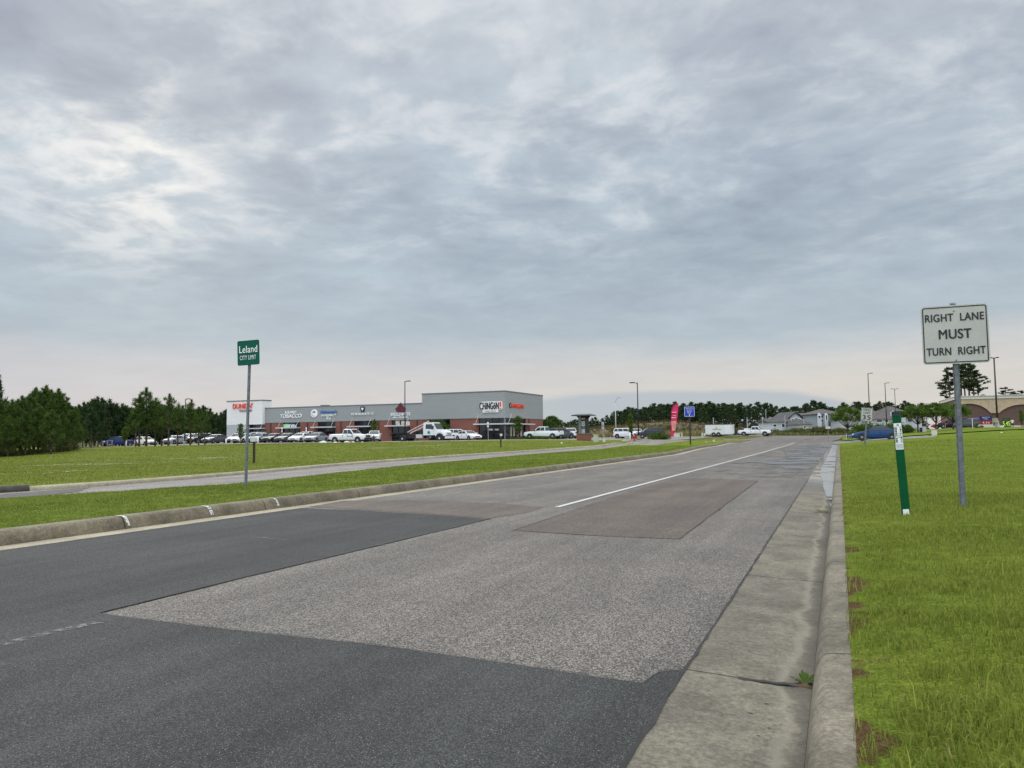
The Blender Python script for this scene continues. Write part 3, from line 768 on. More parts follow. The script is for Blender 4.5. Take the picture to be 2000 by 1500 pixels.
grass('median_grass', [
    scatter(med_far, med_near, 2.0, 16.0, 700, .042, .011, mz, None, 21),
    scatter(med_far, med_near, 16.0, 34.0, 320, .04, .016, mz, None, 21),
    scatter(med_far, med_near, 34.0, 70.0, 90, .04, .03, mz, None, 21)], M_BLADE)
M_DRYB = leafmat('dry blade', (.100, .128, .020), (.185, .210, .042), .3)
def fz(x, y): return B(x, y) + .10
fx0 = lambda y: np.interp(y, [0, 70], [-60, -62]) + 0 * y
bx = np.array(back); ib = np.argsort(bx[:, 1]); fx1 = lambda y: np.interp(y, bx[ib, 1], bx[ib, 0])
grass('field_grass', [scatter(fx0, fx1, 4.0, 30.0, 130, .05, .016, fz, None, 31), scatter(fx0, fx1, 30.0, 72.0, 45, .05, .028, fz, None, 31)], M_DRYB)
# ------------------------------------------------------------------ the row of shops
def plane_y(px, py, Y):                     # sight line meets the plane y = Y -> (x, z)
    r = raydir(px, py); t = Y / r[1]; return float(r[0] * t), float(CAMZ + r[2] * t)
def plane_x(px, py, X):                     # ... the plane x = X -> (y, z)
    r = raydir(px, py); t = X / r[0]; return float(r[1] * t), float(CAMZ + r[2] * t)

def brickmat(name, c1, c2, mortar, sc=1.0):
    m, t, b, L = new_mat(name)
    P = t.n('ShaderNodeNewGeometry').outputs['Position']; s = t.n('ShaderNodeSeparateXYZ', inp={0: P})
    q = t.n('ShaderNodeCombineXYZ', inp={0: t.m('ADD', s.outputs[0], s.outputs[1]), 1: s.outputs[2], 2: 0.0}).outputs[0]
    br = t.n('ShaderNodeTexBrick', inp={'Vector': q, 'Color1': (*c1, 1), 'Color2': (*c2, 1), 'Mortar': (*mortar, 1), 'Scale': sc, 'Brick Width': .22, 'Row Height': .075, 'Mortar Size': .008})
    c = t.mix(1.0, br.outputs[0], t.mix(t.noise(P, .8, 5), (.8, .8, .8), (1.2, 1.15, 1.15)), 'MULTIPLY')
    L.new(c, b.inputs['Base Color']); b.inputs['Roughness'].default_value = .85
    return m
M_BRICK = brickmat('red brick', (.215, .068, .045), (.16, .050, .036), (.20, .12, .09))
M_BRICKB = brickmat('brown brick', (.115, .066, .050), (.095, .055, .044), (.12, .08, .065))
def ribbed(name, col, pitch, rough=.45, vertical=False, dark=.82):
    m, t, b, L = new_mat(name)
    P = t.n('ShaderNodeNewGeometry').outputs['Position']; s = t.n('ShaderNodeSeparateXYZ', inp={0: P})
    fr_ = t.m('FRACT', t.m('DIVIDE', t.m('ADD', s.outputs[0], s.outputs[1]) if vertical else s.outputs[2], pitch))
    k = t.sm(fr_, .0, .16)
    c = t.mix(k, tuple(x * dark for x in col), col)
    c = t.mix(1.0, c, t.mix(t.noise(t.vm('MULTIPLY', P, (.4, .4, 2.0)), 1.2, 5), (.92, .92, .92), (1.08, 1.08, 1.08)), 'MULTIPLY')
    L.new(c, b.inputs['Base Color']); b.inputs['Roughness'].default_value = rough
    L.new(t.n('ShaderNodeBump', inp={'Strength': .5, 'Distance': .03, 'Height': k}).outputs[0], b.inputs['Normal'])
    return m
M_PANEL = ribbed('grey metal panel', (.275, .292, .292), .30)
M_PANELW = ribbed('white render', (.70, .69, .67), 1.2, .7, True, .95)
M_PANELG = ribbed('pale grey block', (.40, .42, .43), .2, .8)
M_COPING = mat('coping', (.16, .175, .19), .45, .4, .08)
M_GLASS = mat('dark shop glass', (.008, .010, .012), .08, 0, .4, .6, spec=.5)
M_FRAMEB = mat('dark window frame', (.02, .02, .022), .4, .3, .1)
M_CANOPY = mat('canopy metal', (.52, .53, .53), .45, .2, .06)
M_WHITE = mat('white sign face', (.80, .80, .79), .5, 0, .04)
M_RUSTD = mat('brown downspout', (.055, .032, .026), .5, 0, .2)
M_ORANGE = mat('orange red sign', (.78, .055, .015), .4, 0, .04)
M_PINK = mat('plum sign box', (.28, .015, .045), .4, 0, .05)
M_BLUE = mat('blue lettering', (.05, .17, .45), .4, 0, .1)
M_NAVY = mat('navy sign', (.012, .022, .07), .45, 0, .1)
M_BLACK = mat('black', (.012, .012, .013), .5, 0, .2)
M_LEDR = mat('lit sign letters', (.75, .80, .85), .5, 0, .05, emit=.25)

shop_h = YB
mall = thing('shop_building', 'long brick and grey metal row of shops with a white end block', 'building', (XC, YB, Bf(XC, YB)))
MX, MY, MZ = XC, YB, Bf(XC, YB) - .25
def lx_(px, py=840): return plane_y(px, py, YB)[0] - MX
def lz_(px, py): return plane_y(px, py, YB)[1] - mall.location.z
def mbx(mb, x0, x1, y0, y1, z0, z1): mb.box(((x0 + x1) / 2, (y0 + y1) / 2, (z0 + z1) / 2), (abs(x1 - x0), abs(y1 - y0), abs(z1 - z0)))
zb = -.5
zF = lz_(987, 815.8)                                     # foot of the metal band
zT = lz_(987, 764.5); zL = lz_(700, 792.2)
xW0, xW1 = lx_(448), lx_(517.5); xS = lx_(825)
DEP = plane_x(1060, 820, XC)[0] - YB
# openings in the brick front (photo pixels along the front)
OPEN = [(487, 517.5), (552.5, 586), (620.5, 655), (691.5, 727), (765, 801), (838, 879), (935, 986.2)]
ops = [(lx_(a), lx_(b)) for a, b in OPEN]
zC = lz_(960, 828.3)                                     # canopy level
mb = MB(); edges_x = [xW1] + [v for o in ops[1:] for v in o]
segs = [(xW1, ops[1][0])] + [(ops[i][1], ops[i + 1][0]) for i in range(1, 6)]
segs[0] = (ops[0][1], ops[1][0])
for a, b in segs:
    mb = MB(); mbx(mb, a, b, 0, .3, zb, zF); mb.build('brick_pier', M_BRICK, mall)
mb = MB()
# right-hand side wall
gy = plane_x(1027, 840, XC)[0] - YB
mbx(mb, -.3, 0, gy, DEP, zb, zF); mb.build('brick_wall', M_BRICK, mall); mb = MB(); mbx(mb, xW1, -.31, DEP - .3, DEP, zb, zF)
mb.build('brick_wall', M_BRICK, mall)
mb = MB()
mbx(mb, xS, .05, -.10, DEP + .05, zF, zT); mb.build('metal_band', M_PANEL, mall)
mb = MB(); mbx(mb, xW1 + .003, xS - .003, -.06, DEP - .4, zF + .004, zL)
mb.build('metal_band', M_PANEL, mall)
mb = MB(); mbx(mb, xS - .06, .11, -.16, DEP + .11, zT + .003, zT + .16); mb.build('coping', M_COPING, mall)
mb = MB(); mbx(mb, xW1 + .05, xS - .07, -.12, DEP - .3, zL + .003, zL + .14)
mb.build('coping', M_COPING, mall)
zWb = lz_(480, 829.5); zWt = lz_(470, 784.5)
mb = MB(); mbx(mb, xW0, xW1, -.7, 1.6, zWb, zWt); mb.build('white_block', M_PANELW, mall)
mb = MB(); mbx(mb, xW0 - .06, xW1 + .06, -.76, 1.66, zWt + .003, zWt + .18); mb.build('coping', M_COPING, mall)
mb = MB(); mbx(mb, xW0 + .002, ops[0][0], -.68, DEP - 1.1, zb, zWb - .003); mb.build('grey_wall', M_PANELG, mall)
mb = MB(); mbx(mb, xW0 + .5, -.5, .9, DEP - .6, zb, zF - .2); mb.build('inner_wall', M_BLACK, mall)
for i, (a, b) in enumerate(ops):
    y0 = .22
    mb = MB(); mbx(mb, a, b if i < 6 else -.06, y0, y0 + .04, zb + .3, zF); wdo = mb.build('window', M_GLASS, mall)
    mb = MB(); n = 3 if i < 6 else 4
    for k in range(n + 1):
        x = a + (b - a) * k / n; mbx(mb, x - .05, x + .05, y0 - .06, y0 - .003, zb + .3, zF)
    for z in (zC - .12, .15): mbx(mb, a + .051, b - .051, y0 - .05, y0 - .005, z - .05, z + .05)
    mb.build('window_frame', M_FRAMEB, wdo)
    ov = .5 if i not in (0, 6) else .25
    if i != 5:
        mb = MB(); xe = b + .1 if i < 6 else 1.3
        mbx(mb, a - ov - .2, xe, -1.15, .2 if i < 6 else .2, zC - .10, zC + .10)
        if i == 6: mbx(mb, .053, 1.3, .203, gy + 1.0, zC - .098, zC + .098)
        cano = mb.build('canopy', M_CANOPY, mall)
        for x in (a - ov + .2, (xe - .3)):
            mb = MB(); mb.bar((x, -1.0, zC + .1), (x + .1, -.12, zF + .5), .025); mb.build('tie_rod', M_CANOPY, cano)
# glazed return at the corner
mb = MB(); mbx(mb, -.26, -.22, .3, gy, zb + .3, zF); wdo = mb.build('window', M_GLASS, mall)
mb = MB()
for k in range(5):
    y = .26 + (gy - .3) * k / 4; mbx(mb, -.2, -.14, y - .05, y + .05, zb + .3, zF)
mbx(mb, -.2, -.138, .2, gy, zF - .2, zF - .1)
mb.build('window_frame', M_FRAMEB, wdo)
mb = MB(); mbx(mb, -.20, .02, -.02, .2, zb, zF); mb.build('corner_post', M_COPING, mall)
M_POSTER = mat('pale window poster', (.50, .45, .38), .6, 0, .3, 2)
for px in (1000, 1007, 1014, 1020):
    y = plane_x(px, 850, XC)[0] - YB
    mb = MB(); mbx(mb, -.21, -.203, y - .45, y + .45, .5, 2.0); mb.build('window_poster', M_POSTER, mall)
for px in (666, 739.5, 815, 600.5, 529):
    mb = MB(); x = lx_(px); mbx(mb, x - .09, x + .09, -.12, -.003, zb, zF - .002); mb.build('downspout', M_RUSTD, mall)
y = plane_x(1033, 840, XC)[0] - YB
mb = MB(); mbx(mb, .003, .11, y - .12, y + .12, zb, zF - .002); mb.build('downspout', M_RUSTD, mall)
mb = MB(); mbx(mb, lx_(617) - .6, lx_(617) + .6, 2, 3.2, zL + .14, zL + .42); mb.build('roof_unit', M_COPING, mall)
for px, pyc in ((776, 827), (787, 827.5), (796, 827.5)):           # round and square pictures in the fourth shop's top lights
    mb = MB(); x, z = lx_(px), lz_(px, pyc); mbx(mb, x - .38, x + .38, .12, .155, z - .45, z + .45); mb.build('window_poster', M_POSTER, mall)
mb = MB(); x, z = lx_(558), lz_(558, 831.5); mbx(mb, x - .75, x + .75, .12, .155, z - .28, z + .28); mb.build('window_sign', mat('green lit sign', (.35, .62, .35), .5, 0, .1), mall)
text('OPEN', .62, (lx_(571), .12, lz_(571, 832.5)), M_LEDR, mall, 1.5, depth=.05)
mb = MB()
for px, pyt in ((960, 841), (968, 841)):
    mb = MB(); x, z = lx_(px), lz_(px, 839); mbx(mb, x - .5, x + .5, .11, .14, z - .12, z + .12); mb.build('door_notice', M_WHITE, mall)

# signs fixed to the front: things of their own
def shop_sign(name, label, pxc, pyc, Y=-.12):
    x, z = plane_y(pxc, pyc, YB); return thing(name, label, 'sign', (x, YB + Y, z), 0, 'shop signs on the long building')
def sz(px0, px1): return abs(lx_(px1) - lx_(px0))
def hz(py0, py1, px): return abs(lz_(px, py0) - lz_(px, py1))
s = shop_sign('shop_sign', 'orange red capital letters over a plum box on the white end block', 480, 795, -.80)
text("DUNKIN'", hz(788, 798, 480), (0, 0, hz(793, 795, 480)), M_ORANGE, s, sz(461, 499), depth=.12, bold=.01)
mb = MB(); mbx(mb, -sz(474, 480), sz(480, 497), -.05, .06, -hz(795, 803.5, 480), -hz(795, 800.6, 480)); bxs = mb.build('sign_box', M_PINK, s)
text('drivethru', hz(801, 803, 480) * .8, ((sz(480, 497) - sz(474, 480)) / 2, -.06, -hz(795, 802, 480)), M_WHITE, bxs, sz(477, 495), depth=.02)
s = shop_sign('shop_sign', 'bold white two line tobacco sign on the grey band', 569, 809)
text('LELAND', hz(803, 808, 569), (0, 0, hz(805.5, 809, 569)), M_WHITE, s, sz(558, 579), depth=.12, bold=.012)
text('TOBACCO', hz(809, 816, 569), (0, 0, -hz(809, 812.6, 569)), M_WHITE, s, sz(548.5, 590), depth=.14, bold=.02)
s = shop_sign('shop_sign', 'round white disc with dark leafy drawing left of the pharmacy letters', 614.5, 807.5)
rr = sz(608, 621) / 2
mb = MB(); mb.lathe([(rr, -.06), (rr, .06)], n=32, axis='y'); mb.build('disc', M_WHITE, s)
mb = MB()
for k in range(5):
    an = R(35 + 27 * k); mb.bar((.15 * rr * math.cos(an), -.075, .1 * rr + .2 * rr * math.sin(an)), (.62 * rr * math.cos(an), -.075, .1 * rr + .55 * rr * math.sin(an)), .09 * rr, .03 * rr, 6)
for k in range(10):
    a0, a1 = R(150 + 16 * k), R(166 + 16 * k); mb.bar((.66 * rr * math.cos(a0), -.075, .66 * rr * math.sin(a0)), (.66 * rr * math.cos(a1), -.075, .66 * rr * math.sin(a1)), .035 * rr, .035 * rr, 6)
mb.build('emblem', M_NAVY, s)
s = shop_sign('shop_sign', 'blue name over white word PHARMACY on the grey band', 643, 808)
text("Nickerson's", hz(800.5, 806.5, 643), (0, 0, hz(804, 808, 643)), M_BLUE, s, sz(627, 659), depth=.12, bold=.02)
text('PHARMACY', hz(809, 813, 643), (0, 0, -hz(808, 811.3, 643)), M_WHITE, s, sz(627, 656), depth=.12, bold=.012)
text('Rx', hz(813, 819, 643), (0, 0, -hz(808, 816.6, 643)), M_WHITE, s, sz(640, 648), depth=.1)
s = shop_sign('shop_sign', 'navy tooth badge with white heart above thin dentistry letters', 709, 806)
k_ = sz(705, 714) / 2; zt = hz(800, 806, 709)
tooth = [(-1, .5), (-.85, 1.0), (-.4, 1.15), (0, .95), (.4, 1.15), (.85, 1.0), (1, .5), (.8, -.3), (.45, -1.1), (.15, -.5), (-.15, -.5), (-.45, -1.1), (-.8, -.3)]
mb = MB(); mb.prism([(a * k_, 0, zt + b * k_) for a, b in tooth], (0, -.06, 0), (0, .06, 0)); mb.build('emblem', M_NAVY, s)
heart = [(0, -.55), (.5, .05), (.45, .4), (.2, .5), (0, .3), (-.2, .5), (-.45, .4), (-.5, .05)]
mb = MB(); mb.prism([(a * k_, 0, zt + .2 * k_ + b * k_) for a, b in heart], (0, -.09, 0), (0, -.065, 0)); mb.build('heart', M_WHITE, s)
text('MCNEALDENTISTRY', hz(806.5, 810.5, 709), (0, 0, -hz(806, 808.7, 709)), M_WHITE, s, sz(688, 732), depth=.12, bold=-.004)
s = shop_sign('shop_sign', 'dark red bridge emblem over narrow white letters beside the lamp post', 783, 806)
k_ = sz(773, 793) / 2; zt = hz(797, 806, 783)
mb = MB(); mb.prism([(a * k_, 0, zt + b * k_) for a, b in ((-1, -.05), (-.75, -.6), (-.2, -.7), (.2, -.7), (.75, -.6), (1, -.05), (.6, .2), (.15, .75), (0, .95), (-.15, .75), (-.6, .2))], (0, -.06, 0), (0, .05, 0))
mb.build('emblem', mat('dark maroon', (.055, .012, .018), .5, 0, .2), s)
mb = MB()
for q in range(-3, 4): mb.bar((q * .24 * k_, -.07, zt - .5 * k_), (q * .24 * k_, -.07, zt + (.4 - abs(q) * .13) * k_), .035 * k_, .035 * k_, 6)
mb.build('bridge_cables', mat('red trim', (.35, .02, .03), .5, 0, .1), s)
text('BRIDGEWATER', hz(806, 812, 783), (0, 0, -hz(806, 809.2, 783)), M_WHITE, s, sz(764, 802), depth=.12, bold=.006)
text('WINE & PROVISIONS', hz(814, 817, 783), (0, 0, -hz(806, 815.3, 783)), M_WHITE, s, sz(769, 798), depth=.12, bold=.004)
s = shop_sign('shop_sign', 'tall black letters edged white with red exclamation mark on the high grey block', 959, 797, -.16)
h_ = hz(785.5, 799.5, 959)
wL = sz(938, 975)
mb = MB(); mb.prism([(x, 0, z) for x, _, z in rrect(wL * 1.17, h_ * 1.16, .25, c=(sz(957, 959) * .6, hz(792.5, 797, 959)))], (0, .0, 0), (0, .05, 0)); mb.build('sign_panel', M_WHITE, s)
text('CHiNGöN', h_, (-sz(956.5, 959), -.06, hz(792.5, 797, 959)), M_BLACK, s, sz(938, 975), depth=.1, bold=.012)
text('!', h_, (sz(959, 978.6), -.06, hz(792.5, 797, 959)), M_ORANGE, s, sz(977, 980), depth=.1, bold=.01)
mb = MB(); mbx(mb, -sz(944, 959), sz(959, 974), -.10, .05, -hz(797, 805.5, 959), -hz(797, 801, 959)); bxs = mb.build('sign_box', M_WHITE, s)
text('TAQUERIA', hz(802, 804.6, 959), ((sz(959, 974) - sz(944, 959)) / 2, -.12, -hz(797, 803.3, 959)), M_BLACK, bxs, sz(947, 971), depth=.02)
ys0, zs0 = plane_x(1008, 793, XC)
s = thing('shop_sign', 'black and red letters on the right hand wall of the high grey block', 'sign', (XC + .12, ys0, zs0), R(90), 'shop signs on the long building')
wS = plane_x(1023, 793, XC)[0] - plane_x(995, 793, XC)[0]
hs = abs(plane_x(1008, 788, XC)[1] - plane_x(1008, 797.5, XC)[1])
text('C', hs, (-wS * .45, 0, 0), M_BLACK, s, wS * .10, depth=.1, bold=.01)
text('HiNGöN', hs * .9, (wS * .06, 0, 0), M_ORANGE, s, wS * .84, depth=.1, bold=.01)

# ------------------------------------------------------------------ vehicles
M_TYRE = mat('tyre rubber', (.014, .014, .015), .85, 0, .2)
M_RIM = mat('alloy rim', (.42, .43, .44), .35, .6, .1)
M_RIMW = mat('white steel rim', (.60, .60, .59), .4, .2, .1)
M_CARGLASS = mat('car glass', (.022, .027, .030), .06, 0, .3, 1.0)
M_TRIM = mat('black trim', (.016, .016, .017), .5, 0, .2)
M_LAMPW = mat('clear lamp', (.62, .64, .66), .15, 0, .1)
M_LAMPR = mat('red lamp', (.25, .008, .008), .2, 0, .1)
M_CHROME = mat('chrome', (.5, .5, .5), .2, .8, .1)
def wheel(root, x, y, r, wd, rimm=None, big=False):
    sgn_ = 1 if y > 0 else -1
    mb = MB(); mb.lathe([(r * .60, -wd / 2), (r * .95, -wd / 2), (r, -wd * .32), (r, wd * .32), (r * .95, wd / 2), (r * .60, wd / 2)], (x, y, r), 22, 'y')
    wv = mb.build('wheel', M_TYRE, root, True); wv.data.set_sharp_from_angle(angle=R(40))
    mb = MB(); yo = y + sgn_ * wd * .36
    if big:
        mb.lathe([(r * .64, -.02), (r * .64, .02)], (x, yo, r), 22, 'y'); mb.lathe([(r * .25, -.09), (r * .25, .09)], (x, yo, r), 12, 'y')
    else:
        mb.lathe([(r * .66, -.012), (r * .66, .012)], (x, yo - sgn_ * .03, r), 22, 'y')
        for k in range(5):
            an = 2 * math.pi * k / 5 + .3; mb.bar((x + .08 * r * math.cos(an), yo + sgn_ * .012, r + .08 * r * math.sin(an)), (x + .6 * r * math.cos(an), yo, r + .6 * r * math.sin(an)), .11 * r, .09 * r, 6)
    mb.build('rim', rimm or M_RIM, wv)
CARS = {
 'sedan': dict(L=4.75, W=1.82, top=[(-.5, .62), (-.49, .92), (-.44, 1.0), (-.30, 1.02), (.19, .99), (.36, .88), (.46, .76), (.495, .62), (.5, .45)], gh=(-.37, .22, -.20, .05), H=1.45, belt=.97, zb=.22, wr=.33, ax=(-.29, .30)),
 'suv': dict(L=4.65, W=1.86, top=[(-.5, .60), (-.49, 1.05), (-.46, 1.12), (.20, 1.10), (.40, 1.0), (.475, .88), (.497, .70), (.5, .45)], gh=(-.475, .245, -.41, .07), H=1.70, belt=1.08, zb=.26, wr=.36, ax=(-.29, .30)),
 'boxy': dict(L=4.1, W=1.79, top=[(-.5, .55), (-.49, 1.05), (-.47, 1.10), (.24, 1.08), (.42, .98), (.485, .82), (.497, .60), (.5, .4)], gh=(-.485, .27, -.44, .15), H=1.64, belt=1.06, zb=.24, wr=.34, ax=(-.30, .31)),
 'hatch': dict(L=4.3, W=1.78, top=[(-.5, .55), (-.49, .92), (-.45, 1.0), (.18, .97), (.37, .85), (.47, .72), (.497, .55), (.5, .4)], gh=(-.47, .23, -.33, .05), H=1.48, belt=.96, zb=.22, wr=.32, ax=(-.30, .31)),
 'pickup': dict(L=5.9, W=2.0, top=[(-.5, .75), (-.497, 1.22), (-.49, 1.25), (-.10, 1.25), (.20, 1.24), (.36, 1.19), (.455, 1.12), (.495, .95), (.5, .55)], gh=(-.105, .215, -.085, .10), H=1.92, belt=1.22, zb=.42, wr=.41, ax=(-.31, .325)),
 'truckold': dict(L=6.1, W=1.98, top=[(-.5, .75), (-.497, 1.12), (-.49, 1.15), (-.10, 1.15), (.20, 1.14), (.38, 1.10), (.46, 1.04), (.495, .90), (.5, .55)], gh=(-.095, .215, -.07, .10), H=1.84, belt=1.12, zb=.42, wr=.40, ax=(-.31, .325)),
}
def car(name, label, kind, px, D, yaw, pm, cat='car', group=None, detail=False, rim=None, pos=None):
    c = CARS[kind]; x, y = pos or xy(px, D); L, W = c['L'], c['W']
    z = Bf(x, y)
    root = thing(name, label, cat, (x, y, z), R(yaw), group)
    xs = [t[0] * L for t in c['top']]; zt = [t[1] for t in c['top']]
    st = np.unique(np.concatenate([xs, np.linspace(-.48 * L, .48 * L, 15)])); mb = MB(); rings = []
    for xx in st:
        t = np.interp(xx, xs, zt); u = abs(xx) / (L / 2); w_ = W / 2 * (1 - .12 * max(0, (u - .72) / .28) ** 2); zb_ = c['zb'] + .10 * max(0, (u - .85) / .15)
        t = max(t, zb_ + .12); h = t - zb_
        half = [(w_ * .86, zb_), (w_ * .97, zb_ + h * .12), (w_, zb_ + h * .45), (w_ * .985, zb_ + h * .72), (w_ * .93, t - .04), (w_ * .80, t)]
        rings.append([(xx, a, b) for a, b in half] + [(xx, -a, b) for a, b in half[::-1]])
    mb.loft(rings)
    b0, b1, r0, r1 = [v * L for v in c['gh']]; bz, hz_ = c['belt'] - .02, c['H']; wb, wr_ = W / 2 * .92, W / 2 * .76
    rr_ = [(b0, b1, wb, bz), (b0 * .45 + r0 * .55, b1 * .45 + r1 * .55, wb * .45 + wr_ * .55, bz * .45 + hz_ * .55 + .01), (r0, r1, wr_, hz_ - .045), (r0 + .14, r1 - .16, wr_ * .86, hz_)]
    mb.loft([[(p0, -ww, zq), (p1, -ww, zq), (p1, ww, zq), (p0, ww, zq)] for p0, p1, ww, zq in rr_])
    body = mb.build('body', pm, root, True); body.data.set_sharp_from_angle(angle=R(38))
    # glass: windscreen, rear window, two panes a side
    def pane(nm, q, off):
        n_ = (q[1] - q[0]).cross(q[3] - q[0]).normalized() * off; cen = sum(q, Vector()) / 4
        mb = MB(); mb.prism([cen + (v - cen) * .90 for v in q], n_ * -.2, n_); return mb.build(nm, M_CARGLASS, root)
    lo, hi = rr_[0], rr_[2]
    def gp(f, s_, t):                                   # f: 0 rear .. 1 front, t: 0 belt .. 1 roof
        zq = bz + (hi[3] - bz) * t; a = lo[0] + (hi[0] - lo[0]) * t; b = lo[1] + (hi[1] - lo[1]) * t; ww = lo[2] + (hi[2] - lo[2]) * t
        return Vector((a + (b - a) * f, s_ * ww, zq))
    pane('windscreen', [gp(1, -1, .10), gp(1, 1, .10), gp(1, 1, .98), gp(1, -1, .98)], .03)
    pane('rear_window', [gp(0, 1, .12), gp(0, -1, .12), gp(0, -1, .95), gp(0, 1, .95)], .03)
    cuts = (.04, .49, .94) if kind not in ('suv', 'boxy') else (.03, .27, .60, .95)
    for s_ in (-1, 1):
        for f0, f1 in zip(cuts[:-1], cuts[1:]):
            q = [gp(f0, s_, .12), gp(f1, s_, .12), gp(f1 - .01, s_, .93), gp(f0 + .01, s_, .93)]
            if s_ > 0: q = [q[1], q[0], q[3], q[2]]
            pane('side_window', q, .024)
    r = c['wr']
    for fx in c['ax']:
        for s_ in (-1, 1):
            wheel(root, fx * L, s_ * (W / 2 - .10), r, .22, rim)
    for fx in c['ax']:
        for s_ in (-1, 1):
            mb = MB(); mb.lathe([(r * 1.20, -.13), (r * 1.20, .13)], (fx * L, s_ * (W / 2 - .125), r * 1.05), 20, 'y'); mb.build('wheel_arch', M_TRIM, root)
    fz_ = .58 if kind in ('sedan', 'hatch') else (.72 if kind in ('suv', 'boxy') else .95)
    for s_ in (-1, 1):
        mb = MB(); mb.box((.478 * L, s_ * W * .355, fz_ + .05), (.16, W * .20, .14)); mb.build('headlight', M_LAMPW, root, bevel=.02)
        mb = MB(); mb.box((-.485 * L, s_ * W * .41, fz_ + .22), (.12, W * .13, .26 if kind != 'sedan' else .15)); mb.build('taillight', M_LAMPR, root, bevel=.02)
        mb = MB(); mb.box((b1 * .80, s_ * (W / 2 + .08), bz + .10), (.14, .22, .14)); mb.build('mirror', pm if kind not in ('pickup', 'truckold') else M_TRIM, root, bevel=.03)
        if detail:
            for f in ((.46, .06) if kind in ('pickup', 'truckold') else (.52, .10)):
                mb = MB(); mb.box((b0 + (b1 - b0) * f, s_ * (W / 2 - .004), bz - .18), (.18, .04, .035)); mb.build('door_handle', M_TRIM, root)
            for f in (.02, .47, .93):
                mb = MB(); mb.box((b0 + (b1 - b0) * f, s_ * (W / 2 - .012), (bz + c['zb']) / 2 + .08), (.016, .03, (bz - c['zb']) * .62)); mb.build('door_seam', M_TRIM, root)
    pk = kind in ('pickup', 'truckold')
    mb = MB(); mb.box((.490 * L, 0, fz_ - (.02 if pk else .02)), (.10, W * (.46 if not pk else .50), .15 if not pk else .30)); mb.build('grille', M_TRIM, root, bevel=.02)
    mb = MB(); mb.box((.492 * L, 0, c['zb'] + (.14 if not pk else .20)), (.16, W * .86, .16 if not pk else .28)); mb.build('bumper', M_TRIM, root, bevel=.03); mb = MB(); mb.box((-.492 * L, 0, c['zb'] + (.14 if not pk else .16)), (.16, W * .86, .16 if not pk else .22)); mb.build('bumper', M_TRIM, root, bevel=.03)
    if pk:
        mb = MB(); mb.box(((-.49 + -.115) / 2 * L, 0, c['top'][3][1] - .1), (L * .36, W * .78, .215)); mb.build('truck_bed', M_TRIM, root)
    return root
P_WHITE = paint('white', (.66, .67, .68)); P_SILV = paint('silver', (.22, .24, .26), .3); P_GREY = paint('grey', (.06, .068, .075)); P_DARK = paint('charcoal', (.018, .020, .023))
P_BLACK = paint('black', (.012, .012, .014)); P_NAVY = paint('navy', (.006, .020, .13)); P_BLUE = paint('blue', (.004, .040, .125)); P_CREAM = paint('cream', (.62, .60, .55)); P_LTBL = paint('pale blue grey', (.22, .27, .33))
P_RED = paint('red', (.35, .02, .02)); P_PALEG = paint('pale mint white', (.62, .68, .66))

G = 'cars parked in front of the shops'
car('pickup_truck', 'bright dark blue pickup nose left by the pine trunks at the far left', 'pickup', 229, 138, -100, P_NAVY, 'pickup', G)
car('parked_car', 'pale cream hatchback half hidden behind three pine trunks', 'hatch', 284, 132, -12, P_CREAM, 'car', G)
car('parked_car', 'silver sedan between the pine trunks, nose to the field', 'sedan', 345, 128, -88, P_SILV, 'car', G)
car('parked_car', 'white hatchback directly behind the slim right hand pine trunk', 'suv', 368, 133, -88, P_WHITE, 'car', G)
car('parked_car', 'low black box-backed wagon between white hatchback and grey sedan', 'suv', 390, 131, -88, P_BLACK, 'car', G)
car('parked_car', 'dark grey sedan just left of the right hand white bollard', 'sedan', 421, 125, -88, P_GREY, 'car', G)
car('parked_car', 'cream coloured small car beside the sapling at the white block', 'hatch', 464, 127, -80, P_CREAM, 'car', G)
car('parked_car', 'white sedan parked behind the city limit post', 'sedan', 478, 124, -88, P_WHITE, 'car', G)
car('parked_car', 'white van-like car seen over the white meter box', 'boxy', 500, 134, -88, P_WHITE, 'car', G)
car('parked_car', 'white saloon with blue windows right of the white meter box', 'sedan', 508, 124, -84, P_LTBL, 'car', G)
car('parked_car', 'long charcoal sedan with pale bonnet under the tobacco sign', 'sedan', 536, 122, -84, P_DARK, 'car', G)
car('parked_car', 'dark blue grey sedan with bright windscreen, right of the charcoal sedan', 'sedan', 561, 121, -84, P_GREY, 'car', G)
car('parked_car', 'white sedan in front of the white crossover', 'sedan', 588, 119, -84, P_WHITE, 'car', G)
car('parked_car', 'tall white crossover with black roof rack behind the white sedan', 'suv', 598, 131, -84, P_WHITE, 'car', G)
car('parked_car', 'dark people carrier at the back, under the pharmacy sign', 'suv', 624, 131, -84, P_DARK, 'car', G)
car('parked_car', 'silver sedan touching the white pickup tail in the view', 'sedan', 618, 118, -82, P_SILV, 'car', G)
t = car('pickup_truck', 'white four door work pickup with black bumper standing by the field edge', 'pickup', 684, 104, -2, P_WHITE, 'pickup', None, True, rim=M_RIMW)
mb = MB(); mb.box((.9, 0, 1.95), (.25, 1.1, .07)); mb.build('light_bar', mat('amber lens', (.55, .16, .05), .3), t, bevel=.02)
text('PUBLIC WORKS', .11, (.75, -1.005, .92), M_NAVY, t, .9, depth=.01)
t = car('parked_car', 'small white buggy with dark green star, ahead of the white pickup', 'boxy', 731.5, 116, -60, P_WHITE, 'car', None)
mb = MB(); mb.prism([(2.06, .45 * (1 if k % 2 == 0 else .42) * math.cos(R(90 + 36 * k)), .62 + .45 * (1 if k % 2 == 0 else .42) * math.sin(R(90 + 36 * k))) for k in range(10)], (0, 0, 0), (.03, 0, 0)); mb.build('star_mark', mat('dark green', (.01, .06, .02), .5), t)
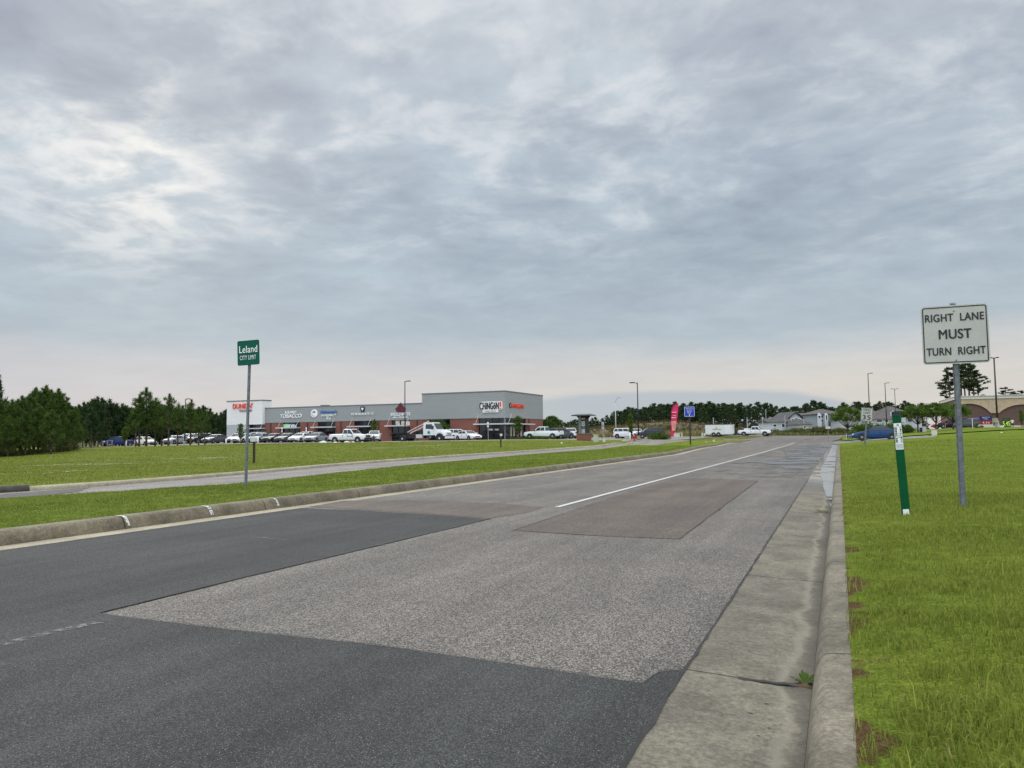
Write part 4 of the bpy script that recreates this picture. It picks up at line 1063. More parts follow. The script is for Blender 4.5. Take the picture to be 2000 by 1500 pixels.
car('parked_car', 'white crossover half hidden behind the white sedan by the tow truck', 'suv', 894, 119, 60, P_WHITE, 'car', G)
car('parked_car', 'bright white sedan driving out in front of the brick wall', 'sedan', 914, 113, -28, P_WHITE, 'car', G, True)
car('pickup_truck', 'pale mint white pickup behind low shrubs at the right of the shops', 'pickup', 1062, 117, 178, P_PALEG, 'pickup', G)
car('parked_car', 'dark grey estate between mint pickup and white crossover', 'suv', 1096, 121, 72, P_GREY, 'car', G)
car('parked_car', 'white crossover showing its tail beside the pylon sign', 'suv', 1111, 127, 120, P_WHITE, 'car', G)
car('parked_car', 'boxy white compact parked left of the red hydrant', 'boxy', 1224, 122, -14, P_WHITE, 'car', G, rim=M_RIM)
car('parked_car', 'white hatchback behind the boxy white compact, beside the black lamp post', 'hatch', 1243, 132, -60, P_WHITE, 'car', G)
car('parked_car', 'black estate car with pale headlight right of the black lamp post', 'suv', 1268, 120, -150, P_DARK, 'car', G)
t = car('pickup_truck', 'older white crew cab pickup waiting at the far side street', 'truckold', 1475, 145, -8, P_WHITE, 'pickup', None, True)
mb = MB(); mb.box((-1.35, 0, 1.30), (1.1, 1.7, .34)); mb.build('tool_box', P_WHITE, t, bevel=.06)
car('blue_sedan', 'metallic blue sedan turning out of the driveway on the right', 'sedan', 1712, 80, 180, P_BLUE, 'car', None, True)
car('parked_car', 'red hatchback left of the dark estate by the small right hand trees', 'hatch', 1848, 128, 175, P_RED, 'car', 'cars by the right hand shop')
car('parked_car', 'black sports utility behind the grey sign post at right', 'suv', 1863, 124, 170, P_BLACK, 'car', 'cars by the right hand shop')
car('parked_car', 'slate grey hatchback between sign post and the price board', 'hatch', 1893, 122, 170, P_GREY, 'car', 'cars by the right hand shop')
car('parked_car', 'dark tall estate with raised silver tailgate by the price board', 'suv', 1902, 130, 95, P_NAVY, 'car', 'cars by the right hand shop')

# tow / hook-lift lorry
x, y = xy(818, 106); lorry = thing('hook_lift_truck', 'white cabbed lorry with bare black frame and two raised pale lift arms', 'truck', (x, y, Bf(x, y)), R(-2))
P_CAB = P_WHITE
LW = 2.3
def cabsec(x, z0, z1, w_): return [(x, -w_, z0), (x, -w_ * 1.0, (z0 + z1) / 2), (x, -w_ * .92, z1), (x, w_ * .92, z1), (x, w_, (z0 + z1) / 2), (x, w_, z0)]
mb = MB()
mb.loft([cabsec(1.35, .95, 2.50, 1.05), cabsec(1.45, .93, 2.66, 1.08), cabsec(2.65, .93, 2.66, 1.08), cabsec(2.85, .93, 2.58, 1.05), cabsec(3.35, .93, 1.72, 1.02)])
cabm = mb.build('cab', P_CAB, lorry, True); cabm.data.set_sharp_from_angle(angle=R(30))
mb = MB(); mb.loft([cabsec(3.30, .90, 1.72, 1.0), cabsec(4.0, .88, 1.62, .98), cabsec(4.55, .86, 1.45, .92), cabsec(4.78, .86, 1.30, .85)]); hd = mb.build('bonnet', P_CAB, lorry, True); hd.data.set_sharp_from_angle(angle=R(30))
mb = MB(); q = [Vector((3.36, -.86, 1.78)), Vector((3.36, .86, 1.78)), Vector((2.90, .84, 2.52)), Vector((2.90, -.84, 2.52))]; n_ = Vector((.8, 0, .5)) * .05; mb.prism(q, n_ * .2, n_); mb.build('windscreen', M_CARGLASS, lorry)
for s_ in (-1, 1):
    mb = MB(); mb.prism([(1.75, s_ * 1.075, 1.80), (2.95, s_ * 1.075, 1.72), (2.72, s_ * 1.03, 2.42), (1.75, s_ * 1.03, 2.42)], (0, -.004 * s_, 0), (0, s_ * .012, 0)); mb.build('side_window', M_CARGLASS, lorry)
    mb = MB(); mb.box((3.05, s_ * 1.28, 2.0), (.10, .16, .42)); mb.bar((3.0, s_ * 1.02, 2.1), (3.05, s_ * 1.25, 2.1), .02); mb.build('mirror', M_TRIM, lorry)
    mb = MB(); mb.box((4.66, s_ * .72, 1.08), (.2, .30, .2)); mb.build('headlight', M_LAMPW, lorry, bevel=.03)
    mb = MB(); mb.lathe([(.60, -.2), (.60, .2)], (3.95, s_ * .915, .60), 22, 'y'); mb.build('wheel_arch', M_TRIM, lorry)
    mb = MB(); mb.prism([(3.95 + .72 * math.cos(R(a)), s_ * .91, .80 + .62 * math.sin(R(a))) for a in range(0, 181, 15)], (0, -.17, 0), (0, .16, 0)); mb.build('wing', P_CAB, lorry)
    wheel(lorry, 3.95, s_ * 1.0, .50, .28, M_RIMW, True); wheel(lorry, -1.9, s_ * .98, .50, .5, M_RIMW, True)
    mb = MB(); mb.bar((1.25 if s_ > 0 else 1.30, s_ * .62, 2.86 if s_ > 0 else 2.15), (-2.2 if s_ > 0 else -1.0, s_ * .62, 1.36 if s_ > 0 else 1.20), .085); mb.build('lift_arm', mat('pale pink arm', (.55, .42, .37), .5), lorry)
    mb = MB(); mb.box((.75, s_ * .98, .78), (.95, .5, .5)); mb.build('fuel_tank', M_CANOPY, lorry, bevel=.06)
mb = MB(); mb.box((4.82, 0, .98), (.10, 1.1, .55)); mb.build('grille', M_CHROME, lorry, bevel=.03)
mb = MB(); mb.box((4.85, 0, .60), (.24, 2.1, .30)); mb.build('bumper', P_CAB, lorry, bevel=.04)
mb = MB(); mb.box((0, -.42, .92), (8.2, .12, .28)); mb.box((0, .42, .92), (8.2, .12, .28)); mb.box((-1.3, 0, 1.22), (5.6, .8, .16)); mb.box((-3.9, 0, 1.0), (.3, 2.2, .2)); mb.box((-1.9, 0, .65), (.5, 1.7, .5)); mb.box((-.4, 0, .72), (2.4, 1.5, .35)); mb.box((-3.0, 0, 1.27), (2.3, 2.0, .10))
for q in (-.3, .7): mb.lathe([(.3, -.5), (.3, .5)], (q, 0, 1.4), 14, 'y')
mb.build('chassis', M_TRIM, lorry)
mb = MB(); mb.lathe([(.22, -.006), (.22, .006)], (2.25, -1.088, 1.3), 20, 'y'); mb.build('door_emblem', mat('teal', (.02, .22, .25), .5), lorry)
mb = MB(); mb.box((1.2, 0, 1.45), (.10, 1.5, .75)); mb.build('headboard', M_TRIM, lorry)

# white box trailer
x, y = xy(1406, 134); tr = thing('cargo_trailer', 'white twin axle box trailer with yellow logo on the grass beyond the median', 'trailer', (x, y, Bf(x, y)), R(-4))
TL, TH = 4.6, 1.72
mb = MB(); mb.box((0, 0, .32 + TH / 2), (TL, 2.0, TH)); mb.build('box_body', P_WHITE, tr, bevel=.05)
mb = MB(); mb.box((0, 0, .32 + TH + .02), (TL + .06, 2.06, .07)); mb.build('roof_trim', M_TRIM, tr)
for q in (-.42, .42):
    for s_ in (-1, 1): wheel(tr, -.45 + q, s_ * .93, .33, .2)
mb = MB()
for q in (-.42, .42): mb.lathe([(.40, -.01), (.40, .01)], (-.45 + q, -1.01, .33), 18, 'y')
mb.build('wheel_arch', M_TRIM, tr)
mb = MB(); mb.box((1.55, -1.012, 1.15), (.9, .02, 1.45)); mb.build('side_door', mat('trailer door white', (.70, .71, .72), .4), tr)
mb = MB(); mb.prism([(-.35 + .28 * math.cos(R(a)) , -1.012, 1.38 + .30 * math.sin(R(a))) for a in (0, 35, 70, 95, 130, 180)], (0, 0, 0), (0, -.015, 0)); mb.build('logo', mat('yellow logo', (.62, .55, .06), .5), tr)
text('MONSTER LAWN', .16, (-.25, -1.02, 1.22), M_BLACK, tr, 1.5, depth=.01)
mb = MB(); mb.bar((TL / 2, 0, .4), (TL / 2 + 1.1, 0, .42), .06); mb.bar((TL / 2 + .9, 0, .0), (TL / 2 + .9, 0, .6), .04); mb.build('drawbar', M_TRIM, tr)
# ------------------------------------------------------------------ street furniture
M_STEEL = mat('galvanised steel', (.15, .165, .18), .55, .35, .2, 14, .15, 60)
M_POLEB = mat('black pole', (.014, .014, .016), .45, .2, .1)
M_POLEBR = mat('bronze pole', (.035, .024, .022), .5, .2, .1)
M_POLEG = mat('grey pole', (.36, .37, .38), .6, 0, .1)
M_SIGNW = mat('white reflective sheeting', (.44, .44, .405), .45, 0, .05, 4)
M_SIGNG = mat('green reflective sheeting', (.0, .085, .052), .5, 0, .06, 4, spec=.2)
M_LETW = mat('white sheeting letters', (.74, .76, .76), .5, 0, .03)
M_SIGNB = mat('blue reflective sheeting', (.012, .035, .42), .4, 0, .06, 4)
M_SIGNBK = mat('bare aluminium', (.42, .43, .44), .4, .6, .08)
M_WOOD = mat('dark wood', (.045, .030, .020), .9, 0, .3, 9)
M_TIMB = mat('pale timber', (.22, .175, .12), .9, 0, .25, 9)

def upost(L, s=1.0):
    """U-channel sign post with bolt holes left out of the flanges"""
    mb = MB(); w0, d0, fl, tk = .038 * s, .036 * s, .022 * s, .004 * s
    prof = [(-w0 - fl, 0), (-w0, 0), (-w0 * .62, d0), (w0 * .62, d0), (w0, 0), (w0 + fl, 0), (w0 + fl, tk), (w0 + tk, tk), (w0 * .62 + tk, d0 + tk), (-w0 * .62 - tk, d0 + tk), (-w0 - tk, tk), (-w0 - fl, tk)]
    mb.loft([[(x, -y, z) for x, y in prof] for z in (-.25, L)]); return mb
def panel(root, wd, ht, r, zc, face, border=None, inset=.02, bw=.014, y=-.045, roll=0.0):
    mb = MB(); mb.prism([(x, y, z) for x, _, z in rrect(wd, ht, r)], (0, -.004, 0), (0, 0, 0)); p = mb.build('sign_panel', face, root)
    p.location = (0, 0, zc); p.rotation_euler = (0, roll, 0)
    if border:
        n = len(rrect(1, 1, .1)); a = rrect(wd - 2 * inset, ht - 2 * inset, max(.004, r - inset)); b = rrect(wd - 2 * (inset + bw), ht - 2 * (inset + bw), max(.003, r - inset - bw))
        mb = MB(); vs = []; fs = []
        for i in range(n):
            for q, yy in ((a, -.0065), (b, -.0065), (b, -.003), (a, -.003)): vs.append((q[i][0], y + yy, q[i][2]))
        for i in range(n):
            j = (i + 1) % n
            for k in range(4): fs.append((i * 4 + k, j * 4 + k, j * 4 + (k + 1) % 4, i * 4 + (k + 1) % 4))
        mb.add(vs, fs); mb.build('border', border, p)
    return p

# RIGHT LANE MUST TURN RIGHT
D = 9.85; x, y = [float(v) for v in at(1881, 987, D)[:2]]; z0 = Bf(x, y) + .145
zt_, zbm = at(1866, 592.5, D)[2], at(1866, 710, D)[2]; S = .762; zc = (zt_ + zbm) / 2 - z0
sg = thing('lane_sign', 'square white sign in black letters on a steel post in the right hand grass', 'road sign', (x, y, z0))
upost(zc + S / 2 + .03, .62).build('post', M_STEEL, sg)
p = panel(sg, S, S, .045, zc, M_SIGNW, M_BLACK, .016, .013, y=-.058)
text('RIGHT  LANE', .098, (0, -.066, .225), M_BLACK, p, .665, bold=.022)
text('MUST', .122, (0, -.066, .008), M_BLACK, p, .365, bold=.026)
text('TURN  RIGHT', .098, (0, -.066, -.215), M_BLACK, p, .665, bold=.022)
for zz_ in (.305, -.335):
    mb = MB(); mb.lathe([(.010, -.006), (.008, .006)], (0, -.066, zz_), 10, 'y'); mb.build('bolt', M_STEEL, p)
mb = MB(); mb.box((-.0, .0, zc + S / 2 + .028), (.085, .008, .03)); mb.build('maker_tag', M_SIGNBK, sg)
mb = MB()
for k in range(26): mb.lathe([(.0045, -.0015), (.0045, .0015)], (0, -.0255, .12 + k * .052), 8, 'y')
o = mb.build('bolt_hole', M_BLACK, sg); tag(o, kind='stuff')

# green pipeline marker
x, y = hit(1770, 1006, .15); D = float((np.array([x, y, 0.0]) - CAMP) @ -cz_); z0 = B(x, y) + .15; D = float((np.array([x, y, z0]) - CAMP) @ -cz_); zt_ = at(1751, 803, D)[2]; Lm = zt_ - z0
mk = thing('pipeline_marker', 'leaning flat green marker post with white WARNING decal near the kerb', 'marker post', (x, y, z0))
mk.rotation_euler = (R(0), R(-2.8), R(8))
M_MGREEN = mat('marker green', (.0, .070, .022), .6, 0, .12, 4, spec=.15)
W_ = .098; sec = lambda z, w_=W_: [(-w_ / 2, -.004, z), (-w_ / 2 + .012, -.010, z), (w_ / 2 - .012, -.010, z), (w_ / 2, -.004, z), (w_ / 2, .004, z), (-w_ / 2, .004, z)]
mb = MB(); mb.loft([sec(-.25), sec(Lm * .5), sec(Lm)]); mb.build('marker_blade', M_MGREEN, mk)
mb = MB(); mb.loft([[(px_ * 1.06, py_ * 1.25, pz_) for px_, py_, pz_ in sec(z)] for z in (Lm - .058, Lm + .004)]); mb.build('cap', mat('dark green cap', (.004, .022, .018), .5), mk)
zd1, zd0 = Lm - .145, Lm - .47
mb = MB(); mb.box((0, -.0112, (zd0 + zd1) / 2), (W_ * .90, .0012, zd1 - zd0)); dc = mb.build('decal', M_LETW, mk)
mb = MB(); mb.box((-W_ * .27, -.0121, (zd1 - .045 + zd0 + .085) / 2), (W_ * .27, .0012, (zd1 - zd0) - .13)); mb.build('decal_stripe', M_MGREEN, dc)
zz_ = np.linspace(zd1 - .058, zd0 + .098, 7)
for ch, z in zip('WARNING', zz_): text(ch, .021, (-W_ * .27, -.0135, z), M_LETW, dc, .018, depth=.0012, bold=.01)
for ch, z in zip('PIPELINE', np.linspace(zd1 - .055, zd0 + .098, 8)): text(ch, .019, (W_ * .30, -.0125, z), M_BLACK, dc, .017, depth=.0012, bold=.014)
for ch, z in zip('GAS', np.linspace(zd1 - .13, zd0 + .15, 3)): text(ch, .017, (W_ * .06, -.0125, z), M_BLACK, dc, .014, depth=.0012)
mb = MB(); mb.lathe([(.014, -.0006), (.014, .0006)], (W_ * .02, -.0125, zd1 - .024), 20, 'y'); mb.build('call_emblem', mat('grey print', (.22, .22, .23), .6), dc)
text('811', .012, (W_ * .02, -.0140, zd1 - .024), M_LETW, dc, .02, depth=.0012)
for k in range(4): text('CALL BEFORE YOU DIG' if k % 2 == 0 else 'EMERGENCY 24 HOURS', .007, (0, -.0125, zd0 + .062 - .014 * k), M_BLACK, dc, W_ * .78, depth=.0012)
mb = MB(); mb.box((0, -.0112, .035), (W_ * .7, .0012, .075)); dc2 = mb.build('decal', M_LETW, mk)

# city limit sign
D = 18.3; x, y = [float(v) for v in at(480, 948, D)[:2]]; z0 = at(480, 948, D)[2]
zt_, zbm = at(489, 663, D)[2], at(489, 712, D)[2]
sg = thing('city_sign', 'small green city limit sign on a tall thin steel post in the median', 'road sign', (x, y, z0)); sg.rotation_euler = (0, R(1.3), R(8))
hh = zt_ - zbm; zc = (zt_ + zbm) / 2 - z0
upost(zc + hh / 2 - .02, .68).build('post', M_STEEL, sg)
p = panel(sg, .60, hh, .04, zc, M_SIGNG, M_SIGNG, .01, .012, y=-.058, roll=R(-3.2))
text('Leland', .165, (0, -.066, .085), M_LETW, p, .49, bold=.012)
text('CITY LIMIT', .105, (-.01, -.066, -.115), M_LETW, p, .44)
# speed limit
D = 56; x, y = xy(1688.5, D); z0 = at(1688.5, 866, D)[2]; zt_, zbm = at(1696, 796.5, D)[2], at(1696, 822, D)[2]
sg = thing('speed_sign', 'leaning white speed limit sign on the bank before the blue car', 'road sign', (x, y, z0)); sg.rotation_euler = (0, R(5.5), R(-4))
hh = (zt_ - zbm) * 1.02; zc = (zt_ + zbm) / 2 - z0
upost(zc + hh * .3, 1.0).build('post', M_STEEL, sg)
p = panel(sg, hh * .80, hh, .05, zc, M_SIGNW, M_BLACK, .018, .02, y=-.07)
text('SPEED', hh * .145, (0, -.08, hh * .34), M_BLACK, p, hh * .50, bold=.012)
text('LIMIT', hh * .145, (0, -.08, hh * .12), M_BLACK, p, hh * .46, bold=.012)
text('35', hh * .33, (0, -.08, -hh * .22), M_BLACK, p, hh * .56, bold=.03)
# blue park sign
D = 75; x, y = xy(1348, D); z0 = at(1348, 866.5, D)[2]; zt_, zbm = at(1347, 794, D)[2], at(1347, 814, D)[2]
sg = thing('park_sign', 'blue square park sign with white border on a thin median post', 'road sign', (x, y, z0))
hh = zt_ - zbm; zc = (zt_ + zbm) / 2 - z0
mb = MB(); mb.bar((0, 0, -.3), (0, 0, zc + hh * .3), .07); mb.build('post', M_POLEBR, sg)
p = panel(sg, hh * 1.02, hh, .08, zc, M_SIGNB, M_LETW, .03, .03, y=-.09)
for s_, zq in (('Westgate', .27), ('Nature', .07), ('Park', -.12)): text(s_, hh * .125, (0, -.105, zq * hh), M_LETW, p, hh * (.085 * len(s_)), bold=.01)
mb = MB(); mb.prism([(a * hh, -.10, (-.33 + b) * hh) for a, b in ((-.03, -.07), (.03, -.07), (.03, .02), (.07, .02), (0, .09), (-.07, .02), (-.03, .02))], (0, 0, 0), (0, -.01, 0)); mb.build('arrow', M_LETW, p)

# feather flag
D = 88; x, y = xy(1310.5, D); z0 = at(1310.5, 860, D)[2]; k = D / FPX
fl = thing('feather_flag', 'tall magenta feather flag with white bars and an ice cup beside the entry', 'flag', (x, y, z0))
M_MAG = mat('magenta cloth', (.62, .020, .12), .7, 0, .10, 3); M_MAGD = mat('dark magenta hem', (.22, .006, .05), .7)
def fp(px, py): q = at(px, py, D); return (q[0] - x) / math.cos(PHI), q[2] - z0
PHI = math.atan2(_p[2] * 0 + 1e-9, 1)
pts = [fp(*q) for q in ((1310.2, 853), (1310.4, 835), (1310.8, 815), (1311.5, 802), (1313.2, 796), (1317, 791.5), (1322, 788.8), (1325.5, 789.5), (1325, 800), (1323.6, 815), (1321.6, 832), (1318.5, 844), (1314, 852))]
mb = MB(); mb.prism([(a, .05 * math.sin(b * 2.2), b) for a, b in pts], (0, -.01, 0), (0, .01, 0)); sail = mb.build('sail', M_MAG, fl)
mb = MB(); pp = [fp(*q) for q in ((1310, 861), (1310, 835), (1310.5, 815), (1311, 802), (1313, 795.3), (1317, 790.6), (1322, 787.9), (1326, 788.6))]
for a, b in zip(pp[:-1], pp[1:]): mb.bar((a[0], 0, a[1]), (b[0], 0, b[1]), .03, .03, 6)
mb.build('flag_pole', M_MAGD, fl)
for py, x0, x1, hb in ((805.5, 1312, 1321.5, .7), (812, 1314, 1320, .5), (816, 1311.5, 1321, .8)):
    a, b = fp(x0, py), fp(x1, py); mb = MB(); mb.box(((a[0] + b[0]) / 2, -.03, a[1]), (b[0] - a[0], .11, hb * k * 2)); mb.build('white_bar', mat('pale pink print', (.74, .50, .55), .7), sail)
q = [fp(*v) for v in ((1311, 823), (1321, 822.3), (1322, 825), (1319.6, 841), (1313.6, 842), (1311.2, 826))]
mb = MB(); mb.prism([(a, -.02, b) for a, b in q], (0, -.06, 0), (0, .06, 0)); mb.build('cup_print', mat('peach print', (.66, .26, .23), .7, 0, .2, 1.5), sail)

# lamp posts
def lamp(px, pyb, pyt, D, m, arm, label, r=.09, twin=False, group='parking lot lamp posts', base=None):
    x, y = xy(px, D); z0 = Bf(x, y) if base is None else at(px, base, D)[2]; H = at(px, pyt, D)[2] - z0
    o = thing('lamp_post', label, 'lamp post', (x, y, z0), 0, group)
    mb = MB(); mb.bar((0, 0, -.3), (0, 0, H), r, r * .72, 10); mb.build('pole', m, o, True)
    mb = MB(); mb.bar((0, 0, -.3), (0, 0, .5), r * 2.6, r * 2.6, 12); mb.build('footing', M_PALEC, o)
    for s_ in ((-1, 1) if twin else (1,)):
        e = arm * s_; mb = MB(); mb.bar((0, 0, H - .12), (e * .45, 0, H - .02), r * .55, r * .5, 6); mb.build('arm', m, o)
        mb = MB(); mb.box((e * .78, 0, H + .0), (abs(e) * .72, .36, .12)); mb.build('lamp_head', m, o, bevel=.03)
    return o
lamp(791, 860, 744, 112, M_POLEB, .80, 'black lamp post in front of the shop row, arm to the right')
lamp(1247, 858, 746.5, 96, M_POLEB, -.85, 'black lamp post by the boxy white compact, arm to the left')
lamp(361, 870, 779, 125, M_POLEB, .85, 'dark lamp post rising from the pines left of the white block', .09)
lamp(1700, 830, 728.5, 175, M_POLEBR, .9, 'dark lamp post behind the tilted speed limit sign', .12)
lamp(1732.5, 828, 747.5, 190, M_POLEBR, .9, 'brown lamp post between speed limit sign and green marker', .12)
lamp(1751, 828, 759, 205, M_POLEBR, .8, 'thin brown lamp post right above the green marker', .10, True)
lamp(1949, 832, 697.5, 105, M_POLEBR, .5, 'tall dark lamp post against the tan arched shop', .13, True)
def streetlight(px, pyb, pyt, D, r, label, m=None):
    x, y = xy(px, D); z0 = Bf(x, y); H = at(px, pyt, D)[2] - z0
    o = thing('street_light', label, 'street light', (x, y, z0))
    mb = MB(); mb.bar((0, 0, -.2), (0, 0, H * .87), r, r * .7, 8); mb.build('pole', m or M_POLEG, o, True)
    mb = MB(); mb.bar((0, 0, H * .87), (.18, 0, H * .95), r * .5, r * .4, 6); mb.bar((.18, 0, H * .95), (.5, 0, H), r * .4, r * .35, 6); mb.build('arm', m or M_POLEG, o)
    mb = MB(); mb.box((.72, 0, H), (.5, .2, .1)); mb.build('lamp_head', m or M_POLEG, o, bevel=.02)
streetlight(1203, 851, 776.5, 132, .12, 'pale grey street light behind the low mound')
for px, pyt, D, lab in ((1394, 817, 170, 'slim pale pole above the box trailer roof'), (1460, 816, 190, 'pale thin pole above the old white pickup'), (1490, 815, 200, 'pale thin pole left of the white gabled houses'), (1534, 812, 205, 'grey thin pole before the white gabled house'), (1571, 815, 205, 'grey thin pole in front of the dark hip roof'), (1497, 800, 260, 'tall pale pole among the far pines')):
    x, y = xy(px, D); z0 = Bf(x, y); H = at(px, pyt, D)[2] - z0
    o = thing('utility_pole', lab, 'pole', (x, y, z0)); mb = MB(); mb.bar((0, 0, -.2), (0, 0, H), .11, .09, 7); mb.build('pole', M_POLEG, o)
    mb = MB(); mb.box((0, 0, H + .05), (.26, .26, .12)); mb.build('cap', M_POLEG, o)

# pylon sign with roof
D = 84; x, y = xy(1140.5, D); z0 = at(1140.5, 859.3, D)[2]; k = D / FPX
py_ = thing('pylon_sign', 'roofed shop directory sign on a red brick base by the car park entry', 'sign', (x, y, z0), R(-6))
hb = (859.3 - 847) * k; ht = (859.3 - 812) * k
mb = MB(); mb.box((0, 0, hb / 2 - .1), (25 * k * .95, 1.0, hb + .2)); mb.build('brick_base', M_BRICK, py_)
mb = MB(); mb.box((0, 0, hb + .03), (27 * k * .95, 1.1, .06)); mb.build('base_cap', M_COPING, py_)
mb = MB(); mb.box((-5.4 * k, 0, (hb + ht) / 2), (5.0 * k, .8, ht - hb)); mb.build('pillar', M_COPING, py_)
mb = MB(); mb.box((6.8 * k, 0, (hb + ht) / 2), (2.2 * k, .8, ht - hb)); mb.build('pillar', M_BLACK, py_)
mb = MB(); mb.box((1.2 * k, 0, (hb + ht) / 2), (9 * k, .4, ht - hb - .05)); mb.build('sign_frame', M_BLACK, py_)
rows = [(816.5, 819.5, (.55, .42, .36)), (822.8, 826.4, (.62, .64, .62)), (827, 832, (.60, .64, .62)), (832.6, 837.6, (.16, .11, .12)), (838.4, 841.6, (.62, .66, .66)), (842.2, 846.5, (.64, .66, .64))]
for i, (a, b, c_) in enumerate(rows):
    mb = MB(); mb.box((1.2 * k, -.22, (859.3 - (a + b) / 2) * k), (8.6 * k, .05, (b - a) * k)); q = mb.build('tenant_panel', mat('tenant panel %d' % i, c_, .5, 0, .08, 2), py_)
    nm_ = ('', 'TOBACCO', 'PHARMACY', '', 'DENTISTRY', 'TAQUERIA')[i]
    if nm_: text(nm_, (b - a) * k * .36, (1.2 * k, -.26, (859.3 - (a + b) / 2) * k), M_COPING, q, 6.5 * k, depth=.01)
rw, rh0, rh1 = 19 * k, (859.3 - 812.5) * k, (859.3 - 808.2) * k
mb = MB(); mb.loft([[(-rw, -.9, rh0), (rw, -.9, rh0), (rw, .9, rh0), (-rw, .9, rh0)], [(-rw, -.95, rh0 + .1), (rw, -.95, rh0 + .1), (rw, .95, rh0 + .1), (-rw, .95, rh0 + .1)], [(-rw * .72, -.1, rh1), (rw * .72, -.1, rh1), (rw * .72, .1, rh1), (-rw * .72, .1, rh1)]])
mb.build('roof', mat('grey shingle', (.10, .105, .115), .8, 0, .25, 8), py_)
for s_ in (-1, 1):
    mb = MB(); mb.bar((s_ * 7.5 * k, 0, ht - 6 * k), (s_ * 13 * k, 0, rh0), .10, .10, 6); mb.build('roof_bracket', M_BLACK, py_)

# small things on the grass
def simple(name, label, cat, px, pyb, D, parts, group=None, rz=0.0):
    x, y = xy(px, D); z0 = at(px, pyb, D)[2] if pyb else Bf(x, y)
    o = thing(name, label, cat, (x, y, z0), rz, group)
    for nm, mb, m in parts: mb.build(nm, m, o, bevel=.0)
    return o
k = 70 / FPX
def boxmb(*bs):
    mb = MB()
    for c, d in bs: mb.box(c, d)
    return mb
M_UTIL = mat('pale green cabinet', (.40, .44, .36), .6, 0, .1); M_BEIGE = mat('beige box', (.58, .55, .46), .6, 0, .08)
simple('utility_cabinet', 'pale green utility cabinet right of the pylon sign', 'cabinet', 1164, 863.2, 76, [('cabinet_body', boxmb(((0, 0, .34), (.38, .4, .70))), M_UTIL), ('lid', boxmb(((0, 0, .71), (.42, .44, .05))), M_UTIL), ('plinth', boxmb(((0, 0, -.02), (.46, .48, .08))), M_PALEC)])
simple('utility_cabinet', 'low beige utility pedestal beside a thin stake', 'cabinet', 1179.5, 863.0, 76, [('cabinet_body', boxmb(((0, 0, .15), (.22, .24, .34))), M_BEIGE), ('lid', boxmb(((0, 0, .33), (.25, .27, .04))), M_BEIGE)])
simple('stake', 'thin dark stake by the low beige pedestal', 'stake', 1176.5, 862, 76, [('shaft', boxmb(((0, 0, .24), (.03, .03, .55))), M_POLEB)])
simple('utility_cabinet', 'long beige cabinet on the grass beside the magenta flag', 'cabinet', 1324.5, 852.8, 95, [('cabinet_body', boxmb(((0, 0, .20), (.95, .7, .46))), M_BEIGE), ('lid', boxmb(((0.02, 0, .45), (1.02, .76, .05))), M_BEIGE), ('cable_duct', boxmb(((.35, -.37, .2), (.10, .05, .36))), M_TRIM)])
simple('utility_cabinet', 'narrow pale green pedestal left of the box trailer', 'cabinet', 1372, 853.2, 105, [('cabinet_body', boxmb(((0, 0, .26), (.28, .28, .56))), M_UTIL), ('lid', boxmb(((0, 0, .55), (.31, .31, .04))), M_UTIL)])
simple('marker_stake', 'short white stake between green pedestal and trailer', 'stake', 1376.3, 851, 108, [('shaft', boxmb(((0, 0, .17), (.10, .05, .38))), M_WHITE), ('cap', boxmb(((0, 0, .37), (.12, .07, .03))), M_BEIGE)])
for px, D, h_, lab in ((246.5, 118, 1.15, 'white bollard before the tail of the blue pickup'), (441.5, 112, .75, 'white bollard right of the dark grey sedan'), (504, 112, .9, 'white bollard rising behind the meter box'), (1230.3, 88, .88, 'white bollard left of the red hydrant')):
    x, y = xy(px, D); o = thing('bollard', lab, 'bollard', (x, y, Bf(x, y) + .05), 0, 'white bollards')
    mb = MB(); mb.lathe([(.10, -.2), (.10, h_ - .06), (.07, h_), (.0, h_ + .02)], n=14); mb.build('bollard_tube', M_WHITE, o, True)
    mb = MB(); mb.lathe([(.16, -.1), (.16, .04), (.11, .06)], n=14); mb.build('foot', M_PALEC, o)
D = 88; x, y = xy(1238.3, D); o = thing('fire_hydrant', 'red fire hydrant at the car park entry', 'hydrant', (x, y, at(1238.3, 860.3, D)[2]))
M_RED = mat('hydrant red', (.42, .035, .025), .45, 0, .12)
mb = MB(); mb.lathe([(.20, 0), (.20, .05), (.12, .06), (.12, .42), (.17, .44), (.17, .48), (.14, .52), (.08, .60), (.03, .63)], n=16); mb.build('barrel', M_RED, o, True)
for s_ in (-1, 1): mb = MB(); mb.bar((0, 0, .34), (s_ * .21, 0, .34), .07, .075, 10); mb.build('outlet', M_RED, o)
mb = MB(); mb.bar((0, 0, .28), (0, -.22, .28), .09, .095, 10); mb.build('outlet', M_RED, o)
mb = MB(); mb.bar((0, 0, .6), (0, 0, .70), .03, .03, 6); mb.build('cap_nut', M_RED, o)

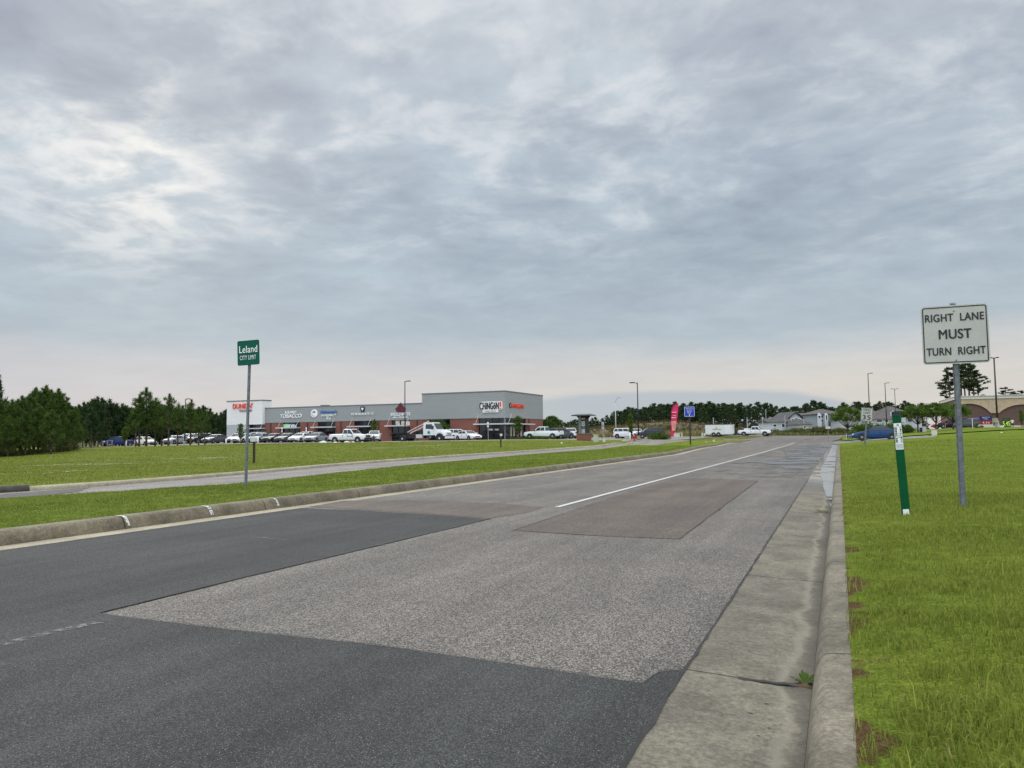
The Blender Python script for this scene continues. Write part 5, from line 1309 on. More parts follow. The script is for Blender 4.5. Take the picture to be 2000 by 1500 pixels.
# meter box on twin posts, message board on one post
D = 37; x, y = xy(496.5, D); z0 = at(496.5, 900, D)[2]; k = D / FPX
o = thing('meter_box', 'white box on two dark wooden posts in the field behind the city sign', 'post box', (x, y, z0))
for s_ in (-1, 1): mb = MB(); mb.box((s_ * 1.35 * k, 0, (900 - 866) * k / 2 - .1), (1.7 * k, .06, (900 - 864) * k + .2)); mb.build('post', M_WOOD, o)
mb = MB(); mb.box((-.5 * k, -.02, (900 - 858.4) * k), (13.0 * k, .14, 9.0 * k)); mb.build('box', mat('dull white', (.52, .54, .53), .6, 0, .12), o, bevel=.01)
mb = MB(); mb.box((-.5 * k, -.02, (900 - 864) * k), (12.4 * k, .12, 2.2 * k)); mb.build('base_tray', M_TRIM, o)
D = 66; x, y = xy(978, D); z0 = at(978, 874.3, D)[2]; k = D / FPX
o = thing('notice_post', 'dark wooden post carrying a small white framed notice in the field', 'post', (x, y, z0))
mb = MB(); mb.box((0, 0, (874.3 - 853) * k / 2), (2.3 * k, .1, (874.3 - 853) * k + .1)); mb.build('post', M_WOOD, o)
mb = MB(); mb.box((1.4 * k, -.06, (874.3 - 849.6) * k), (4.2 * k, .05, 4.6 * k)); q = mb.build('notice', M_WHITE, o)
mb = MB(); mb.box((1.4 * k, -.09, (874.3 - 849.8) * k), (1.6 * k, .01, 1.8 * k)); mb.build('emblem', M_NAVY, q)

# parking signs on thin posts
def lotsign(px, D, py0, py1, wpx, label, m=M_WHITE, pole=M_POLEG):
    x, y = xy(px, D); z0 = Bf(x, y); k = D / FPX; ht_ = at(px, py0, D)[2] - z0
    o = thing('parking_sign', label, 'road sign', (x, y, z0), 0, None)
    mb = MB(); mb.bar((0, 0, -.2), (0, 0, ht_), .035, .035, 8); mb.build('post', pole, o)
    hh = (py1 - py0) * k; mb = MB(); mb.box((0, -.06, ht_ - hh / 2), (wpx * k, .02, hh)); q = mb.build('sign_panel', m, o)
    mb = MB(); mb.box((0, -.075, ht_ - hh * .55), (wpx * k * .5, .004, hh * .35)); mb.build('sign_print', M_STEEL, q)
lotsign(953.5, 112, 824.5, 834, 3.2, 'white parking sign on a pole right of the white sedan')
lotsign(336.5, 112, 850, 856, 5, 'white notice among the pine trunks')
lotsign(358, 108, 848, 853, 3, 'small white arrow sign by the slim right hand pine')
lotsign(551, 120, 834.5, 844, 2.4, 'white parking sign left of the tobacco shop window')
lotsign(598.5, 120, 834.5, 842, 2.4, 'white parking sign before the brick pier right of the tobacco shop')
lotsign(1178, 128, 824, 838, 5, 'pale back of a stop sign before the brown mound', M_SIGNBK)

# real estate board, stop sign and yard signs near the driveway
D = 97; x, y = xy(1660, D); z0 = Bf(x, y); k = D / FPX
o = thing('yard_sign', 'dark blue yard sign with white border before the blue car', 'sign', (x, y, z0))
for s_ in (-1, 1): mb = MB(); mb.bar((s_ * 6.6 * k, 0, -.1), (s_ * 6.6 * k, 0, 11.5 * k), .025, .025, 6); mb.build('leg', M_WHITE, o)
mb = MB(); mb.box((0, -.02, 6.6 * k), (12.6 * k, .03, 9 * k)); q = mb.build('sign_panel', M_NAVY, o)
text('NOW LEASING', 1.8 * k, (0, -.045, 8.3 * k), M_LETW, q, 10 * k, depth=.01); text('OPEN HOUSE', 1.6 * k, (0, -.045, 4.6 * k), M_LETW, q, 9 * k, depth=.01)
D = 112; x, y = xy(1617.5, D); z0 = Bf(x, y); k = D / FPX
o = thing('estate_sign', 'wooden framed pale board on the grass island', 'sign', (x, y, z0)); ht_ = at(1617, 833, D)[2] - z0
mb = MB(); mb.box((0, 0, ht_ / 2), (.10, .1, ht_)); mb.build('post', M_TIMB, o)
mb = MB(); mb.box((0, -.07, ht_ - 2.2 * k), (9 * k, .04, 4.5 * k)); mb.build('sign_panel', mat('pale board', (.55, .50, .48), .6), o)
D = 120; x, y = xy(1656, D); z0 = Bf(x, y); k = D / FPX; ht_ = at(1656, 816, D)[2] - z0
o = thing('stop_sign', 'red stop sign standing before the round green tree', 'road sign', (x, y, z0))
mb = MB(); mb.bar((0, 0, -.2), (0, 0, ht_), .05, .05, 8); mb.build('post', M_POLEG, o)
mb = MB(); mb.lathe([(2.9 * k, -.01), (2.9 * k, .01)], (0, -.07, ht_ - 2.9 * k), 8, 'y'); mb.build('sign_panel', mat('faded stop red', (.50, .06, .04), .5), o).rotation_euler = (0, 0, 0)
text('STOP', 1.5 * k, (0, -.095, ht_ - 2.9 * k), M_LETW, o, 4.2 * k, depth=.01)

# litter and bits on the grass
M_BAGW = mat('white litter', (.50, .50, .47), .7, 0, .08)
def lump(name, label, cat, px, py, D, wd, ht, m, group=None):
    x, y = xy(px, D); z0 = at(px, py, D)[2]
    mb = MB(); rings = []
    for i in range(5):
        t_ = i / 4; r_ = wd / 2 * math.sqrt(max(.02, 1 - t_ ** 2)) ; rings.append([(r_ * (1 + .18 * math.sin(3 * a + wd * 20)) * math.cos(a), .8 * r_ * (1 + .15 * math.cos(2 * a + px)) * math.sin(a), ht * t_ - .02) for a in np.linspace(0, 2 * math.pi, 11)[:-1]])
    mb.loft(rings); o = mb.build(name, m, None, True); o.location = (x, y, z0); tag(o, label, cat, group)
lump('litter', 'white paper scrap on the field before the pylon sign', 'litter', 1097, 866, 70, .20, .12, M_BAGW)
lump('litter', 'white scrap near the left edge woods on the field', 'litter', 150, 887, 62, .46, .10, M_BAGW)
lump('litter', 'small white scrap on the grass right of the park sign', 'litter', 1378, 863.4, 82, .14, .08, M_BAGW)
simple('litter', 'white paper bag standing on the grass beyond the park sign', 'litter', 1394, 863, 84, [('bag', boxmb(((0, 0, .10), (.20, .14, .24))), M_BAGW), ('bag_flap', boxmb(((.07, -.02, .24), (.05, .10, .06))), M_BAGW)])
for i, (px, wd, ht) in enumerate(((632, 1.1, .35), (655, .7, .22), (677, .9, .30), (690, .5, .25), (708, .45, .22))):
    lump('white_sack', ('widest white sack lying behind the pickup tail', 'low white sack below the pickup bed', 'white sack between the pickup wheels', 'small white sack just ahead of the middle one', 'white sack under the pickup front wheel')[i], 'sack', px, 865.6, 100, wd, ht, M_BAGW, 'white sacks at the field edge')
lump('tarpaulin', 'dark flat tarpaulin on the field edge before the white pickup', 'tarpaulin', 652, 868.6, 98, 2.6, .12, M_TRIM)
for i, (px, py) in enumerate(((906, 868), (911, 867.5), (923, 866.8), (982, 865.2), (988.5, 863.5), (999, 863.5), (1016.5, 863.3), (1035, 862.5), (1039, 865))):
    lump('clod', 'small dark clod on the field edge before the corner shop', 'clod', px, py, 88, .13, .09, M_WOOD, 'dark clods along the field edge')
# fence stakes left of the blue pickup
for i, (px, py, D, h_) in enumerate(((153, 874, 104, .75), (164, 873.5, 106, .8), (177, 873.5, 106, .85), (182, 871, 112, 1.0), (189, 874, 104, .8), (192, 871, 112, 1.0), (201, 873.6, 106, .85), (210, 873.4, 106, .85), (219, 873, 106, .85))):
    x, y = xy(px, D); o = thing('fence_stake', 'pale timber stake in the row left of the blue pickup', 'stake', (x, y, at(px, py, D)[2]), 0, 'timber stakes by the woods')
    mb = MB(); mb.box((0, 0, h_ / 2 - .1), (.11, .11, h_ + .2)); mb.build('shaft', M_TIMB, o)
    mb = MB(); mb.loft([[(-.055, -.055, h_), (.055, -.055, h_), (.055, .055, h_), (-.055, .055, h_)], [(-.01, -.01, h_ + .05), (.01, -.01, h_ + .05), (.01, .01, h_ + .05), (-.01, .01, h_ + .05)]]); mb.build('tip', M_TIMB, o)

# ------------------------------------------------------------------ tan shop with arches, price boards, person
D0 = 138; YR = xy(1945, D0)[1]
def rp(px, py): return plane_y(px, py, YR)
x0, x1 = rp(1868, 800)[0], rp(2150, 800)[0]; zg = Bf(rp(1945, 833)[0], YR)
M_TAN = mat('tan stucco', (.43, .335, .22), .85, 0, .08, 1.5); M_CREAMC = mat('cream cornice', (.60, .58, .53), .7, 0, .06); M_PLINTH = mat('pale stone plinth', (.55, .51, .44), .8, 0, .1)
ts = thing('arched_shop', 'tan stucco shop with wide brown brick arches at the right edge', 'building', (x0, YR, zg))
ox, oz = x0, zg
zt_ = rp(1945, 777.5)[1] - oz; wtot = x1 - x0
mb = MB(); mb.box((wtot / 2, 12, zt_ / 2 - .3), (wtot, 24, zt_ + .4)); mb.build('brick_wall', M_BRICKB, ts)
def arc(pxa, pxb, pya, pyt):                    # arch between springing points
    a, b = rp(pxa, pya), rp(pxb, pya); t_ = rp((pxa + pxb) / 2, pyt); zs = a[1] - oz; rise = (t_[1] - oz) - zs; h_ = (b[0] - a[0]) / 2; rad = (h_ * h_ + rise * rise) / (2 * rise); cxx = (a[0] + b[0]) / 2 - ox
    return [(cxx + h_ * (2 * i / 16 - 1), zs + rise - rad + math.sqrt(max(0, rad * rad - (h_ * (2 * i / 16 - 1)) ** 2))) for i in range(17)]
A1 = arc(1852, 1935, 808.5, 788.5); A2 = arc(1953, 2040, 804.5, 790.0); A3 = arc(2058, 2146, 804, 786)
zb1 = A1[0][1]
poly = [(0.0, zt_)] + [(p_[0], p_[1]) for p_ in A1 if p_[0] > .05] + [(A2[0][0], A1[-1][1])] + A2 + [(A3[0][0], A2[-1][1])] + A3 + [(wtot, A3[-1][1]), (wtot, zt_)]
poly.insert(1, (0.0, poly[1][1] if len(poly) > 1 else zb1))
mb = MB(); mb.prism([(a, -.25, b) for a, b in poly], (0, 0, 0), (0, .24, 0)); mb.build('stucco_front', M_TAN, ts)
mb = MB(); mb.box((wtot / 2, 11.9, zt_ + .16), (wtot + .3, 24.6, .46)); mb.build('cornice', M_CREAMC, ts)
mb = MB(); mb.box((wtot / 2, 11.9, zt_ + .47), (wtot + .5, 24.9, .12)); mb.build('coping', M_CREAMC, ts)
for a, b in ((1926, 1955), (1955, 1997), (1999, 2045)):
    xa, xb = rp(a, 833)[0] - ox, rp(b, 833)[0] - ox; mb = MB(); mb.box(((xa + xb) / 2, -.12, .1), (xb - xa, .3, .55)); mb.build('plinth', M_PLINTH, ts)
mb = MB(); xa = rp(1935, 800)[0] - ox; mb.box((xa, -.263, zt_ - 1.1), (.05, .02, 2.1)); mb.build('joint', M_PLINTH, ts)

D = 104; k = D / FPX
def std(px, py): 
    x, y = xy(px, D); return x, y, at(px, py, D)[2]
X_ = std(1926, 837.5); o = thing('price_board', 'navy and red fuel price board on a pale base', 'sign', X_)
mb = MB(); mb.box((0, 0, 4 * k), (24 * k, .5, 9 * k)); mb.build('base', M_PLINTH, o)
mb = MB(); mb.box((0, -.05, 20.5 * k - .0), (21.5 * k, .35, 9.2 * k)); q = mb.build('name_panel', mat('deep navy panel', (.012, .012, .11), .4), o)
text('MARKETPLACE', 1.7 * k, (0, -.24, 22.4 * k), M_LETW, q, 13 * k, depth=.01); text('FUEL', 1.7 * k, (0, -.24, 19.4 * k), M_LETW, q, 7 * k, depth=.01)
mb = MB(); mb.box((0, -.05, 12.2 * k), (21.0 * k, .35, 7.2 * k)); q = mb.build('price_panel', mat('deep red panel', (.22, .012, .02), .4), o)
text('4.56', 4.2 * k, (0, -.24, 12.2 * k), M_LETR if False else mat('pink lit digits', (.75, .45, .45), .5, emit=.2), q, 12 * k, depth=.01)
X_ = std(1966, 836.4); o = thing('price_board', 'dark green price board with lime digits near the person', 'sign', X_)
mb = MB(); mb.box((0, 0, 9.6 * k), (13.5 * k, .4, 20 * k)); q = mb.build('board', mat('bottle green panel', (.012, .040, .012), .5), o)
mb = MB(); mb.box((0, -.03, 2.2 * k), (13.7 * k, .44, 4.2 * k)); mb.build('base', mat('bright green base', (.006, .10, .02), .5), o)
text('Regular', 1.8 * k, (0, -.23, 16.6 * k), mat('lime dim', (.20, .30, .05), .5), q, 6.4 * k, depth=.01)
text('5.45', 8.6 * k, (-.2 * k, -.23, 9.2 * k), mat('lime digits', (.45, .68, .06), .5, emit=.25), q, 11.6 * k, depth=.02, bold=.02)
X_ = std(1945, 837.5); o = thing('info_lectern', 'tilted white notice panel on grey legs between the price boards', 'sign', X_)
mb = MB(); mb.prism([(-9 * k, -.3, 21 * k), (3.0 * k, -.3, 21 * k), (7.0 * k, .3, 12 * k), (-7.0 * k, .3, 12 * k)], (0, 0, 0), (0, -.06, 0)); mb.build('notice_panel', M_WHITE, o)
for a in (-5, 0.5): mb = MB(); mb.box((a * k, 0, 5 * k), (1.6 * k, .12, 14 * k)); mb.build('leg', M_POLEG, o)
mb = MB(); mb.box((4.6 * k, .1, 5.5 * k), (3.2 * k, .5, 11 * k)); mb.build('side_box', M_UTIL, o)
X_ = std(1956.5, 836); o = thing('crate', 'low white crate beside the green price board', 'crate', X_)
mb = MB(); mb.box((0, 0, 2.2 * k), (7 * k, .4, 4.8 * k)); mb.build('crate_body', M_WHITE, o, bevel=.03)
mb = MB(); mb.box((0, 0, 4.7 * k), (7.4 * k, .45, .5 * k)); mb.build('lid', M_WHITE, o)
lump('litter', 'pale scrap on the right hand grass before the white crate', 'litter', 1956, 846.5, 68, .22, .08, M_BAGW); bpy.data.objects[[o.name for o in bpy.data.objects if o.name.startswith('litter')][-1]].location.z = Bf(*xy(1956, 68)) + .14
for px, lab, cl_ in ((1908.5, 'brown potted shrub at the right end of the cars', (.14, .075, .02)), (1917, 'rusty coloured shrub left of the navy price board', (.17, .07, .02))):
    pass
X_ = std(1900, 838.5); o = thing('flag_stake', 'thin white stake before the dark tall estate', 'stake', X_)
mb = MB(); mb.box((0, 0, 10 * k), (.07, .05, 21 * k)); mb.build('shaft', M_LETW, o)
mb = MB(); mb.box((0, 0, 20.8 * k), (.16, .03, .5 * k)); mb.build('cap', M_LETW, o)
X_ = std(1847, 846); o = thing('flag_stake', 'pink topped survey stake left of the sign post', 'stake', X_)
mb = MB(); mb.box((0, 0, 9 * k), (.07, .05, 20 * k)); mb.build('shaft', mat('pinkish wood', (.50, .36, .32), .7), o)
mb = MB(); mb.box((.12, 0, 18.2 * k), (.26, .03, 2.0 * k)); mb.build('ribbon', mat('pink ribbon', (.55, .12, .14), .7), o)
D = 82; k = D / FPX
X_ = (*xy(1824.5, D), Bf(*xy(1824.5, D))); o = thing('utility_cabinet', 'white utility box on the grass under the small trees', 'cabinet', X_)
mb = MB(); mb.box((0, 0, 5 * k), (9.2 * k, .5, 11.5 * k)); mb.build('cabinet_body', M_BEIGE, o, bevel=.03)
mb = MB(); mb.box((0, 0, 11 * k), (9.8 * k, .55, .8 * k)); mb.build('lid', M_BEIGE, o)
X_ = (*xy(1805.5, 100), Bf(*xy(1805.5, 100))); o = thing('yard_sign', 'white board leaning under the small round trees', 'sign', X_)
mb = MB(); mb.box((0, 0, .42), (.46, .06, .75)); mb.build('sign_panel', M_WHITE, o); mb = MB(); mb.box((-.4, .02, .35), (.3, .3, .6)); mb.build('stand', M_NAVY, o)

# person in a white top beside the green board
def skin_body(name, joints, bones, m, parent, root=0, sub=2):
    me = bpy.data.meshes.new(name); me.from_pydata([j[0] for j in joints], bones, []); me.update()
    o = bpy.data.objects.new(name, me); COL.objects.link(o); o.parent = parent
    o.modifiers.new('Skin', 'SKIN'); o.modifiers.new('Sub', 'SUBSURF').levels = sub; o.modifiers['Sub'].render_levels = sub
    for v, j in zip(me.skin_vertices[0].data, joints): v.radius = (j[1], j[1] * (j[2] if len(j) > 2 else 1)); v.use_root = False
    me.skin_vertices[0].data[root].use_root = True
    me.materials.append(m); return o
M_SKIN = mat('skin', (.28, .16, .11), .6, 0, .08); M_SHIRT = mat('white shirt', (.70, .66, .66), .8, 0, .06); M_SHORT = mat('black shorts', (.018, .017, .02), .8); M_HAIR = mat('dark hair', (.02, .016, .014), .7)
D = 106; X_ = (*xy(1978, D), Bf(*xy(1978, D))); k = D / FPX
pe = thing('person', 'person in a white top and dark shorts beside the green price board', 'person', X_, R(160))
H = 17.3 * k; h = H / 1.72
J = [((0, 0, .93 * h), .15 * h, .75), ((0, 0, 1.12 * h), .135 * h, .75), ((0, .0, 1.32 * h), .16 * h, .7), ((0, 0, 1.44 * h), .09 * h), ((0, .01, 1.52 * h), .055 * h), ((0, .02, 1.60 * h), .085 * h, 1.1), ((0, .02, 1.68 * h), .085 * h, 1.1),
     ((.09 * h, 0, .86 * h), .10 * h), ((.10 * h, .03, .50 * h), .065 * h), ((.10 * h, -.01, .10 * h), .042 * h), ((.11 * h, .13 * h, .04 * h), .04 * h),
     ((-.09 * h, 0, .86 * h), .10 * h), ((-.11 * h, -.03, .50 * h), .065 * h), ((-.12 * h, -.08, .10 * h), .042 * h), ((-.13 * h, .06 * h, .04 * h), .04 * h),
     ((.20 * h, 0, 1.38 * h), .06 * h), ((.25 * h, .02, 1.12 * h), .045 * h), ((.26 * h, .12 * h, .90 * h), .034 * h), ((.26 * h, .15 * h, .80 * h), .03 * h),
     ((-.20 * h, 0, 1.38 * h), .06 * h), ((-.26 * h, .0, 1.12 * h), .045 * h), ((-.27 * h, .08 * h, .89 * h), .034 * h), ((-.27 * h, .11 * h, .79 * h), .03 * h)]
Bn = [(0, 1), (1, 2), (2, 3), (3, 4), (4, 5), (5, 6), (0, 7), (7, 8), (8, 9), (9, 10), (0, 11), (11, 12), (12, 13), (13, 14), (3, 15), (15, 16), (16, 17), (17, 18), (3, 19), (19, 20), (20, 21), (21, 22)]
skin_body('body', J, Bn, M_SKIN, pe)
JS = [((0, 0, .80 * h), .20 * h, .8), ((0, 0, .96 * h), .19 * h, .85), ((0, 0, 1.14 * h), .175 * h, .85), ((0, 0, 1.32 * h), .185 * h, .75), ((0, 0, 1.42 * h), .11 * h), ((.21 * h, 0, 1.37 * h), .085 * h), ((.25 * h, .02, 1.16 * h), .07 * h), ((-.21 * h, 0, 1.37 * h), .085 * h), ((-.26 * h, 0, 1.16 * h), .07 * h)]
skin_body('shirt', JS, [(0, 1), (1, 2), (2, 3), (3, 4), (4, 5), (5, 6), (4, 7), (7, 8)], M_SHIRT, pe)
JS = [((0, 0, .98 * h), .165 * h, .85), ((.10 * h, 0, .80 * h), .125 * h), ((.105 * h, .02, .52 * h), .10 * h), ((-.10 * h, 0, .80 * h), .125 * h), ((-.11 * h, -.02, .52 * h), .10 * h)]
skin_body('shorts', JS, [(0, 1), (1, 2), (0, 3), (3, 4)], M_SHORT, pe)
mb = MB(); mb.lathe([(.02 * h, 1.77 * h), (.07 * h, 1.75 * h), (.10 * h, 1.69 * h), (.10 * h, 1.62 * h), (.07 * h, 1.59 * h)], (0, -.005, 0), 14); mb.build('hair', M_HAIR, pe, True)

# ------------------------------------------------------------------ far houses
M_ROOF = mat('grey shingle roof', (.055, .054, .056), .9, 0, .2, .8); M_ROOF2 = mat('brown grey shingle roof', (.075, .066, .062), .9, 0, .2, .8)
M_SIDING = mat('white siding', (.50, .53, .56), .7, 0, .05, 2); M_SIDB = mat('grey blue siding', (.24, .29, .33), .7, 0, .08, 2); M_WIND = mat('house glass', (.03, .035, .04), .15, 0, .3)
def house(label, pxa, pxb, pyb, pye, pyr, D, dep, wall, roof, kind='hip', wins=(), rz=0.0, gables=()):
    """pixel extents of the front wall, eave and ridge; D metres away"""
    a = at(pxa, pye, D); b = at(pxb, pye, D); x0, y0 = float(a[0]), float(a[1]); k = D / FPX
    wd = math.hypot(b[0] - a[0], b[1] - a[1]); yaw = math.atan2(b[1] - a[1], b[0] - a[0])
    zg = min(Bf(x0, y0), at(pxa, pyb, D)[2]) - .2; o = thing('house', label, 'house', (x0, y0, zg), yaw)
    he = at((pxa + pxb) / 2, pye, D)[2] - zg; hr = at((pxa + pxb) / 2, pyr, D)[2] - zg
    mb = MB(); mb.box((wd / 2, dep / 2, he / 2), (wd, dep, he)); mb.build('wall', wall, o)
    e = .6
    if kind == 'hip':
        i = min(dep / 2, wd / 2.2); mb = MB(); vs = [(-e, -e, he), (wd + e, -e, he), (wd + e, dep + e, he), (-e, dep + e, he), (i, dep / 2, hr), (wd - i, dep / 2, hr)]
        mb.add(vs, [(0, 1, 5, 4), (1, 2, 5), (2, 3, 4, 5), (3, 0, 4), (3, 2, 1, 0)])
    elif kind == 'gable':                       # ridge runs across the view
        mb = MB(); vs = [(-e, -e, he), (wd + e, -e, he), (wd + e, dep + e, he), (-e, dep + e, he), (-e, dep / 2, hr), (wd + e, dep / 2, hr)]
        mb.add(vs, [(0, 1, 5, 4), (2, 3, 4, 5), (1, 2, 5), (3, 0, 4), (3, 2, 1, 0)])
    else:                                       # gable end towards the viewer
        mb = MB(); vs = [(-e, -e, he - .1), (wd / 2, -e, hr + .1), (wd + e, -e, he - .1), (-e, dep, he - .1), (wd / 2, dep, hr + .1), (wd + e, dep, he - .1)]
        vs2 = [(x, y, z + .35) for x, y, z in vs]; mb.add(vs + vs2, [(0, 1, 4, 3), (1, 2, 5, 4), (6, 9, 10, 7), (7, 10, 11, 8), (0, 6, 7, 1), (1, 7, 8, 2), (0, 3, 9, 6), (2, 8, 11, 5), (3, 4, 10, 9), (4, 5, 11, 10)])
        mg = MB(); mg.prism([(0, .0, he), (wd, .0, he), (wd / 2, .0, hr)], (0, .05, 0), (0, .4, 0)); mg.build('gable', wall, o)
    mb.build('roof', roof, o)
    for (pa, pb, ya, yb_) in wins:
        xa = (pa - pxa) / (pxb - pxa) * wd; xb = (pb - pxa) / (pxb - pxa) * wd; za = at(pa, ya, D)[2] - zg; zb_ = at(pa, yb_, D)[2] - zg
        yo = -.80 if any(pa >= g0 - .5 and pb <= g1 + .5 for g0, g1, _, _ in gables) else 0.0
        mb = MB(); mb.box(((xa + xb) / 2, yo - .03, (za + zb_) / 2), (xb - xa + .3, .10, za - zb_ + .3)); f = mb.build('window', M_WHITE, o)
        mb = MB(); mb.box(((xa + xb) / 2, yo - .09, (za + zb_) / 2), (xb - xa, .06, za - zb_)); mb.build('pane', M_WIND, f)
    for (pa, pb, ye, yr) in gables:
        xa = (pa - pxa) / (pxb - pxa) * wd; xb = (pb - pxa) / (pxb - pxa) * wd; za = at(pa, ye, D)[2] - zg; zr = at(pa, yr, D)[2] - zg
        mb = MB(); mb.prism([(xa, -.8, 0), (xb, -.8, 0), (xb, -.8, za), ((xa + xb) / 2, -.8, zr), (xa, -.8, za)], (0, 0, 0), (0, .75, 0)); mb.build('gabled_bay', M_SIDING, o)
    return o
house('low white house with plain grey roof right of the old pickup', 1501, 1545, 838, 824, 816.5, 215, 9, M_SIDING, M_ROOF, 'gable', [(1510, 1516, 829, 833), (1527, 1531, 828, 834)])
house('white house with its steep gable end facing the road', 1541, 1567, 838, 818, 806.5, 222, 14, M_SIDING, M_ROOF, 'end', [(1547, 1549.5, 818, 823), (1553, 1556, 816, 824), (1560, 1562, 818, 823)])
house('dark hip roofed white house in the middle of the far row', 1561, 1586, 842, 829, 816.5, 205, 12, M_SIDING, M_ROOF, 'hip', [(1570, 1573, 832, 836)])
house('long grey roofed building behind the gabled white house', 1563, 1602, 836, 815, 805.5, 245, 12, M_SIDING, M_ROOF2, 'gable')
house('three storey apartment house with white bays and dark balconies', 1594, 1650, 842, 808.5, 797.5, 232, 14, M_SIDB, M_ROOF2, 'hip',
      [(1596, 1600, 812, 816), (1603, 1607, 811, 816), (1603, 1607, 819, 824), (1610.5, 1613, 811, 820), (1628, 1632, 810, 814), (1634, 1638, 810, 814), (1628, 1632, 818, 823), (1634, 1638, 818, 823)], gables=[(1595, 1602, 810, 807), (1608.5, 1615, 810, 807), (1626.5, 1640, 809, 808)])
house('wide grey roofed apartment block behind the speed limit sign', 1668, 1712, 838, 818, 794, 215, 16, M_SIDING, M_ROOF2, 'hip', [(1690, 1694, 821, 825)])
house('long low grey roofed block left of the green marker', 1706, 1752, 838, 818.5, 800, 200, 14, M_SIDING, M_ROOF2, 'hip', [(1712, 1722, 820, 824), (1728, 1734, 820, 824)])
house('large brown grey roofed block behind the small round trees', 1738, 1800, 838, 816, 790.5, 210, 18, M_SIDING, M_ROOF2, 'hip', [(1741, 1746, 805.5, 808.5), (1760, 1764, 806, 809), (1772, 1780, 818, 824)], gables=[(1739, 1747, 806, 802.5), (1758, 1766, 806, 802.5)])
# ------------------------------------------------------------------ trees and shrubs
def rand_unit(n):
    v = RNG.normal(size=(n, 3)); return v / np.linalg.norm(v, axis=1)[:, None]
def clumps(C, Rr, n, s, asp, up=0.3, flat=1.0, tintb=None):
    """C: clump centres, Rr: radii; n leaf faces each, s: length, asp: width / length"""
    m = len(C); c = np.repeat(C, n, 0); r = np.repeat(Rr, n)[:, None]
    off = rand_unit(m * n) * (RNG.uniform(0, 1, (m * n, 1)) ** .45) * r; off[:, 2] *= flat
    p = c + off; u = off / (np.linalg.norm(off, axis=1)[:, None] + 1e-6) + rand_unit(m * n) * .7; u[:, 2] += up; u /= np.linalg.norm(u, axis=1)[:, None]
    v = np.cross(u, rand_unit(m * n)); v /= np.linalg.norm(v, axis=1)[:, None] + 1e-9
    L = s * RNG.uniform(.6, 1.3, (m * n, 1)); W = L * asp
    V = np.stack([p - v * W / 2 - u * L * .3, p + v * W / 2 - u * L * .3, p + u * L * .7], 1).reshape(-1, 3)
    T = np.arange(m * n * 3).reshape(-1, 3)
    tb = RNG.uniform(.1, .9, m) if tintb is None else tintb
    tint = np.clip(np.repeat(tb, n) * .6 + RNG.uniform(0, .4, m * n), 0, 1)
    return V, T, np.repeat(tint, 3)
def merge(parts):
    V, T, tt, o = [], [], [], 0
    for v, t, c in parts: V.append(v); T.append(t + o); tt.append(c); o += len(v)
    return np.concatenate(V), np.concatenate(T), np.concatenate(tt)
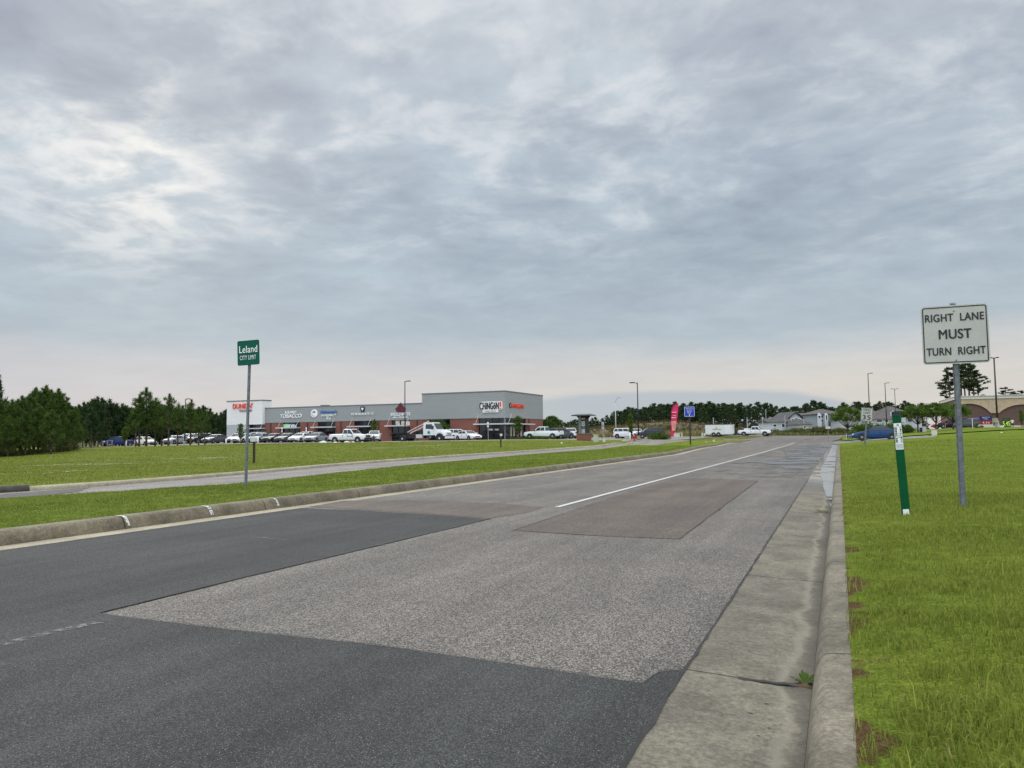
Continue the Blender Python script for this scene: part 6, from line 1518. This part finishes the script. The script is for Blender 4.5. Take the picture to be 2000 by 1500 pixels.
def make_tree(style, h, mat_, scale=1.0, detail=1.0):
    """returns (trunk mesh, crown mesh) for a tree of height h standing at the origin"""
    tr = MB(); parts = []
    lean = RNG.normal(0, .012 * h, 2)
    axis = lambda z: np.array([lean[0] * (z / h) ** 1.5, lean[1] * (z / h) ** 1.5, z])
    r0 = .016 * h + .03
    zs = np.linspace(-.15, h * .93, 6)
    for a, b in zip(zs[:-1], zs[1:]):
        f = lambda z: r0 * (1 - .85 * max(0, z) / h)
        tr.bar(axis(max(a, 0)) if a > 0 else (0, 0, a), axis(b), f(a), f(b), 7)
    C, Rr = [], []
    def limb(z, az, L, rise, r):
        a = axis(z); e = a + np.array([math.cos(az) * L, math.sin(az) * L, rise]); m = (a + e) / 2 + np.array([0, 0, -.08 * L])
        tr.bar(a, m, r, r * .75, 5); tr.bar(m, e, r * .75, r * .3, 5); return a, m, e
    if style == 'young':                        # full young loblolly, clear leader, candles at the rim
        nl = int(34 * detail)
        for i in range(nl):
            t = .10 + .86 * (i + RNG.uniform(0, .9)) / nl; Rm = h * .27 * (1 - t) ** .62 * (1 - .35 * max(0, .25 - t) / .25)
            az = i * 2.4 + RNG.uniform(-.4, .4); L = Rm * RNG.uniform(.75, 1.18)
            a, m, e = limb(t * h * .92, az, L, L * RNG.uniform(.3, .75), .012 * h * (1 - t) + .008)
            for q in (.42, .72, 1.0):
                C.append(a + (e - a) * q + RNG.normal(0, .012 * h, 3)); Rr.append(h * .048 * RNG.uniform(.7, 1.3) * (1.25 - .35 * q))
            C.append(e + np.array([0, 0, h * .035])); Rr.append(h * .026)
        for q in range(5): C.append(axis(h * (.86 + .03 * q))); Rr.append(h * (.035 - .004 * q))
        parts.append(clumps(np.array(C), np.array(Rr), int(48 * detail), .042 * h * scale, .22, .55, 1.1))
    elif style == 'open':                       # pine with bare lower stem and separate pom-pom boughs
        nl = int(26 * detail)
        for i in range(nl):
            t = .30 + .66 * (i + RNG.uniform(0, .9)) / nl; Rm = h * (.30 * (1 - t) ** .5) * RNG.uniform(.45, 1.15); az = i * 2.4 + RNG.uniform(-.6, .6)
            a, m, e = limb(t * h * .93, az, Rm, Rm * RNG.uniform(.25, .8), .010 * h * (1 - t) + .010)
            for q in (.55, 1.0):
                C.append(a + (e - a) * q); Rr.append(h * .050 * RNG.uniform(.65, 1.25))
        for q in range(4): C.append(axis(h * (.88 + .035 * q))); Rr.append(h * (.034 - .004 * q))
        parts.append(clumps(np.array(C), np.array(Rr), int(62 * detail), .040 * h * scale, .22, .5, 1.0))
    elif style == 'tall':                       # mature pine: long bare stem, uneven plates on top
        lo = RNG.uniform(.40, .58); nl = int(20 * detail)
        for i in range(nl):
            t = lo + (1 - lo) * (i + RNG.uniform(0, .9)) / nl; u = (t - lo) / (1 - lo); Rm = h * .17 * (math.sin(math.pi * min(1, .18 + .8 * u)) ** .7) * RNG.uniform(.4, 1.2)
            az = i * 2.4 + RNG.uniform(-.7, .7); a, m, e = limb(t * h * .95, az, Rm, Rm * RNG.uniform(-.05, .4), .006 * h)
            for q in (.5, 1.0): C.append(a + (e - a) * q); Rr.append(h * .052 * RNG.uniform(.6, 1.3))
        C.append(axis(h * .95)); Rr.append(h * .05)
        parts.append(clumps(np.array(C), np.array(Rr), int(26 * detail), .042 * h * scale, .5, .25, .62))
    elif style == 'airy':
        lo = RNG.uniform(.56, .64)
        for i in range(17):
            t = lo + (1 - lo) * (i + RNG.uniform(0, .9)) / 17; u = (t - lo) / (1 - lo); Rm = h * .15 * (math.sin(math.pi * min(1, .25 + .7 * u)) ** .7) * RNG.uniform(.35, 1.35)
            az = i * 2.4 + RNG.uniform(-.7, .7); a, m, e = limb(t * h * .95, az, Rm, Rm * RNG.uniform(-.1, .35), .006 * h)
            C.append(e); Rr.append(h * .034 * RNG.uniform(.6, 1.3)); C.append(a + (e - a) * .6); Rr.append(h * .026 * RNG.uniform(.6, 1.2))
        C.append(axis(h * .95)); Rr.append(h * .035)
        parts.append(clumps(np.array(C), np.array(Rr), 46, .030 * h, .45, .2, .55))
    elif style == 'broad':                      # rounded broadleaf on a short stem
        n = int(75 * detail)
        for i in range(n):
            d = rand_unit(1)[0]; d[2] = abs(d[2]) * 1.0 - .35; q = RNG.uniform(.35, 1.0) ** .5
            c = np.array([d[0] * .42 * h, d[1] * .42 * h, .60 * h + d[2] * .36 * h * (1 if d[2] > 0 else .9)]) * np.array([q, q, 1]) + np.array([0, 0, 0.0])
            c[:2] *= 1 + .2 * math.sin(3 * math.atan2(d[1], d[0]) + h); C.append(c); Rr.append(h * .085 * RNG.uniform(.6, 1.35))
            if i % 6 == 0: tr.bar(axis(h * .25), c, .010 * h, .004 * h, 5)
        parts.append(clumps(np.array(C), np.array(Rr), int(60 * detail), .035 * h * scale, .75, .15, .9))
    elif style == 'slim':                       # slender sapling
        nl = int(22 * detail)
        for i in range(nl):
            t = .25 + .72 * i / nl; Rm = h * .16 * math.sin(math.pi * (.15 + .8 * (t - .25) / .75)) * RNG.uniform(.5, 1.2); az = i * 2.4
            a, m, e = limb(t * h * .92, az, Rm, Rm * RNG.uniform(.6, 1.2), .006 * h + .004); C.append(e); Rr.append(h * .055 * RNG.uniform(.6, 1.2)); C.append((a + e) / 2); Rr.append(h * .04)
        C.append(axis(h * .95)); Rr.append(h * .04)
        parts.append(clumps(np.array(C), np.array(Rr), int(26 * detail), .05 * h * scale, .6, .2, 1.0))
    elif style == 'bush':
        tr = MB()
        for i in range(int(26 * detail)):
            az = RNG.uniform(0, 6.28); q = RNG.uniform(0, 1) ** .5; c = np.array([math.cos(az) * .62 * h * q, math.sin(az) * .62 * h * q, h * RNG.uniform(.18, .82) * (1 - .45 * q)])
            C.append(c); Rr.append(h * .20 * RNG.uniform(.6, 1.25)); tr.bar((0, 0, -.05), c, .02 * h, .008 * h, 5)
        parts.append(clumps(np.array(C), np.array(Rr), int(60 * detail), .085 * h * scale, .6, .4, 1.0))
    V, T, tt = merge(parts)
    crown = tri_mesh('crown', V, T, tt); crown.materials.append(mat_)
    tm = bpy.data.meshes.new('trunk'); tm.from_pydata(tr.v, [], tr.f); tm.update(); tm.materials.append(M_BARK)
    tm.polygons.foreach_set('use_smooth', np.ones(len(tm.polygons), bool))
    return tm, crown, h
LIB = {}
def variant(key, n, *a, **k): LIB[key] = [make_tree(*a, **k) for _ in range(n)]
variant('young', 5, 'young', 6.0, M_PINE)
variant('open', 4, 'open', 7.0, M_PINE)
variant('mid', 4, 'young', 7.5, M_DPINE, 1.5, .7)
variant('far', 7, 'tall', 14.0, M_DPINE, 1.25, .9)
variant('tall', 4, 'airy', 15.0, M_DPINE, .72, 1.0)
variant('broad', 3, 'broad', 5.5, M_LEAF)
variant('slim', 3, 'slim', 4.0, M_LEAF)
variant('bush', 4, 'bush', 1.6, M_SCRUB)
variant('shrub', 3, 'bush', 1.2, M_LEAF)
_tn = [0]
def plant(key, px, D, pyt, label, name='pine_tree', cat='tree', group=None, wide=1.0, pos=None, height=None):
    x, y = pos or xy(px, D); z = Bf(x, y) + (0 if D > 100 else .06); H = height or (at(px, pyt, D)[2] - z)
    v = LIB[key][_tn[0] % len(LIB[key])]; _tn[0] += 1
    o = thing(name, label, cat, (x, y, z), RNG.uniform(0, 6.28), group)
    s = H / v[2]; o.scale = (s * wide, s * wide, s)
    a = bpy.data.objects.new('trunk' if name.endswith('tree') or name == 'sapling' else 'stems', v[0]); b = bpy.data.objects.new('crown' if name.endswith('tree') or name == 'sapling' else 'foliage', v[1])
    for q in (a, b): COL.objects.link(q); q.parent = o
    return o
# woods at the left edge, front to back
WL = 'full young pine of the wood at the left edge'
g = 'young pines of the left edge wood'
plant('mid', -12, 66, 716, 'tallest dark pine, cut by the left edge of the photo', wide=.55)
for px, D, py in ((2, 63, 781), (22, 62, 779), (41, 64, 772), (58, 66, 768), (66, 69, 756), (84, 68, 752), (97, 72, 760), (112, 67, 758), (122, 72, 774), (133, 69, 786), (30, 72, 785), (75, 63, 790), (100, 62, 800), (50, 61, 805), (16, 60, 812),
                  (120, 65, 806), (-30, 64, 770), (-55, 63, 760), (-30, 58, 790), (138, 74, 800), (8, 70, 790), (90, 75, 765), (146, 80, 793)):
    plant('young', px, D, py, WL, group=g, wide=1.12)
for px, D, py in ((150, 92, 790), (162, 108, 786), (176, 116, 779), (190, 112, 775), (201, 148, 777), (213, 146, 780), (226, 148, 787), (238, 150, 788), (168, 118, 792), (185, 142, 785), (220, 150, 790), (246, 150, 792), (207, 148, 795), (233, 152, 800), (178, 106, 802)):
    plant('mid', px, D, py, 'dense dark pine behind the timber stakes and blue pickup', group='dark pines behind the blue pickup', wide=1.15)
for px, D, py, lb in ((286, 93, 757, 'tallest shaggy pine at the field edge, with bare lower trunk'), (272, 92, 770, 'pine leaning on the left side of the tallest shaggy pine'), (265, 91, 790, 'short pine with thin trunk beside the cream hatchback'),
                      (303, 95, 777, 'pine with gappy top just right of the tallest shaggy pine'), (329, 92, 769, 'pine with two wispy tops at the middle of the field edge trees'), (316, 96, 790, 'bushy pine between the tallest and the wispy topped one'),
                      (347, 95, 790, 'low dark pine left of the dark lamp post'), (372, 96, 780, 'pine with slim dark trunk right of the dark lamp post'), (388, 101, 795, 'rounded pine at the right end of the field edge trees'), (400, 106, 800, 'last pine of the field edge row, before the gap by the shops')):
    plant('open', px, D, py, lb, wide=1.05)
plant('slim', 244, 100, 832, 'pale yellow green sapling in front of the blue pickup', 'sapling', wide=1.1)
for px, D, py in ((256, 150, 795), (268, 155, 797), (280, 148, 792), (296, 150, 785), (312, 152, 793), (330, 150, 790), (343, 152, 796), (356, 155, 792), (370, 150, 794), (384, 158, 795), (398, 160, 792), (410, 165, 798), (421, 170, 806), (432, 175, 805), (441, 172, 800), (447, 176, 793), (456, 180, 800), (466, 185, 806), (250, 150, 802), (305, 150, 803), (322, 150, 800), (365, 150, 803), (392, 150, 806), (412, 155, 812), (427, 160, 815), (439, 158, 822)):
    plant('mid', px, D, py, 'dark pine of the belt behind the car park at left', group='pine belt behind the car park', wide=1.25)
plant('slim', 470, 116, 826, 'thin sapling before the grey wall of the white block', 'sapling', wide=1.15)
plant('slim', 731, 116, 818, 'narrow yellow green sapling by the dentistry shop', 'sapling')
plant('slim', 1012, 114, 811, 'small dark leafed street tree at the corner glazing', 'street_tree', wide=1.3)
plant('slim', 1232, 104, 806, 'slender young street tree left of the black lamp post', 'street_tree', wide=.9)
plant('broad', 853, 122, 815, 'low spreading palm-like shrub tree behind the lorry cab', 'ornamental_tree', wide=1.3)
plant('broad', 1078, 138, 807, 'round dark tree at the right end of the shops', 'broadleaf_tree', wide=1.0)
for px, D, py in ((1042, 116, 848), (1052, 112, 850), (1060, 112, 849), (1070, 112, 850), (1080, 112, 851), (1030, 117, 849)):
    plant('shrub', px, D, py, 'low green shrub of the bed in front of the mint pickup', 'shrub', 'shrub', 'shrubs at the shop corner', 1.3)
for px, D, py in ((1000, 117.5, 851), (1008, 117, 852), (1016, 117, 851), (1022, 117, 852)):
    plant('bush', px, D, py, 'reddish low shrub along the corner shop glazing', 'shrub', 'shrub', 'shrubs along the corner glazing', 1.1)
for px, D, py in ((1283, 112, 840), (1292, 112, 843), (1299, 112, 845), (1276, 110, 846)):
    plant('shrub', px, D, py, 'dark hedge shrub between the black estate and the magenta flag', 'shrub', 'shrub', 'hedge beside the flag', 1.4)
# bushes at the foot of the left wood
for px, D, py in ((8, 61, 871), (30, 61, 873), (52, 62, 869), (74, 63, 871), (96, 65, 868), (118, 66, 869), (131, 67, 853), (140, 71, 866), (-15, 60, 868)):
    plant('bush', px, D, py, 'low bush along the foot of the left wood', 'bush', 'bush', 'bushes at the foot of the left wood', 1.2)
# earth mound behind the entry and its scrub
mc = at(1258, 845, 185); rg = Vector((float(_p[1] * 0 + math.cos(0)), 0, 0))
fwd = np.array([-math.sin(math.atan2(638, 1503)), math.cos(math.atan2(638, 1503))]); rgt = np.array([fwd[1], -fwd[0]])
def mound_z(u, v): return 3.9 * np.clip(1 - (u / 22.0) ** 2, 0, 1) ** .6 * np.clip(1 - (v / 10) ** 2, 0, 1) * (.82 + .4 * (vnoise(u + 50, v + 50, .16, 3) - .5))
U, Vv = np.meshgrid(np.linspace(-22.5, 22.5, 61), np.linspace(-10.5, 10.5, 25))
Xm = mc[0] + rgt[0] * U + fwd[0] * Vv; Ym = mc[1] + rgt[1] * U + fwd[1] * Vv; Zm = B(Xm, Ym) - .15 + mound_z(U, Vv)
M_MOUND = mat('rough earth', (.085, .058, .040), .95, 0, .3, .55, .7, 3, col2=(.105, .085, .04), lo=.42, hi=.58)
me = bpy.data.meshes.new('earth_mound'); me.from_pydata(np.stack([Xm, Ym, Zm], -1).reshape(-1, 3).tolist(), [], [(i * 61 + k, i * 61 + k + 1, i * 61 + 62 + k, i * 61 + 61 + k) for i in range(24) for k in range(60)]); me.update()
tag(link('earth_mound', me, M_MOUND, None, True), kind='structure')
uu, vv_ = RNG.uniform(-22, 22, 900), RNG.uniform(-10, 5, 900)
P = np.stack([mc[0] + rgt[0] * uu + fwd[0] * vv_, mc[1] + rgt[1] * uu + fwd[1] * vv_], 1); zz = B(P[:, 0], P[:, 1]) - .1 + mound_z(uu, vv_)
V, T, tt = clumps(np.column_stack([P, zz + .1]), RNG.uniform(.25, .7, 900), 22, .32, .3, .9, .8)
M_WEED = leafmat('mound weeds', (.055, .038, .022), (.14, .12, .045), .1)
tag(link('mound_scrub', tri_mesh('mound_scrub', V, T, tt), M_WEED), kind='stuff')
# dry tall grass and scrub round it
def band(name, px0, px1, D0, D1, n, hgt, wdt, m):
    px_ = RNG.uniform(px0, px1, n); D_ = RNG.uniform(D0, D1, n); q = np.array([xy(a, b) for a, b in zip(px_, D_)])
    v, t, c = blades(q, B(q[:, 0], q[:, 1]) - .05, hgt * RNG.uniform(.6, 1.3, n), wdt, RNG.uniform(0, 1, n)); tag(link(name, tri_mesh(name, v, t, c), m), kind='stuff')
M_TALLG = leafmat('tall dry grass', (.11, .11, .04), (.27, .235, .12), .3)
band('tall_grass', 1040, 1420, 142, 172, 14000, .95, .10, M_TALLG)
band('tall_grass', 1500, 1660, 150, 195, 9000, .7, .12, M_SCRUB)
for px, D, py in ((1064, 155, 826), (1090, 160, 822), (1105, 165, 825), (1125, 170, 820), (1300, 172, 818), (1275, 168, 822), (1210, 170, 822), (1345, 170, 828), (1392, 165, 832), (1436, 168, 826), (1448, 172, 829), (1462, 170, 831)):
    plant('bush', px, D, py, 'olive scrub bush on or beside the brown mound', 'bush', 'bush', 'scrub bushes round the mound', 1.2)
for px, D, py in ((1515, 168, 833), (1527, 165, 836), (1549, 162, 830), (1556, 165, 829), (1567, 162, 833), (1590, 160, 827), (1598, 162, 824), (1606, 160, 827), (1612, 163, 830), (1628, 158, 828), (1637, 160, 829), (1645, 156, 830), (1540, 172, 835)):
    plant('bush', px, D, py, 'leafy bush in front of the far white houses', 'bush', 'bush', 'bushes before the far houses', 1.25)
# long far belt of tall pines
prof = [(1060, 816), (1090, 814), (1110, 818), (1130, 813), (1160, 816), (1190, 812), (1203, 797), (1215, 796), (1240, 795), (1262, 790), (1290, 788), (1310, 784), (1335, 786), (1360, 786), (1380, 783), (1400, 782), (1425, 783), (1445, 783), (1452, 792), (1470, 788), (1484, 784), (1500, 787), (1515, 790), (1532, 797), (1541, 788), (1560, 793), (1580, 785), (1596, 779), (1612, 790), (1624, 787), (1640, 789), (1660, 784), (1690, 786), (1720, 785), (1750, 786), (1780, 783), (1810, 786)]
ppx, ppy = zip(*prof); far = []
for px in np.arange(1052, 1812, 6.2):
    far.append((px + RNG.uniform(-3, 3), RNG.uniform(300, 330), np.interp(px, ppx, ppy) + RNG.uniform(-3, 8)))
for px in np.arange(1195, 1460, 7.5): far.append((px + RNG.uniform(-3, 3), RNG.uniform(270, 296), np.interp(px, ppx, ppy) + RNG.uniform(2, 12)))
for px, D, py in far:
    plant('far', px, D, py, 'tall dark pine of the long far belt', group='far pine belt', wide=1.0)
V, T, tt = clumps(np.array([[*xy(px, D), Bf(*xy(px, D)) + z] for px, D, z in zip(RNG.uniform(1050, 1810, 420), RNG.uniform(330, 345, 420), RNG.uniform(.5, 5.5, 420))]), RNG.uniform(1.5, 2.8, 420), 40, 1.0, .7, .1, 1.0)
tag(link('distant_wood', tri_mesh('distant_wood', V, T, tt), M_DPINE), kind='stuff')
# right hand trees
plant('broad', 1656, 116, 785, 'bright green round tree behind the stop sign', 'broadleaf_tree', wide=1.0)
plant('broad', 1793, 100, 783, 'left small round tree of the clump by the sign post', 'broadleaf_tree', wide=1.25)
plant('broad', 1829, 97, 780, 'middle small round tree of the clump, trunk above the white box', 'broadleaf_tree', wide=1.15)
plant('broad', 1862, 102, 779, 'right small tree of the clump, behind the steel sign post', 'broadleaf_tree', wide=1.25)
for px, D, py in ((1765, 104, 822), (1757, 106, 818), (1775, 106, 830), (1744, 118, 820), (1728, 122, 822), (1718, 124, 826), (1678, 126, 822), (1689, 124, 818), (1700, 126, 820), (1709, 125, 823), (1737, 122, 824)):
    plant('shrub', px, D, py, 'dark green shrub behind the green marker', 'shrub', 'shrub', 'shrubs behind the green marker', 1.2)
for px, D, py in ((1908, 103, 829), (1917, 103, 828)):
    plant('bush', px, D, py, 'rust brown shrub beside the navy price board', 'shrub', 'shrub', 'rust shrubs by the price board', .8)
gt = 'tall pines rising behind the lane sign'
for px, D, py, wd in ((1851, 190, 733, 1.0), (1859, 186, 712, .95), (1873, 188, 706, 1.0), (1889, 186, 704, 1.0), (1897, 190, 702, 1.05), (1906, 188, 708, 1.0), (1880, 194, 708, 1.0), (1914, 192, 722, .9)):
    plant('tall', px, D, py, 'tall bare stemmed pine in the clump behind the lane sign', group=gt, wide=wd * 1.12)
for px, D, py, lb in ((1922, 200, 768, 'small tree top just over the tan shop roof'), (1967, 185, 753, 'rounded tree crown over the tan shop, with a tuft on top'), (1982, 188, 762, 'tree crown at the right above the tan shop'), (1999, 190, 760, 'tree crown cut by the right edge of the photo')):
    plant('tall', px, D, py, lb, 'roadside_tree', wide=1.4)
plant('slim', 1996, 128, 800, 'thin sparse sapling before the brown arch at the right edge', 'sapling', wide=.9)
# weeds rooted in the gutter joints
def weed(label, x, y, n, ln, m, up):
    z = Bf(x, y) - .03; o = thing('weed', label, 'weed', (x, y, z)); V, T, tt = [], [], []
    for i in range(n):
        az = RNG.uniform(-.5, 3.7); L = ln * RNG.uniform(.6, 1.2); wv = L * .085; d = np.array([math.cos(az), math.sin(az), 0]); s = np.array([-d[1], d[0], 0]); pts = []
        for q, wq in ((0, .25), (.35, .8), (.7, 1.0), (1.0, .15)):
            c = d * L * q * .85 + np.array([0, 0, L * (up * q - .45 * up * q * q)]); pts += [c - s * wv * wq, c + s * wv * wq]
        b = len(V); V += pts; T += [(b + 2 * k, b + 2 * k + 1, b + 2 * k + 3) for k in range(3)] + [(b + 2 * k, b + 2 * k + 3, b + 2 * k + 2) for k in range(3)]; tt += [RNG.uniform(.2, 1)] * 8
    link('leaves', tri_mesh('leaves', np.array(V), np.array(T), np.array(tt)), m, o)
    mb = MB(); mb.lathe([(ln * .62, -.012), (ln * .45, .008), (ln * .1, .014)], n=9); mb.build('soil_clump', M_DIRT, o, True)
wy = jr[4] if abs(jr[4] - 4.2) < .3 else 4.2
weed('leafy green weed growing from the near gutter joint at the kerb', XR + .585, wy + .04, 24, .095, M_PINE, .9)
weed('dry straw coloured weed in the third gutter joint', XR + .52, hit(1606, 998)[1], 22, .15, M_SCRUB, .55)
